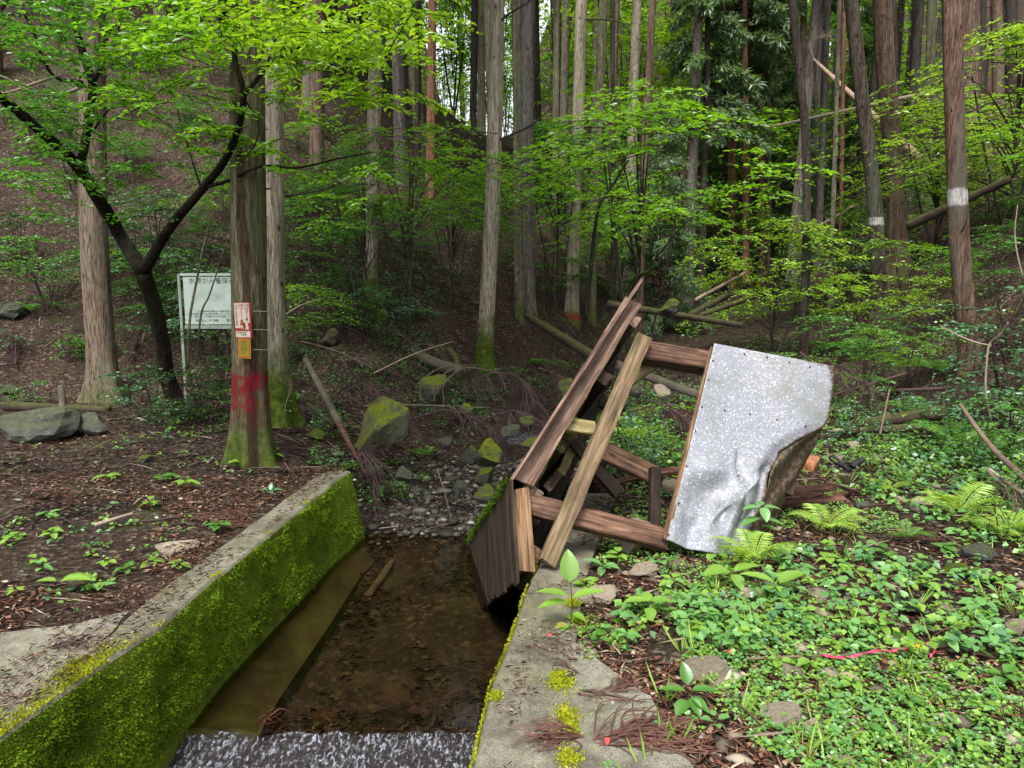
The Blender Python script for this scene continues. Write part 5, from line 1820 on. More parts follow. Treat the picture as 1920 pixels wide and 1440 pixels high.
# ------------------------------------------------------------------ the forked dark tree with maple-like sprays over the upper left
def curved_tree():
    b = T(338, 786)
    e = empty("forked_tree", tuple(b), 0, "crooked black forked tree spreading bright leaves over the upper left", "tree")
    Yb = b[1]

    def limb(name, pp, rpx, seed=0):
        pts = np.array([P(x, y, Y) for x, y, Y in pp])
        n = max(8, len(pp) * 7)
        path = smooth_path(pts, n)
        rr = np.interp(np.linspace(0, 1, n), np.linspace(0, 1, len(rpx)), rpx)
        rad = rr * .86 / 2 * path[:, 1] / FPX
        V, F = tube(path - b, rad, 12 if rpx[0] > 12 else 7, True, .06, seed)
        return obj(name, mk_mesh(name, V, F, [M['bark_curve']], smooth=True), e)

    limb("trunk", [(342, 800, Yb), (330, 755, Yb), (312, 700, Yb - .05), (300, 620, Yb - .2), (285, 560, Yb - .4), (268, 512, Yb - .6)], [44, 36, 33, 31, 32, 34], 1)
    limb("branch", [(268, 512, Yb - .6), (225, 440, 8.4), (180, 365, 7.9), (140, 305, 7.5), (75, 245, 7.1), (0, 182, 6.7), (-90, 120, 6.3)], [32, 27, 26, 24, 22, 20, 18], 2)
    limb("branch", [(272, 505, Yb - .6), (320, 425, 7.6), (382, 352, 6.8), (430, 285, 6.2), (457, 185, 5.8), (440, 110, 5.7), (441, 40, 5.6), (446, -60, 5.5)], [24, 20, 17, 15, 13, 11, 9, 8], 3)
    limb("branch", [(152, 308, 7.5), (165, 235, 7.4), (173, 160, 7.3), (150, 80, 7.2), (140, 0, 7.1), (142, -80, 7.0)], [18, 17, 17, 15, 13, 11], 4)
    limb("branch", [(457, 180, 5.8), (500, 128, 5.7), (545, 100, 5.6), (590, 66, 5.5), (640, 40, 5.4)], [11, 9, 8, 6, 4], 5)
    limb("branch", [(500, 128, 5.7), (512, 85, 5.7), (525, 60, 5.7)], [6, 4, 3], 6)
    limb("branch", [(382, 352, 6.8), (430, 338, 6.4), (490, 312, 6.1), (560, 314, 6.2), (640, 296, 6.3), (700, 285, 6.1)], [9, 7, 6, 5, 4, 2.5], 7)
    limb("branch", [(458, 185, 5.8), (484, 230, 5.8), (478, 270, 5.8), (445, 310, 5.8)], [5, 4, 3, 2], 8)
    limb("branch", [(173, 155, 7.3), (192, 120, 7.1), (200, 75, 7.0), (220, 35, 6.9)], [11, 8, 5, 3], 9)
    limb("branch", [(155, 155, 7.3), (105, 145, 7.1), (80, 110, 7.0), (65, 65, 6.9), (40, 15, 6.8)], [9, 7, 6, 5, 4], 10)
    limb("branch", [(172, 250, 7.4), (200, 210, 7.2), (250, 182, 7.0)], [6, 4, 2], 11)
    limb("branch", [(378, 355, 6.8), (360, 300, 6.9), (345, 250, 7.2), (332, 205, 7.1)], [5, 4, 3, 2], 12)
    br = [[(155, 162, 7.3), (120, 175, 7.0), (75, 178, 6.8), (35, 160, 6.7), (0, 142, 6.6), (-60, 130, 6.5)], [(105, 143, 7.1), (60, 158, 6.9), (20, 172, 6.8), (-30, 180, 6.7)]]
    for k, q in enumerate(br):
        pts = np.array([P(*t) for t in q]); path = smooth_path(pts, 26)
        V, F = tube(path - b, np.linspace(6, 3, 26) / 2 * path[:, 1] / FPX, 6)
        obj("branch", mk_mesh("branch", V, F, [M['twig_pale']], smooth=True), e)
    r_ = np.random.default_rng(64)
    C_, PH, tone = [], [], []
    zones = [  # px0, px1, py0, py1, count, tone, depth
        (180, 430, 0, 110, 55, 1, (5.2, 6.8)), (430, 800, -20, 75, 66, 2, (4.8, 6.4)), (620, 780, 60, 190, 30, 2, (5.2, 6.4)), (190, 420, 90, 240, 26, 1, (5.6, 7)), (500, 640, 10, 110, 22, 2, (5.2, 6.4)),
        (0, 190, -10, 120, 46, 0, (5.5, 7.4)), (0, 150, 150, 350, 30, 0, (6.2, 8)), (90, 380, 180, 340, 30, 0, (6.4, 8)), (380, 560, 150, 330, 22, 1, (5.8, 7)),
        (500, 640, 60, 140, 10, 2, (5.4, 6.2)), (540, 720, 300, 420, 14, 1, (7, 9)), (-150, 700, -260, -30, 60, 1, (4.5, 8)), (280, 430, 300, 420, 12, 0, (7.2, 8.6)), (0, 120, 330, 420, 10, 0, (7, 8.6))]
    for x0, x1, y0, y1, k, tn, (d0, d1) in zones:
        for q in range(k):
            C_.append(P(r_.uniform(x0, x1), r_.uniform(y0, y1), r_.uniform(d0, d1) - .3) - b); PH.append(r_.uniform(0, 6.28)); tone.append(tn)
    tone = np.array(tone)
    A = Acc()
    for tn, lm in ((0, 'leaf_mid'), (1, 'leaf_bright'), (2, 'leaf_yellow')):
        idx = np.where(tone == tn)[0]
        p, d, n_, s, tw = spray_leaves(r_, [C_[i] for i in idx], [PH[i] for i in idx], .42, .036, .064, .5)
        lob = leaf_mesh("leaves", p, d, n_, s, .46, [M[lm]], shape='leaf', fold=.12)
        obj("leaves", lob, e)
        for a, c in tw:
            V, F = tube([a, (a + c) / 2 + np.array([0, 0, .03]), c], [.004, .003, .0015], 3, False); A.add(V, F)
    setp(obj("twigs", A.mesh("twigs", [M['bark_curve']]), e), kind='stuff')


curved_tree()

# thin stems: saplings crossing the view
def stem_thing(name, label, cat, pp, rpx, mat, group=None):
    pts = np.array([P(*t) for t in pp]); b = pts[0].copy()
    n = len(pp) * 6
    path = smooth_path(pts, n)
    V, F = tube(path - b, np.interp(np.linspace(0, 1, n), np.linspace(0, 1, len(rpx)), rpx) / 2 * path[:, 1] / FPX, 8, True, .06, int(pp[0][0]))
    o = obj(name, mk_mesh(name, V, F, [M[mat]], smooth=True)); o.location = b
    return setp(o, label, cat, group)


stem_thing("sapling_stem", "slim bent stem rising before the forest sign, left one", "sapling", [(352, 690, 8.7), (356, 600, 8.7), (368, 530, 8.7), (384, 455, 8.6), (398, 400, 8.5)], [5, 5, 4.5, 4, 2], 'bark_green')
stem_thing("sapling_stem", "slim forked stem before the middle of the forest sign", "sapling", [(368, 680, 8.8), (377, 590, 8.8), (392, 555, 8.7), (410, 500, 8.6), (430, 440, 8.5)], [4, 4, 3, 3, 2], 'bark_green')
stem_thing("leaning_sapling", "dark leaning maple sapling rising behind the fallen frame's peak", "stem", [(1098, 600, 13), (1108, 500, 13), (1122, 390, 13), (1150, 345, 13.2), (1178, 300, 13.4)], [9, 8, 6, 5, 3], 'bark_curve')
stem_thing("dead_limb", "dark crooked dead limb reaching right from the central pale cedar", "limb", [(937, 262, 11.5), (965, 250, 11.4), (990, 238, 11.3), (1012, 222, 11.2), (1036, 200, 11.1)], [5, 4, 4, 3, 2], 'bark_dark')
stem_thing("dead_limb", "dead limb slanting up at the top beside the central pale cedar", "limb", [(940, 38, 11.5), (960, 22, 11.4), (985, 8, 11.3), (1010, -15, 11.2)], [5, 4, 3, 2], 'bark_dark')
stem_thing("dead_limb", "brownish dead limb crossing right from the straight pale cedar's top", "limb", [(1098, 36, 12), (1130, 36, 12), (1165, 42, 12), (1180, 60, 12)], [5, 4, 3, 2], 'bark_brown')
stem_thing("dry_stem", "pale crooked dry stem at the right edge above the ferns", "stem", [(1858, 790, 6.3), (1848, 730, 6.3), (1852, 660, 6.3), (1859, 640, 6.3), (1875, 628, 6.2), (1890, 605, 6.1)], [3, 4, 3.5, 3, 3, 2], 'twig_pale')
stem_thing("dry_stem", "thin pale dry stem arching left toward the white banded cedar", "stem", [(1859, 648, 6.3), (1830, 642, 6.4), (1795, 628, 6.5), (1762, 610, 6.6)], [3, 3, 2.5, 1.5], 'twig_pale')
stem_thing("dry_stem", "upright pale dry stem near the white post at the right edge", "stem", [(1918, 520, 7), (1906, 470, 7), (1903, 430, 7), (1908, 385, 7)], [3, 3, 2, 1.5], 'twig_pale')


# ------------------------------------------------------------------ logs, poles, broken timber
def log_thing(name, label, cat, a, b, rpx, mat, sides=12, bend=0.0, k=16, lump=.06, group=None, mid=None):
    """a and b are (px, py, distance); rests where the photograph shows it"""
    p, q = P(*a), P(*b)
    ctrl = [p, (p + q) / 2 + np.array([0, 0, bend]), q] if mid is None else [p] + [P(*m) for m in mid] + [q]
    path = smooth_path(ctrl, k)
    o0 = path[k // 2].copy()
    rad = np.linspace(rpx[0], rpx[1], k) / 2 * path[:, 1] / FPX
    V, F = tube(path - o0, rad, sides, True, lump, int(a[0]))
    o = obj(name, mk_mesh(name, V, F, [M[mat]], smooth=True)); o.location = o0
    return setp(o, label, cat, group)


log_thing("broken_log", "pale orange broken trunk leaning down to the right slope", "log", (1522, 108, 23), (1728, 300, 18), (5, 14), 'log_pale')
log_thing("fallen_pole", "long thin bright pole lying almost level across the right trunks", "pole", (1445, 238, 20), (1768, 168, 17.5), (4, 9), 'twig_pale')
log_thing("fallen_log", "bare pale log slanting left behind the slim leaning trunk", "log", (1490, 452, 17), (1602, 385, 19), (7, 5), 'log_pale')
log_thing("fallen_log", "pale pole slanting over the valley floor, uppermost of three", "log", (1304, 562, 13), (1396, 512, 14), (6, 6), 'log_pale')
log_thing("fallen_log", "dark mossy log slanting over the valley floor, middle of three", "log", (1292, 592, 12.5), (1460, 502, 15), (13, 12), 'log_moss')
log_thing("fallen_log", "dark mossy log slanting over the valley floor, lowest of three", "log", (1310, 592, 12.3), (1478, 534, 14), (9, 13), 'log_moss')
log_thing("fallen_log", "long dark log crossing behind the frame's upper post", "log", (1140, 570, 12.5), (1392, 610, 11.5), (14, 11), 'log_moss')
log_thing("fallen_log", "mossy green log sloping down to the frame from the pinkish cedar", "log", (988, 592, 12.5), (1112, 668, 10.5), (14, 20), 'log_moss')
log_thing("fallen_log", "barked log seen through the gap between frame and metal sheet", "log", (1150, 682, 10), (1312, 742, 8.8), (20, 16), 'log_grey')
log_thing("fallen_log", "dark fallen trunk above the white banded cedar's foot", "log", (1700, 425, 13.5), (1895, 335, 12.5), (18, 14), 'log_moss')
log_thing("mossy_log", "thick mossy log behind the metal sheet on the right, upper", "log", (1590, 800, 7.6), (1775, 772, 7.2), (20, 30), 'log_moss')
log_thing("mossy_log", "thin mossy log below the thick mossy log on the right", "log", (1585, 808, 7.3), (1730, 802, 7.0), (12, 18), 'log_moss')
log_thing("mossy_log", "mossy log lying behind the boulders at the left, upper", "log", (10, 762, 9.3), (205, 770, 9.3), (20, 18), 'log_moss')
log_thing("mossy_log", "mossy log lying behind the boulders at the left, lower", "log", (60, 775, 9.0), (200, 785, 9.0), (14, 10), 'log_moss')
log_thing("bare_root", "long bare root curving down right from the curve footed trunk", "root", (702, 590, 13.2), (862, 694, 11), (18, 20), 'log_grey', mid=[(740, 632, 12.6), (790, 670, 11.8)])
log_thing("mossy_root", "hooked mossy green root end left of the central pale cedar", "root", (842, 655, 11.3), (820, 692, 10.9), (14, 12), 'log_moss', mid=[(858, 680, 11.1), (845, 697, 11)])
log_thing("fallen_branch", "bark covered stick with orange broken end leaning down right of the notice tree", "stick", (572, 672, 8.4), (640, 800, 7.4), (10, 13), 'log_grey')
log_thing("fallen_branch", "splintered reddish lower half of the leaning stick", "stick", (636, 795, 7.4), (685, 888, 6.6), (12, 4), 'wood_rot')
log_thing("fallen_branch", "mossy short log lying right of the mossy footed cedar", "stick", (578, 758, 8.0), (628, 800, 7.6), (9, 11), 'log_moss')
log_thing("fallen_branch", "straight grey stick lying level over the stream brush", "stick", (680, 762, 8.6), (920, 765, 8.8), (7, 3), 'log_grey', mid=[(780, 760, 8.7)])
log_thing("fallen_branch", "curved brown branch leaning across the right bank ferns", "stick", (1800, 758, 5.9), (1925, 900, 4.9), (7, 13), 'twig', mid=[(1838, 812, 5.6), (1870, 850, 5.3)])
log_thing("fallen_branch", "yellowish short branch below the curved brown branch at right", "stick", (1855, 880, 5.2), (1918, 925, 4.9), (6, 8), 'twig_pale')
log_thing("fallen_branch", "thin twig standing before the mossy logs on the right", "stick", (1668, 730, 7), (1650, 815, 6.6), (3, 4), 'twig')
log_thing("fallen_branch", "low dark branch lying on the right slope above the mossy logs", "stick", (1565, 740, 8.3), (1700, 700, 8.6), (5, 5), 'twig_purple')
log_thing("fallen_branch", "brown stick lying on the right slope beneath the white banded cedar", "stick", (1680, 732, 8.0), (1790, 728, 7.6), (6, 8), 'twig_purple')
log_thing("fallen_branch", "bare stick lying across the flat rock on the right bank", "stick", (1296, 1276, 2.85), (1445, 1250, 2.95), (5, 5), 'twig', bend=.015)
log_thing("fallen_branch", "dark stick running down through the weeds at the lower right", "stick", (1408, 1262, 2.9), (1448, 1395, 2.4), (6, 8), 'twig_purple')
log_thing("fallen_branch", "grey barkless stick on the leaf litter of the left terrace", "stick", (177, 985, 4.55), (250, 962, 4.75), (9, 5), 'twig_pale')
log_thing("fallen_branch", "dark crooked stick beside the grey barkless one on the left terrace", "stick", (250, 980, 4.6), (345, 968, 4.75), (4, 6), 'twig_purple')
log_thing("fallen_branch", "dark forked stick on the concrete beside the left wall", "stick", (152, 1250, 2.9), (205, 1215, 3.05), (6, 3), 'twig_purple')
log_thing("tree_stub", "grey rotten stub standing on the mossy logs at left", "stub", (121, 788, 8.9), (114, 722, 8.95), (14, 11), 'log_grey')
for i, (a, b, lb) in enumerate([((566, 640, 8.9), (700, 690, 8.4), "thin pale twig arching over the dark bank, upper"), ((520, 600, 9.4), (600, 560, 9.8), "thin pale twig on the bank beside the mossy footed cedar"), ((545, 730, 7.7), (528, 800, 7.4), "bare forked twig standing at the mossy footed cedar"),
                                ((600, 720, 8.2), (680, 760, 7.9), "reddish twig across the bank above the leaning stick"), ((820, 880, 7), (850, 990, 6.4), "red brown twig standing up from the gravel"), ((620, 1010, 6.2), (820, 985, 6.4), "mossy thin branch lying over the gravel bar"), ((740, 1010, 6.1), (920, 975, 6.5), "crooked dark twig lying over the gravel bar"), ((650, 960, 6.6), (700, 935, 6.8), "orange brown twig left of the gravel bar"), ((640, 915, 6.5), (560, 905, 6.6), "thin red twig on the terrace by the wall end"),
                                ((700, 700, 9), (850, 640, 9.6), "long thin twig crossing the bank left of the stream brush")]):
    log_thing("dead_twig", lb, "twig", a, b, (2.8, 1.4), ['twig', 'twig_pale', 'twig', 'sprig'][i % 4], 5, .04)

for i, (a, b, w_, lb) in enumerate([
    ((1440, 925), (1560, 912), 16, "rotten brown board under the rear post, uppermost of the pile"), ((1445, 945), (1585, 935), 18, "wide rotten board in the timber pile beside the metal sheet"), ((1450, 965), (1540, 925), 12, "dark board slanting through the timber pile"),
    ((1435, 985), (1520, 945), 10, "narrow splintered board at the front of the timber pile"), ((1460, 985), (1590, 962), 14, "reddish board sticking out right of the timber pile"), ((1452, 950), (1500, 985), 8, "short crossed lath on the timber pile"),
    ((1200, 890), (1285, 880), 14, "rotten board on the ground seen through the frame"), ((1150, 905), (1210, 893), 12, "dark short board on the ground seen through the frame, left one"), ((1550, 905), (1610, 925), 9, "broken brown board right of the timber pile")]):
    Yd = 4.85 + .06 * i if i not in (6, 7) else 5.6
    if i == 8: Yd = 5.1
    p, q = P(*a, Yd), P(*b, Yd + .25)
    p[2] = max(p[2], float(terrain(p[0], p[1])) + .02); q[2] = max(q[2], float(terrain(q[0], q[1])) + .02)
    o = beam_obj("broken_board", p, q, w_ * Yd / FPX, .025, (0, -.4, 1), M['wood_rot'], None, 0, .008)
    setp(o, lb, "board")
log_thing("charred_stick", "black charred stick by the orange earth behind the metal sheet, left one", "charred wood", (1560, 858, 5.75), (1592, 882, 5.5), (13, 9), 'char', lump=.2)
log_thing("charred_stick", "short black charred lump right of the orange earth", "charred wood", (1598, 874, 5.7), (1616, 862, 5.8), (12, 11), 'char', lump=.2)
q = T(1535, 895)
V, F = rock_base(77, 3, .6)
o = obj("earth_mound", mk_mesh("earth_mound", V * np.array([.22, .2, .30]), F, [M['rustsoil']], smooth=True)); o.location = (q[0] + .02, q[1] + .35, q[2] + .0)
setp(o, "orange brown mound of crumbled earth behind the metal sheet", "earth mound")

_a, _b = G(748, 1036, -.72), G(690, 1118, -.75)
log_thing("sunken_log", "greenish sunken log on the channel bed near the gravel", "log", (748, 1036, _a[1]), (690, 1118, _b[1]), (12, 16), 'log_grey')
# ------------------------------------------------------------------ rocks
RB = [rock_base(100 + i, 3, .72 if i % 2 else .6) for i in range(8)]
RM = [mk_mesh("rock", V, F, [M['rock_grey']], smooth=False) for V, F in RB]


def rock(px, py, wpx, hpx, mat, label, Y=None, rz=None, tilt=0.0, i=None, name="rock", sink=.05):
    b = T(px, py) if Y is None else TY(px, Y)
    if Y is not None: b = P(px, py, Y)
    s = b[1] / FPX
    k = (int(px) + int(py)) % 8 if i is None else i
    V = RB[k][0]
    ex = V.max(0) - V.min(0)
    o = obj(name, RM[k], mat=M[mat])
    w_, h_ = wpx * s, hpx * s
    o.scale = (w_ / ex[0], w_ * .85 / ex[1], h_ / ex[2] * 1.25)
    o.rotation_euler = (tilt * .3, tilt, random.uniform(-.4, .4) if rz is None else rz)
    o.location = (b[0], b[1] + w_ * .3, b[2] + h_ * (.5 - sink * .5))
    return setp(o, label, "rock")


rock(45, 828, 135, 60, 'rock_grey', "large grey boulder at the left edge before the mossy logs", i=1)
rock(158, 818, 80, 36, 'rock_grey', "smaller flat boulder right of the large grey boulder", i=2)
rock(710, 855, 100, 96, 'rock_yellow', "tall mossy slab tilted right above the end of the left wall", tilt=.5, i=3, Y=7.3)
rock(822, 752, 62, 50, 'rock_moss', "round pale green boulder under the arching twigs", i=4, Y=9.6)
rock(872, 795, 46, 34, 'rock_moss', "mossy boulder in the shaded stream behind the brush", i=5, Y=8.6)
rock(926, 878, 52, 46, 'rock_yellow', "bright mossy rock beside the fallen frame's fascia", i=6, Y=7.1)
rock(908, 910, 36, 30, 'rock_moss', "small dull mossy rock below the bright mossy rock", i=7, Y=6.8)
rock(884, 868, 34, 32, 'rock_moss', "dark mossy rock left of the bright mossy rock", i=0, Y=7.4)
rock(912, 948, 46, 34, 'rock_moss', "mossy stone at the gravel's edge beside the roof ridge", i=2, Y=6.5)
rock(1058, 745, 32, 36, 'rock_yellow', "square yellow mossy block touching the fascia's left side", i=1, Y=9.2)
rock(862, 930, 30, 24, 'rock_grey', "grey stone at the back of the gravel bar", i=3, Y=6.8)
rock(755, 790, 26, 22, 'rock_moss', "small mossy stone between slab and round boulder", i=5, Y=8.2)
rock(760, 905, 34, 26, 'rock_grey', "grey shaded stone behind the leafy weeds on the gravel", i=6, Y=6.9)
rock(690, 895, 28, 20, 'rock_grey', "low stone at the corner of the left wall's end", i=0, Y=6.7)
rock(838, 840, 30, 20, 'rock_grey', "grey stone in the dark stream bed, left", i=4, Y=7.8)
rock(960, 822, 40, 22, 'rock_grey', "wet grey stone by the small water step", i=7, Y=7.9)
rock(985, 800, 34, 20, 'rock_moss', "wet mossy stone above the small water step", i=1, Y=8.2)
rock(1000, 846, 42, 22, 'rock_moss', "mossy stone just left of the fascia at the water step", i=2, Y=7.5)
rock(620, 650, 40, 30, 'log_moss', "mossy lump on the bank above the leaning stick", i=5, Y=9.4)
rock(598, 828, 36, 20, 'rock_moss', "small mossy stone at the mossy footed cedar's roots", i=6, Y=7.4)
rock(1188, 1040, 66, 58, 'rock_tan', "pointed tan rock under the lower post", i=3, tilt=.4)
rock(1140, 1140, 62, 38, 'rock_tan', "tan rock beside the big leaved seedling", i=4)
rock(1098, 1140, 36, 30, 'rock_tan', "small tan rock left of the seedling's tan rock", i=2)
rock(1210, 1085, 56, 26, 'rock_tan', "flat tan rock among weeds right of the pointed one", i=5)
rock(1095, 1182, 28, 22, 'rock_grey', "dark small rock touching the concrete's outer edge", i=6)
rock(1322, 1278, 92, 30, 'rock_tan', "flat pale rock under the bare stick on the right bank", i=1)
rock(1352, 1298, 40, 22, 'rock_tan', "pale stone just right of the flat pale rock", i=0)
rock(1478, 1372, 84, 34, 'rock_tan', "half buried tan rock at the lower right", i=7)
rock(1530, 1380, 40, 26, 'rock_tan', "small tan stone right of the half buried tan rock", i=2)
rock(1410, 1128, 60, 16, 'rock_tan', "thin flat tan stone in the weeds before the metal sheet", i=3)
rock(1545, 1130, 44, 24, 'rock_tan', "tan stone in the weeds right of the metal sheet's foot", i=4)
rock(1572, 1145, 40, 18, 'rock_tan', "flat tan stone behind the pink tape", i=5)
rock(1710, 1158, 58, 34, 'rock_grey', "brown grey rock with a dark underside in the weeds", i=6)
rock(1628, 1212, 36, 20, 'rock_grey', "grey stone in the weeds left of the yellow tape", i=0)
rock(1690, 1228, 34, 12, 'rock_tan', "flat tan stone just above the pink tape's knot", i=1)
rock(1640, 1262, 32, 14, 'rock_tan', "pale stone just below the pink tape", i=2)
rock(1912, 1195, 40, 26, 'rock_tan', "rounded tan rock cut by the right edge", i=3)
rock(1850, 1055, 62, 32, 'rock_grey', "grey rock among weeds at the right", i=4)
rock(1800, 1085, 50, 24, 'rock_moss', "low mossy rock left of the grey rock at right", i=5)
rock(1740, 950, 40, 12, 'rock_tan', "flat pale stone on the bare earth at right", i=6)
rock(1570, 873, 36, 16, 'rock_tan', "pale flat stone before the charred stick", i=7)
rock(1645, 872, 34, 18, 'rock_tan', "brown stone at the edge of the ferns behind the sheet", i=0)
rock(1600, 842, 26, 14, 'rock_tan', "small tan stone beyond the charred lump", i=1)
rock(1575, 1000, 40, 26, 'rock_moss', "mossy stone under the fern right of the timber pile", i=2)
rock(318, 1040, 84, 20, 'rock_tan', "flat pale stone sunk in the left terrace by the wall", i=3, sink=.6)
rock(390, 1030, 24, 12, 'rock_tan', "small pale stone beside the left wall's coping", i=4)
rock(12, 600, 60, 28, 'rock_grey', "grey greenish rock on the left slope at the edge", i=5)
rock(20, 742, 30, 18, 'rock_grey', "small grey stone above the large grey boulder", i=6)
rock(265, 870, 34, 14, 'rock_moss', "low mossy stone on the left terrace before the forked tree", i=7)
rock(1245, 745, 40, 28, 'rock_tan', "pale rock under the barked log seen through the gap", i=1, Y=9.2)
rock(1185, 745, 50, 40, 'rock_moss', "mossy boulder seen through the gap right of the tie beam", i=2, Y=9.4)
rock(1210, 800, 60, 30, 'rock_moss', "flat mossy boulder behind the diagonal brace", i=3, Y=8.6)
rock(1262, 925, 34, 26, 'rock_tan', "tan stone left of the sheet's edge on the ground", i=4, Y=5.4)
rock(1260, 590, 40, 26, 'rock_moss', "mossy rock beneath the long dark log", i=5, Y=11.6)

# ------------------------------------------------------------------ ferns, seedlings, herbs
def frond_mesh(seed):
    """arching frond along +x with rows of narrow toothed leaflets"""
    r_ = np.random.default_rng(seed)
    n = 26
    t = np.linspace(.14, 1, n)
    pz = .55 * t - .62 * t ** 2.2
    P_, D_, N_, S_, R_ = [], [], [], [], []
    ln = .30 * np.sin(np.pi * np.clip(t * .86 + .10, 0, 1)) ** .8 + .01
    for s_ in (-1, 1):
        base = np.stack([t, np.zeros(n), pz], 1)
        d = np.stack([np.full(n, .35), np.full(n, s_ * 1.0), np.full(n, -.18)], 1) + r_.normal(0, .05, (n, 3))
        P_.append(base); D_.append(d); N_.append(np.tile([0, 0, 1.0], (n, 1)) + r_.normal(0, .12, (n, 3))); S_.append(ln * r_.uniform(.9, 1.1, n)); R_.append(np.full(n, .09))
        for q in range(6):
            f = (q + .5) / 6
            dn = d / np.linalg.norm(d, axis=1)[:, None]
            for u_ in (-1, 1):
                b2 = base + dn * (ln * f)[:, None]
                d2 = np.stack([np.full(n, u_ * 1.0), np.full(n, s_ * .45), np.full(n, -.05)], 1)
                P_.append(b2); D_.append(d2); N_.append(np.tile([0, 0, 1.0], (n, 1)) + r_.normal(0, .1, (n, 3))); S_.append(.026 * (1.15 - f) * (ln / .3 + .35)); R_.append(np.full(n, .62))
    return leaf_mesh("frond", np.vstack(P_), np.vstack(D_), np.vstack(N_), np.concatenate(S_), np.concatenate(R_), [], fold=.05)


FR = [frond_mesh(s) for s in (1, 2)]


def fern(px, py, wpx, label, lm='leaf_fern', Y=None, k=7, up=.35):
    b = T(px, py) if Y is None else TY(px, Y)
    sc = wpx * b[1] / FPX / 1.45
    e = empty("fern", (b[0], b[1], b[2] + .04), random.uniform(0, 6.28), label, "fern")
    for i in range(k):
        o = obj("frond", FR[i % 2], e, mat=M[lm])
        q = sc * random.uniform(.75, 1.15)
        o.scale = (q, q * .9, q)
        o.rotation_euler = (random.uniform(-.15, .15), -up + random.uniform(-.2, .2), i * 6.283 / k + random.uniform(-.3, .3))
    return e


fern(1412, 1062, 165, "large yellow green fern at the foot of the metal sheet")
fern(1548, 1000, 130, "yellow green fern right of the timber pile")
fern(1795, 975, 150, "yellow green fern on the bare earth at right")
fern(1890, 1012, 120, "yellow green fern cut by the right edge, low")
fern(1790, 850, 150, "big green fern below the mossy logs", 'leaf_fern_dark')
fern(1720, 790, 110, "green fern arching before the thin mossy log", 'leaf_fern_dark')
fern(1850, 860, 110, "green fern under the curved brown branch", 'leaf_fern_dark')
fern(1620, 665, 90, "pale fern on the right slope above the sheet", 'leaf_fern_dark')
fern(1755, 705, 90, "pale fern left of the white banded cedar's foot", 'leaf_fern_dark')
fern(1190, 830, 90, "light fern seen through the frame", 'leaf_fern')
fern(1545, 660, 70, "small pale fern behind the sheet's top right corner", 'leaf_fern_dark')
fern(1490, 570, 80, "fern on the right slope below the yellow green maple", 'leaf_fern_dark')
fern(1010, 690, 46, "small fern by the mossy log left of the frame", 'leaf_mid')
fern(800, 860, 50, "small fern on the stones behind the gravel", 'leaf_mid')
fern(45, 590, 60, "small fern on the far left slope", 'leaf_mid')
fern(150, 660, 60, "small fern between the left slope and the ribbed tree", 'leaf_mid')
fern(1665, 930, 70, "small fern at the edge of the bare earth", 'leaf_fern')
fern(1700, 1020, 80, "soft green fern in the middle of the weeds at right", 'leaf_fern_dark')

BLV = None


def big_leaf(seed=0, n=9, wr=.56):
    """one broad leaf along +x, unit length, with a midrib groove and wavy edge"""
    r_ = np.random.default_rng(seed)
    V = []; m = 5
    for i in range(n):
        t = i / (n - 1)
        hw = wr / 2 * (math.sin(math.pi * t ** .8) ** .75) + .004
        for j in range(m):
            s = (j / (m - 1) - .5) * 2
            V.append((t, s * hw, .10 * abs(s) ** 1.2 * hw * 3 - .22 * t ** 2 + .008 * math.sin(t * 30) * abs(s)))
    F = [(i * m + j, (i + 1) * m + j, (i + 1) * m + j + 1, i * m + j + 1) for i in range(n - 1) for j in range(m - 1)]
    return mk_mesh("leaf", V, F, [], smooth=True)


BL = [big_leaf(0, wr=.62), big_leaf(1, wr=.45), big_leaf(2, wr=.8)]


def seedling(px, py, label, leaves, hpx, lm, Y=None, stemr=.003, cat="seedling", name="seedling", group=None):
    """leaves: (azimuth deg, height fraction, length px, pitch deg, mesh index)"""
    b = T(px, py) if Y is None else TY(px, Y)
    s = b[1] / FPX
    e = empty(name, tuple(b), 0, label, cat, group)
    h = hpx * s
    V, F = tube(smooth_path([(0, 0, -.02), (.05 * h, .02, h * .5), (0, 0, h)], 8), np.linspace(stemr * 1.3, stemr * .6, 8), 5)
    obj("stem", mk_mesh("stem", V, F, [M['bark_green']]), e)
    for az_, hf, lp, pt, mi in leaves:
        o = obj("leaf", BL[mi], e, mat=M[lm])
        o.scale = (lp * s,) * 3
        o.location = (math.cos(math.radians(az_)) * .012, math.sin(math.radians(az_)) * .012, h * hf)
        o.rotation_euler = (0, math.radians(-pt), math.radians(az_))
    return e


seedling(1068, 1185, "seedling with a big upright round leaf on the concrete edge", [(95, 1.0, 62, 75, 0), (175, .72, 62, 18, 1), (190, .60, 60, 5, 1), (5, .68, 66, 22, 1), (-20, .36, 30, -10, 2), (60, .2, 36, 0, 2), (215, .15, 34, -5, 2), (300, .12, 34, 0, 2)], 100, 'leaf_ground')
seedling(1425, 1035, "thin sapling with paired leaves in front of the metal sheet", [(180, 1, 34, 5, 0), (0, 1, 34, 5, 0), (270, 1.02, 32, -30, 0), (90, 1.03, 30, 10, 0), (-8, .74, 42, -5, 0), (188, .76, 42, -10, 0), (30, .55, 22, 0, 0), (200, .48, 32, -25, 0)], 88, 'leaf_ground2')
seedling(1455, 1125, "seedling with a pair of long upright leaves", [(10, 1, 60, 28, 0), (165, 1, 66, 22, 1), (270, .9, 30, 0, 1), (200, .8, 36, 5, 1)], 34, 'leaf_ground')
seedling(1372, 1105, "seedling with wide drooping leaves left of the paired leaf seedling", [(190, 1, 56, 8, 2), (20, 1, 62, 15, 1), (280, .9, 40, -15, 0)], 34, 'leaf_ground')
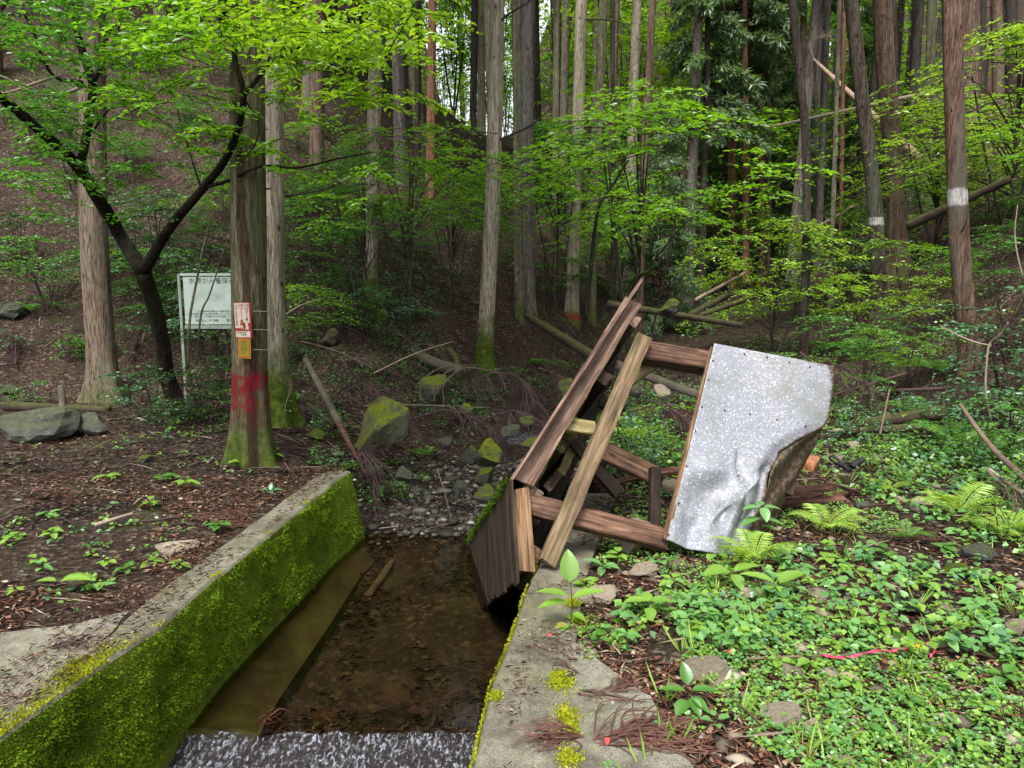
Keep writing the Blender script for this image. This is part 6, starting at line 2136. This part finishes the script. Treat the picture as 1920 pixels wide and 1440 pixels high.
seedling(1290, 1335, "broad leaved seedling by the concrete apron's tip", [(100, 1, 44, 60, 0), (170, .8, 52, 10, 1), (0, .85, 56, 8, 1), (290, .6, 40, -20, 0), (230, .5, 46, -5, 0), (320, .6, 42, -15, 0)], 54, 'leaf_mid')
seedling(110, 1110, "low seedling with long flat leaves on the left terrace", [(175, 1, 44, 8, 1), (0, 1, 62, 14, 1), (30, .9, 60, 8, 0)], 22, 'leaf_ground')
seedling(507, 935, "small seedling with spread leaves near the left wall", [(180, 1, 20, 15, 1), (10, 1, 22, 10, 0), (95, 1, 16, 60, 0), (300, 1, 14, 0, 0)], 14, 'leaf_blue')
seedling(1215, 1165, "tall weed with broad leaves in the middle of the bank", [(180, 1, 44, 8, 0), (0, 1, 44, 8, 0), (90, .9, 36, 20, 0), (270, .7, 36, -5, 0), (40, .6, 36, 0, 0)], 40, 'leaf_ground')
r_ = np.random.default_rng(444)
HPIX = [(1130, 1075), (1160, 1060), (1235, 1070), (1250, 1025), (1300, 1030), (1340, 1050), (1100, 1110), (1120, 1215), (1175, 1215), (1190, 1150), (1260, 1110), (1330, 1150), (1390, 1190), (1440, 1200), (1500, 1170), (1300, 1200), (1340, 1370), (1400, 1330), (1230, 1400), (1560, 1330),
        (1600, 1300), (1640, 1340), (1700, 1330), (1750, 1300), (1800, 1270), (1840, 1330), (1880, 1290), (1900, 1240), (1760, 1380), (1820, 1400), (1650, 1400), (1580, 1400), (1520, 1260), (1460, 1260), (1650, 1190), (1740, 1110), (1830, 1150), (1880, 1100), (1600, 1080), (1660, 1050), (1550, 1060), (1500, 1080), (1770, 1040), (1820, 1000), (1900, 920), (1560, 1220),
        (80, 1075), (200, 1070), (240, 1075), (100, 1010), (70, 1060), (280, 955), (410, 1000), (285, 1060), (335, 1070), (190, 1110), (20, 1020), (310, 905), (450, 880), (510, 865), (350, 920), (200, 900), (90, 970), (30, 1120)]
for i, (px, py) in enumerate(HPIX):
    left = px < 700
    k = r_.integers(4, 8)
    lf = [(a * 360 / k + r_.uniform(-25, 25), r_.uniform(.55, 1.0), r_.uniform(16, 32) * (.8 if left else 1), r_.uniform(-15, 25), r_.choice([0, 2, 2])) for a in range(k)]
    e = seedling(px, py, None, lf, r_.uniform(14, 34) * (.6 if left else 1), ['leaf_ground', 'leaf_ground2', 'leaf_mid'][r_.choice(3, p=[.5, .35, .15])], cat="herb", name="herb", group="broad leaved herbs on the banks")
    AUTO.append((("small terrace herb" if left else "broad leaved bank herb") + (", low," if py > 1240 else (", high," if py < 1100 else ", middle,")), px, e))

# fallen cedar sprigs
def sprig(px, py, wpx, rz, label, n=26, mat='sprig', z=0.0, Y=None):
    b = T(px, py) if Y is None else P(px, py, Y)
    s = wpx * b[1] / FPX
    r_ = np.random.default_rng(int(px + py))
    A = Acc()
    for i in range(n):
        a = r_.normal(0, .42); l_ = r_.uniform(.35, 1.0) * s
        st = np.array([r_.uniform(-.5, .1) * s, r_.normal(0, .06) * s, .01])
        d = np.array([math.cos(a), math.sin(a), 0])
        c = r_.normal(0, .12) * s
        pts = smooth_path([st, st + d * l_ * .5 + np.array([-d[1], d[0], 0]) * c + np.array([0, 0, r_.uniform(.005, .03)]), st + d * l_ + np.array([0, 0, .006])], 7)
        V, F = tube(pts, np.linspace(.0035, .0015, 7), 4); A.add(V, F)
    o = obj("cedar_sprig", A.mesh("cedar_sprig", [M[mat]]))
    o.location = (b[0], b[1], b[2] + z); o.rotation_euler = (0, 0, rz)
    return setp(o, label, "cedar sprig")


sprig(1050, 1405, 105, 3.3, "thick bunch of dry reddish cedar sprigs on the right wall's top", 48, z=.03)
sprig(1190, 1400, 190, .2, "wide mat of dry cedar needles beside the concrete apron", 70, z=.03)
sprig(1120, 1325, 90, -.3, "thin dry cedar sprig on the concrete apron", 12, z=.03)
sprig(1170, 1310, 80, .4, "dry cedar sprig against the apron's outer edge", 18, z=.03)
sprig(1060, 1275, 70, 2.6, "small dark sprig beside the yellow moss on the wall", 6, 'twig_purple', z=.03)
sprig(1430, 1110, 80, .2, "dry cedar sprigs behind the paired leaf seedling", 30)
sprig(400, 975, 90, .1, "orange brown cedar sprig on the left terrace near the wall", 40)
sprig(440, 990, 60, .6, "small orange cedar sprig touching the left wall's coping", 20)
sprig(130, 1225, 80, .5, "thin cedar sprigs on the pale concrete path", 14, 'twig_purple', z=.03)
sprig(500, 1358, 50, .9, "orange cedar sprig caught on the spillway lip, left", 16, Y=3.4, z=.01)
sprig(598, 1352, 50, .2, "orange cedar sprig caught on the spillway lip, right one", 12, Y=3.45, z=.01)
sprig(1700, 1010, 90, .3, "dry sprigs on the bare earth between the ferns", 20)
for i, (px, py, w_, rz, lb) in enumerate([(705, 1330, 70, .4, "upper"), (760, 1290, 60, 2.2, "middle"), (840, 1310, 80, .9, "right"), (790, 1345, 60, .1, "lowest")]):
    sprig(px, py, w_, rz, f"dark sunken sprig on the channel bed, {lb}", 14, 'twig_purple', Y=G(px, py, -.8)[1], z=.03)

# dead brush heaped over the stream
def brush(name, label, pp, hang, n, mat, seed):
    r_ = np.random.default_rng(seed)
    pts = np.array([P(*t) for t in pp]); b = pts[0].copy(); path = smooth_path(pts, 22) - b
    A = Acc()
    V, F = tube(path, np.linspace(.013, .004, 22), 6); A.add(V, F)
    for i in range(n):
        k = r_.integers(3, 22); st = path[k]
        d = (path[min(k + 1, 21)] - path[max(0, k - 1)]); d /= np.linalg.norm(d)
        v = d * r_.uniform(.2, .8) + r_.normal(0, .35, 3); v[2] -= hang
        l_ = r_.uniform(.18, .5)
        q = smooth_path([st, st + v * l_ * .5 + np.array([0, 0, .04]), st + v * l_ + np.array([0, 0, -.05])], 6)
        V, F = tube(q, np.linspace(.0045, .002, 6), 3, False); A.add(V, F)
        for m in range(4):
            w_ = v + r_.normal(0, .3, 3); w_[2] -= .35
            a0 = q[r_.integers(1, 5)]
            V, F = tube([a0, a0 + w_ * .06, a0 + w_ * .13 + np.array([0, 0, -.02])], [.003, .0025, .001], 3, False); A.add(V, F)
    o = obj(name, A.mesh(name, [M[mat]])); o.location = b
    return setp(o, label, "dead branch")


brush("dead_branch", "dead cedar branch heaped right of the arching twigs, drooping needles", [(850, 745, 9.2), (920, 700, 9.0), (980, 715, 8.8), (1000, 760, 8.6)], .55, 90, 'twig_purple', 1)
brush("dead_branch", "dead branch with drooping brown needles over the wet stones", [(900, 790, 8.6), (960, 770, 8.4), (1010, 790, 8.2), (1040, 830, 8.0)], .55, 90, 'twig_purple', 2)
brush("dead_branch", "dead branch hanging at the left of the dark stream hollow", [(770, 785, 8.2), (840, 770, 8.4), (900, 790, 8.4), (960, 840, 8.0)], .4, 70, 'twig_purple', 3)
brush("dead_branch", "reddish dead brush under the mossy bank beside the leaning stick", [(640, 740, 8.2), (680, 720, 8.2), (720, 750, 8.0), (740, 800, 7.8)], .4, 60, 'twig_purple', 4)
brush("dead_branch", "hanging roots and brush at the left wall's end", [(660, 860, 6.9), (680, 850, 6.8), (700, 900, 6.7), (705, 980, 6.5)], .3, 60, 'twig_purple', 5)
brush("dead_branch", "brush tangle seen through the gap below the barked log", [(1190, 770, 8), (1240, 760, 7.8), (1290, 790, 7.6), (1310, 830, 7.4)], .4, 70, 'twig_purple', 6)
brush("dead_branch", "dry brush on the dark slope above the yellow mossy block", [(1010, 690, 9.9), (1040, 700, 9.8), (1070, 720, 9.5), (1090, 760, 9.2)], .4, 60, 'twig_purple', 7)
brush("dead_branch", "dry brown brush on the slope behind the metal sheet", [(1500, 660, 8.8), (1540, 690, 8.6), (1580, 690, 8.4), (1620, 720, 8.1)], .4, 50, 'twig_purple', 8)
brush("dead_branch", "dry twiggy brush under the curved brown branch at right", [(1850, 880, 5.2), (1870, 900, 5.1), (1895, 910, 5.0), (1920, 950, 4.9)], .4, 40, 'twig', 9)
brush("dead_branch", "bleached twiggy top of the broken leaning log", [(1525, 108, 22.5), (1520, 85, 22.5), (1535, 70, 22.4), (1555, 68, 22.3)], -.2, 50, 'twig_pale', 10)
r_ = np.random.default_rng(808)
for i, (px, py, Y) in enumerate([(560, 620, 10.6), (610, 690, 9.2), (660, 640, 10.4), (740, 650, 10.6), (560, 710, 8.8), (830, 620, 12.2), (520, 640, 10.5), (60, 520, 13), (130, 420, 15.5), (250, 620, 11), (30, 640, 10.8), (900, 560, 13.8), (1010, 640, 11.4), (1100, 560, 14), (1180, 610, 12), (1240, 520, 15), (1330, 540, 14), (1390, 600, 11.5), (1450, 620, 10.5), (1560, 650, 9.6), (1640, 600, 10.4), (1720, 640, 9.4), (1860, 560, 9), (1700, 740, 7.6), (1480, 700, 8.8), (640, 500, 15), (780, 600, 12), (480, 700, 9.4), (300, 560, 11.6), (80, 330, 19)]):
    g = TY(px, Y); a = r_.uniform(0, 6.28); ln = r_.uniform(.5, 1.1) * (Y / 10) ** .5
    pts = [g + np.array([math.cos(a) * t * ln, math.sin(a) * t * ln * .5, 0]) for t in (-.5, -.1, .25, .6)]
    pts = [np.array([q[0], q[1], float(terrain(q[0], q[1])) + .06 + .10 * r_.random()]) for q in pts]
    def _inv(q):
        x_, y_ = pix(q); return (x_, y_, q[1])
    o = brush("dead_branch", None, [_inv(q) for q in pts], .25, 46, ['twig_purple', 'twig_purple', 'twig'][i % 3], 100 + i)
    o['category'] = "dead branch"; o['group'] = "dead branches strewn over the slopes"
    auto(o, "dead branch" + (" high on slope" if py < 600 else " low on slope"))
for i, (x0, y0) in enumerate([(790, 755), (815, 757), (832, 758)]):
    log_thing("arching_twig", ["left arching twig over the round boulder", "middle arching twig over the round boulder", "right arching twig over the round boulder"][i], "twig", (x0, y0, 8.9), (x0 + 120, y0 - 70 + i * 8, 9.2), (2.4, 1.2), 'twig', 5, mid=[(x0 + 2, y0 - 40, 8.9), (x0 + 45, y0 - 68, 9.0)])

# small pool and water step upstream
V, F = [], []
pw = [P(950, 838, 7.6), P(1010, 838, 7.5), P(1030, 815, 7.9), P(985, 806, 8.2), P(945, 815, 8.1)]
zc = np.mean([p[2] for p in pw])
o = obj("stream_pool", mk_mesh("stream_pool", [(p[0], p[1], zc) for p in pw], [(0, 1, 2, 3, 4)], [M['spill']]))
setp(o, kind='structure')

# pink marker tape on a stick
e = empty("marker_tape", tuple(T(1640, 1240)), 0, "stick wrapped with pink tape and one yellow strip in the weeds", "tape")
tb = np.array(e.location)
def seg(name, pp, wpx, mat, Yo=0.0):
    pts = []
    for x, y in pp:
        q = T(x, y); pts.append(q + np.array([0, 0, .05]))
    path = smooth_path(pts, 20) - tb
    r_ = np.random.default_rng(len(pp) + int(pp[0][0]))
    V = []; hw = wpx / 2 * tb[1] / FPX
    for i, p in enumerate(path):
        a = i * .9 + r_.uniform(-.3, .3)
        d = np.array([0, math.cos(a), math.sin(a)]) * hw
        V += [p - d, p + d]
    F = [(2 * i, 2 * i + 2, 2 * i + 3, 2 * i + 1) for i in range(19)]
    o = obj(name, mk_mesh(name, V, F, [M[mat]]), e)
    m = o.modifiers.new("t", 'SOLIDIFY'); m.thickness = .0015
seg("tape", [(1540, 1248), (1570, 1255), (1600, 1254), (1640, 1244), (1675, 1242), (1705, 1238)], 6, 'tape_pink')
seg("tape", [(1705, 1239), (1716, 1235), (1727, 1231)], 12, 'tape_yellow')
seg("tape", [(1738, 1229), (1748, 1226), (1751, 1240), (1742, 1252)], 7, 'tape_pink')
pts = [T(x, y) + np.array([0, 0, .04]) for x, y in ((1400, 1252), (1500, 1250), (1600, 1246), (1700, 1236), (1790, 1226))]
V, F = tube(smooth_path(pts, 24) - tb, np.linspace(.006, .004, 24), 6)
obj("stick", mk_mesh("stick", V, F, [M['twig']]), e)
for px, py, lb in ((1050, 1194, "red fallen leaf on the right wall top"), (1038, 1216, "small orange red leaf below the red leaf on the wall"), (1368, 1236, "red leaf in the weeds above the flat pale rock"), (1143, 1412, "red leaf fragment by the dry sprigs")):
    q = T(px, py); o = obj("red_leaf", BL[0], mat=M['redberry']); o.scale = (.032,) * 3; o.location = (q[0] - .01, q[1], max(q[2], 0) + .022); o.rotation_euler = (0, 0, random.uniform(0, 6))
    setp(o, lb, "leaf")


# ------------------------------------------------------------------ signs
def text_mesh(body, size, mat, name="lettering", align='LEFT'):
    cu = bpy.data.curves.new(name, 'FONT')
    cu.body = body; cu.size = size; cu.align_x = align; cu.align_y = 'CENTER'
    cu.resolution_u = 2; cu.extrude = .0004
    tmp = bpy.data.objects.new(name, cu); COL.objects.link(tmp)
    dg = bpy.context.evaluated_depsgraph_get()
    me = bpy.data.meshes.new_from_object(tmp.evaluated_get(dg))
    bpy.data.objects.remove(tmp)
    me.materials.clear(); me.materials.append(mat)
    return me


def box_mesh(name, sx, sy, sz, mat, bev=.0):
    V = [(x * sx / 2, y * sy / 2, z * sz / 2) for x in (-1, 1) for y in (-1, 1) for z in (-1, 1)]
    F = [(0, 1, 3, 2), (4, 6, 7, 5), (0, 4, 5, 1), (2, 3, 7, 6), (0, 2, 6, 4), (1, 5, 7, 3)]
    return mk_mesh(name, V, F, [mat])


def forest_sign():
    Y = 9.6
    a = P(343, 520, Y); z1 = P(343, 608, Y)[2]; z0 = P(343, 519, Y)[2]
    s = Y / FPX / (CP + .02)
    wd = 150 * s; ht = z0 - z1
    gx, gz = a[0], float(terrain(a[0], Y))
    e = empty("forest_sign", (gx, Y, gz), 0, "pale forest notice board with Japanese lettering half hidden behind the red painted cedar", "sign")
    cz = (z0 + z1) / 2 - gz
    obj("panel", box_mesh("panel", wd, .012, ht, M['board_white']), e, loc=(wd / 2, 0, cz))
    obj("frame_rail", box_mesh("frame_rail", wd + .06, .035, .03, M['board_white']), e, loc=(wd / 2 - .0, 0, z0 - gz + .03))
    obj("frame_rail", box_mesh("frame_rail", wd + .02, .03, .05, M['frame_grey']), e, loc=(wd / 2, .002, z1 - gz - .035))
    for x in (-.055, wd + .055):
        obj("leg", box_mesh("leg", .035, .03, z0 - gz + .2, M['frame_grey']), e, loc=(x, .004, (z0 - gz) / 2 - .06))
    yo = -.0072
    R = (math.pi / 2, 0, 0)
    obj("lettering", text_mesh("水源かん養保安林", .088, M['ink']), e, loc=(.075, yo, z0 - gz - .058), rot=R)
    for i, (x, z, tx, sz) in enumerate([(.15, .68, "この保安林は水源のかん養を目的として指定", .030), (.04, .735, "された森林です 山火事に注意しましょう 立木を伐るときは許可が", .030), (.12, .79, "必要です この森林では火の取扱いに注意してください", .030), (.14, .875, "昭和五十二年  設置", .036), (.55, .875, "東京都", .048)]):
        obj("lettering", text_mesh(tx, sz, M['ink']), e, loc=(x, yo, z0 - gz - ht * z - .03), rot=R)
    # printed map: pale patch and contour lines
    obj("map_print", box_mesh("map_print", .17, .001, .16, M['ink_pale']), e, loc=(.64, yo, cz + .02))
    for k in range(5):
        pts = smooth_path([(.12, yo, cz - .04 + k * .03), (.25, yo, cz + .06 + k * .018), (.38, yo, cz + .0 + k * .022), (.52, yo, cz + .05 + k * .015)], 16)
        V, F = tube(pts, .0016, 4)
        obj("map_line", mk_mesh("map_line", V, F, [M['ink_pale']]), e)


forest_sign()


def trunk_front(px, py):
    """point on the front of the painted cedar at a pixel"""
    Yc = main_b[1] - .175
    return P(px, py, Yc)


def plate(name, pxl, pyt, pxr, pyb, rot, label):
    c = trunk_front((pxl + pxr) / 2, (pyt + pyb) / 2)
    s = c[1] / FPX
    w_, h_ = (pxr - pxl) * s, (pyb - pyt) * s
    e = empty(name, (c[0], c[1] - .02, c[2]), 0, label, "poster")
    e.rotation_euler = (math.radians(2), rot, math.radians(-1))
    return e, w_, h_


e, w_, h_ = plate("fire_poster", 441, 567, 473, 634, 0, "red and white forest fire poster nailed to the cedar above the orange notice")
obj("panel", box_mesh("panel", w_, .004, h_, M['poster_red']), e)
obj("print_area", box_mesh("print_area", w_ * .86, .002, h_ * .13, M['poster_white']), e, loc=(-.004, -.003, h_ * .415))
obj("print_area", box_mesh("print_area", w_ * .86, .002, h_ * .40, M['poster_white']), e, loc=(-.004, -.003, h_ * .135))
obj("print_area", box_mesh("print_area", w_ * .30, .002, h_ * .15, M['poster_white']), e, loc=(-w_ * .30, -.003, -h_ * .14))
obj("print_area", box_mesh("print_area", w_ * .84, .002, h_ * .17, M['poster_white']), e, loc=(-.004, -.003, -h_ * .385))
R = (math.pi / 2, 0, 0)
obj("lettering", text_mesh("山火事注意", w_ * .165, M['poster_red']), e, loc=(-w_ * .42, -.0048, h_ * .41), rot=R)
for k, (x, tx) in enumerate(((.26, "林野を\n大切に\nします"), (-.05, "火の用心\nたばこ\nの火"), (-.34, "こ\nの\n火\nに\nも\n注\n意"))):
    me = text_mesh("\n".join("林野火災に"[:5]) if k == 0 else ("\n".join("の恐れ火は") if k == 1 else "\n".join("火の始末を確実")), w_ * (.155 if k < 2 else .12), M['poster_red' if k != 1 else 'poster_pink'])
    cu = obj("lettering", me, e, rot=R, loc=(w_ * (x - .07), -.0048, h_ * (.155 if k < 2 else .10)))
    zs = [v.co.y for v in me.vertices]; mid = (max(zs) + min(zs)) / 2
    for v in me.vertices: v.co.y = (v.co.y - mid) * (.36 * h_ / (max(zs) - min(zs)) if k < 2 else .50 * h_ / (max(zs) - min(zs)))
# plain flame and figure shapes printed low on the poster
def blob(name, pts, mat, y, parent):
    V = [(x * w_, y, z * h_) for x, z in pts]
    return obj(name, mk_mesh(name, V, [tuple(range(len(V)))], [mat]), parent)
blob("print_figure", [(.10, -.28), (.16, -.18), (.13, -.10), (.17, -.04), (.24, -.02), (.30, -.06), (.28, -.12), (.32, -.20), (.30, -.28), (.22, -.24)], M['poster_white'], -.0030, e)
blob("print_figure", [(-.14, -.26), (-.12, -.16), (-.06, -.12), (-.02, -.16), (.02, -.24), (-.04, -.22), (-.08, -.18)], M['poster_white'], -.0030, e)
blob("print_figure", [(-.12, -.06), (-.14, 0), (-.06, .03), (.02, .0), (.04, -.06)], M['poster_red'], -.0046, e)
blob("print_figure", [(.18, .0), (.19, .05), (.24, .07), (.29, .05), (.31, .0)], M['poster_red'], -.0046, e)
obj("lettering", text_mesh("消防署", w_ * .10, M['ink']), e, loc=(-w_ * .14, -.0048, -h_ * .41), rot=R)
obj("lettering", text_mesh("火気注意", w_ * .14, M['ink']), e, loc=(-w_ * .38, -.0048, -h_ * .345), rot=R)

e2, w2, h2 = plate("orange_notice", 448, 634, 472, 672, .05, "small orange bordered yellow notice under the red and white poster")
obj("panel", box_mesh("panel", w2, .004, h2, M['tag_orange']), e2)
obj("border", box_mesh("border", w2 * .84, .002, h2 * .88, M['poster_red']), e2, loc=(0, -.003, 0))
obj("border", box_mesh("border", w2 * .80, .002, h2 * .85, M['tag_orange']), e2, loc=(0, -.0038, 0))
obj("print_area", box_mesh("print_area", w2 * .66, .002, h2 * .76, M['tag_yellow']), e2, loc=(0, -.0046, -.0))
obj("lettering", text_mesh("警告板", w2 * .17, M['ink']), e2, loc=(-w2 * .25, -.0062, h2 * .30), rot=R)
for k, tx in enumerate(("山林内での", "たき火を禁ず", "伐採の禁止", "動植物を採取", "しないこと", "東京都")):
    obj("lettering", text_mesh(tx, w2 * .10, M['ink']), e2, loc=(-w2 * .29, -.0062, h2 * (.19 - .09 * k)), rot=R)
# three tie wires round the cedar
for k, py in enumerate((583, 617, 654)):
    c = P(497, py, main_b[1]); c0 = np.array([float(main_b[0]), float(main_b[1]), 0])
    a = np.radians(np.linspace(-100, -8, 12))
    rr = .182
    cx = P(467, py, main_b[1])
    pts = [(cx[0] + math.cos(t) * rr, cx[1] + math.sin(t) * rr, cx[2] + .004 * math.sin(t * 5)) for t in a]
    pts = pts[5:] + [(cx[0] + rr + .02, cx[1] - .03, cx[2] + .004)]
    V, F = tube(np.array(pts) - np.array(pts[0]), .0028, 5)
    o = obj("tie_wire", mk_mesh("tie_wire", V, F, [M['wire']])); o.location = pts[0]
    setp(o, ["upper", "middle", "lower"][k] + " pale wire tied round the painted cedar right of the poster", "wire")

# white marker post at the right edge
Yp = 9.0
b = TY(1925, Yp)
e = empty("marker_post", tuple(b), 0, "white marker post at the right edge on the slope", "post")
zt = P(1925, 333, Yp)[2] - b[2]; zb = P(1925, 425, Yp)[2] - b[2]
obj("post", box_mesh("post", .11, .08, zt + .1, M['white_post']), e, loc=(0, 0, zt / 2 - .05)).rotation_euler = (0, -.06, 0)
obj("lettering", text_mesh("保\n安\n林", .06, M['ink']), e, loc=(-.03, -.043, zt - .28), rot=(math.pi / 2, 0, 0))

finish_labels()
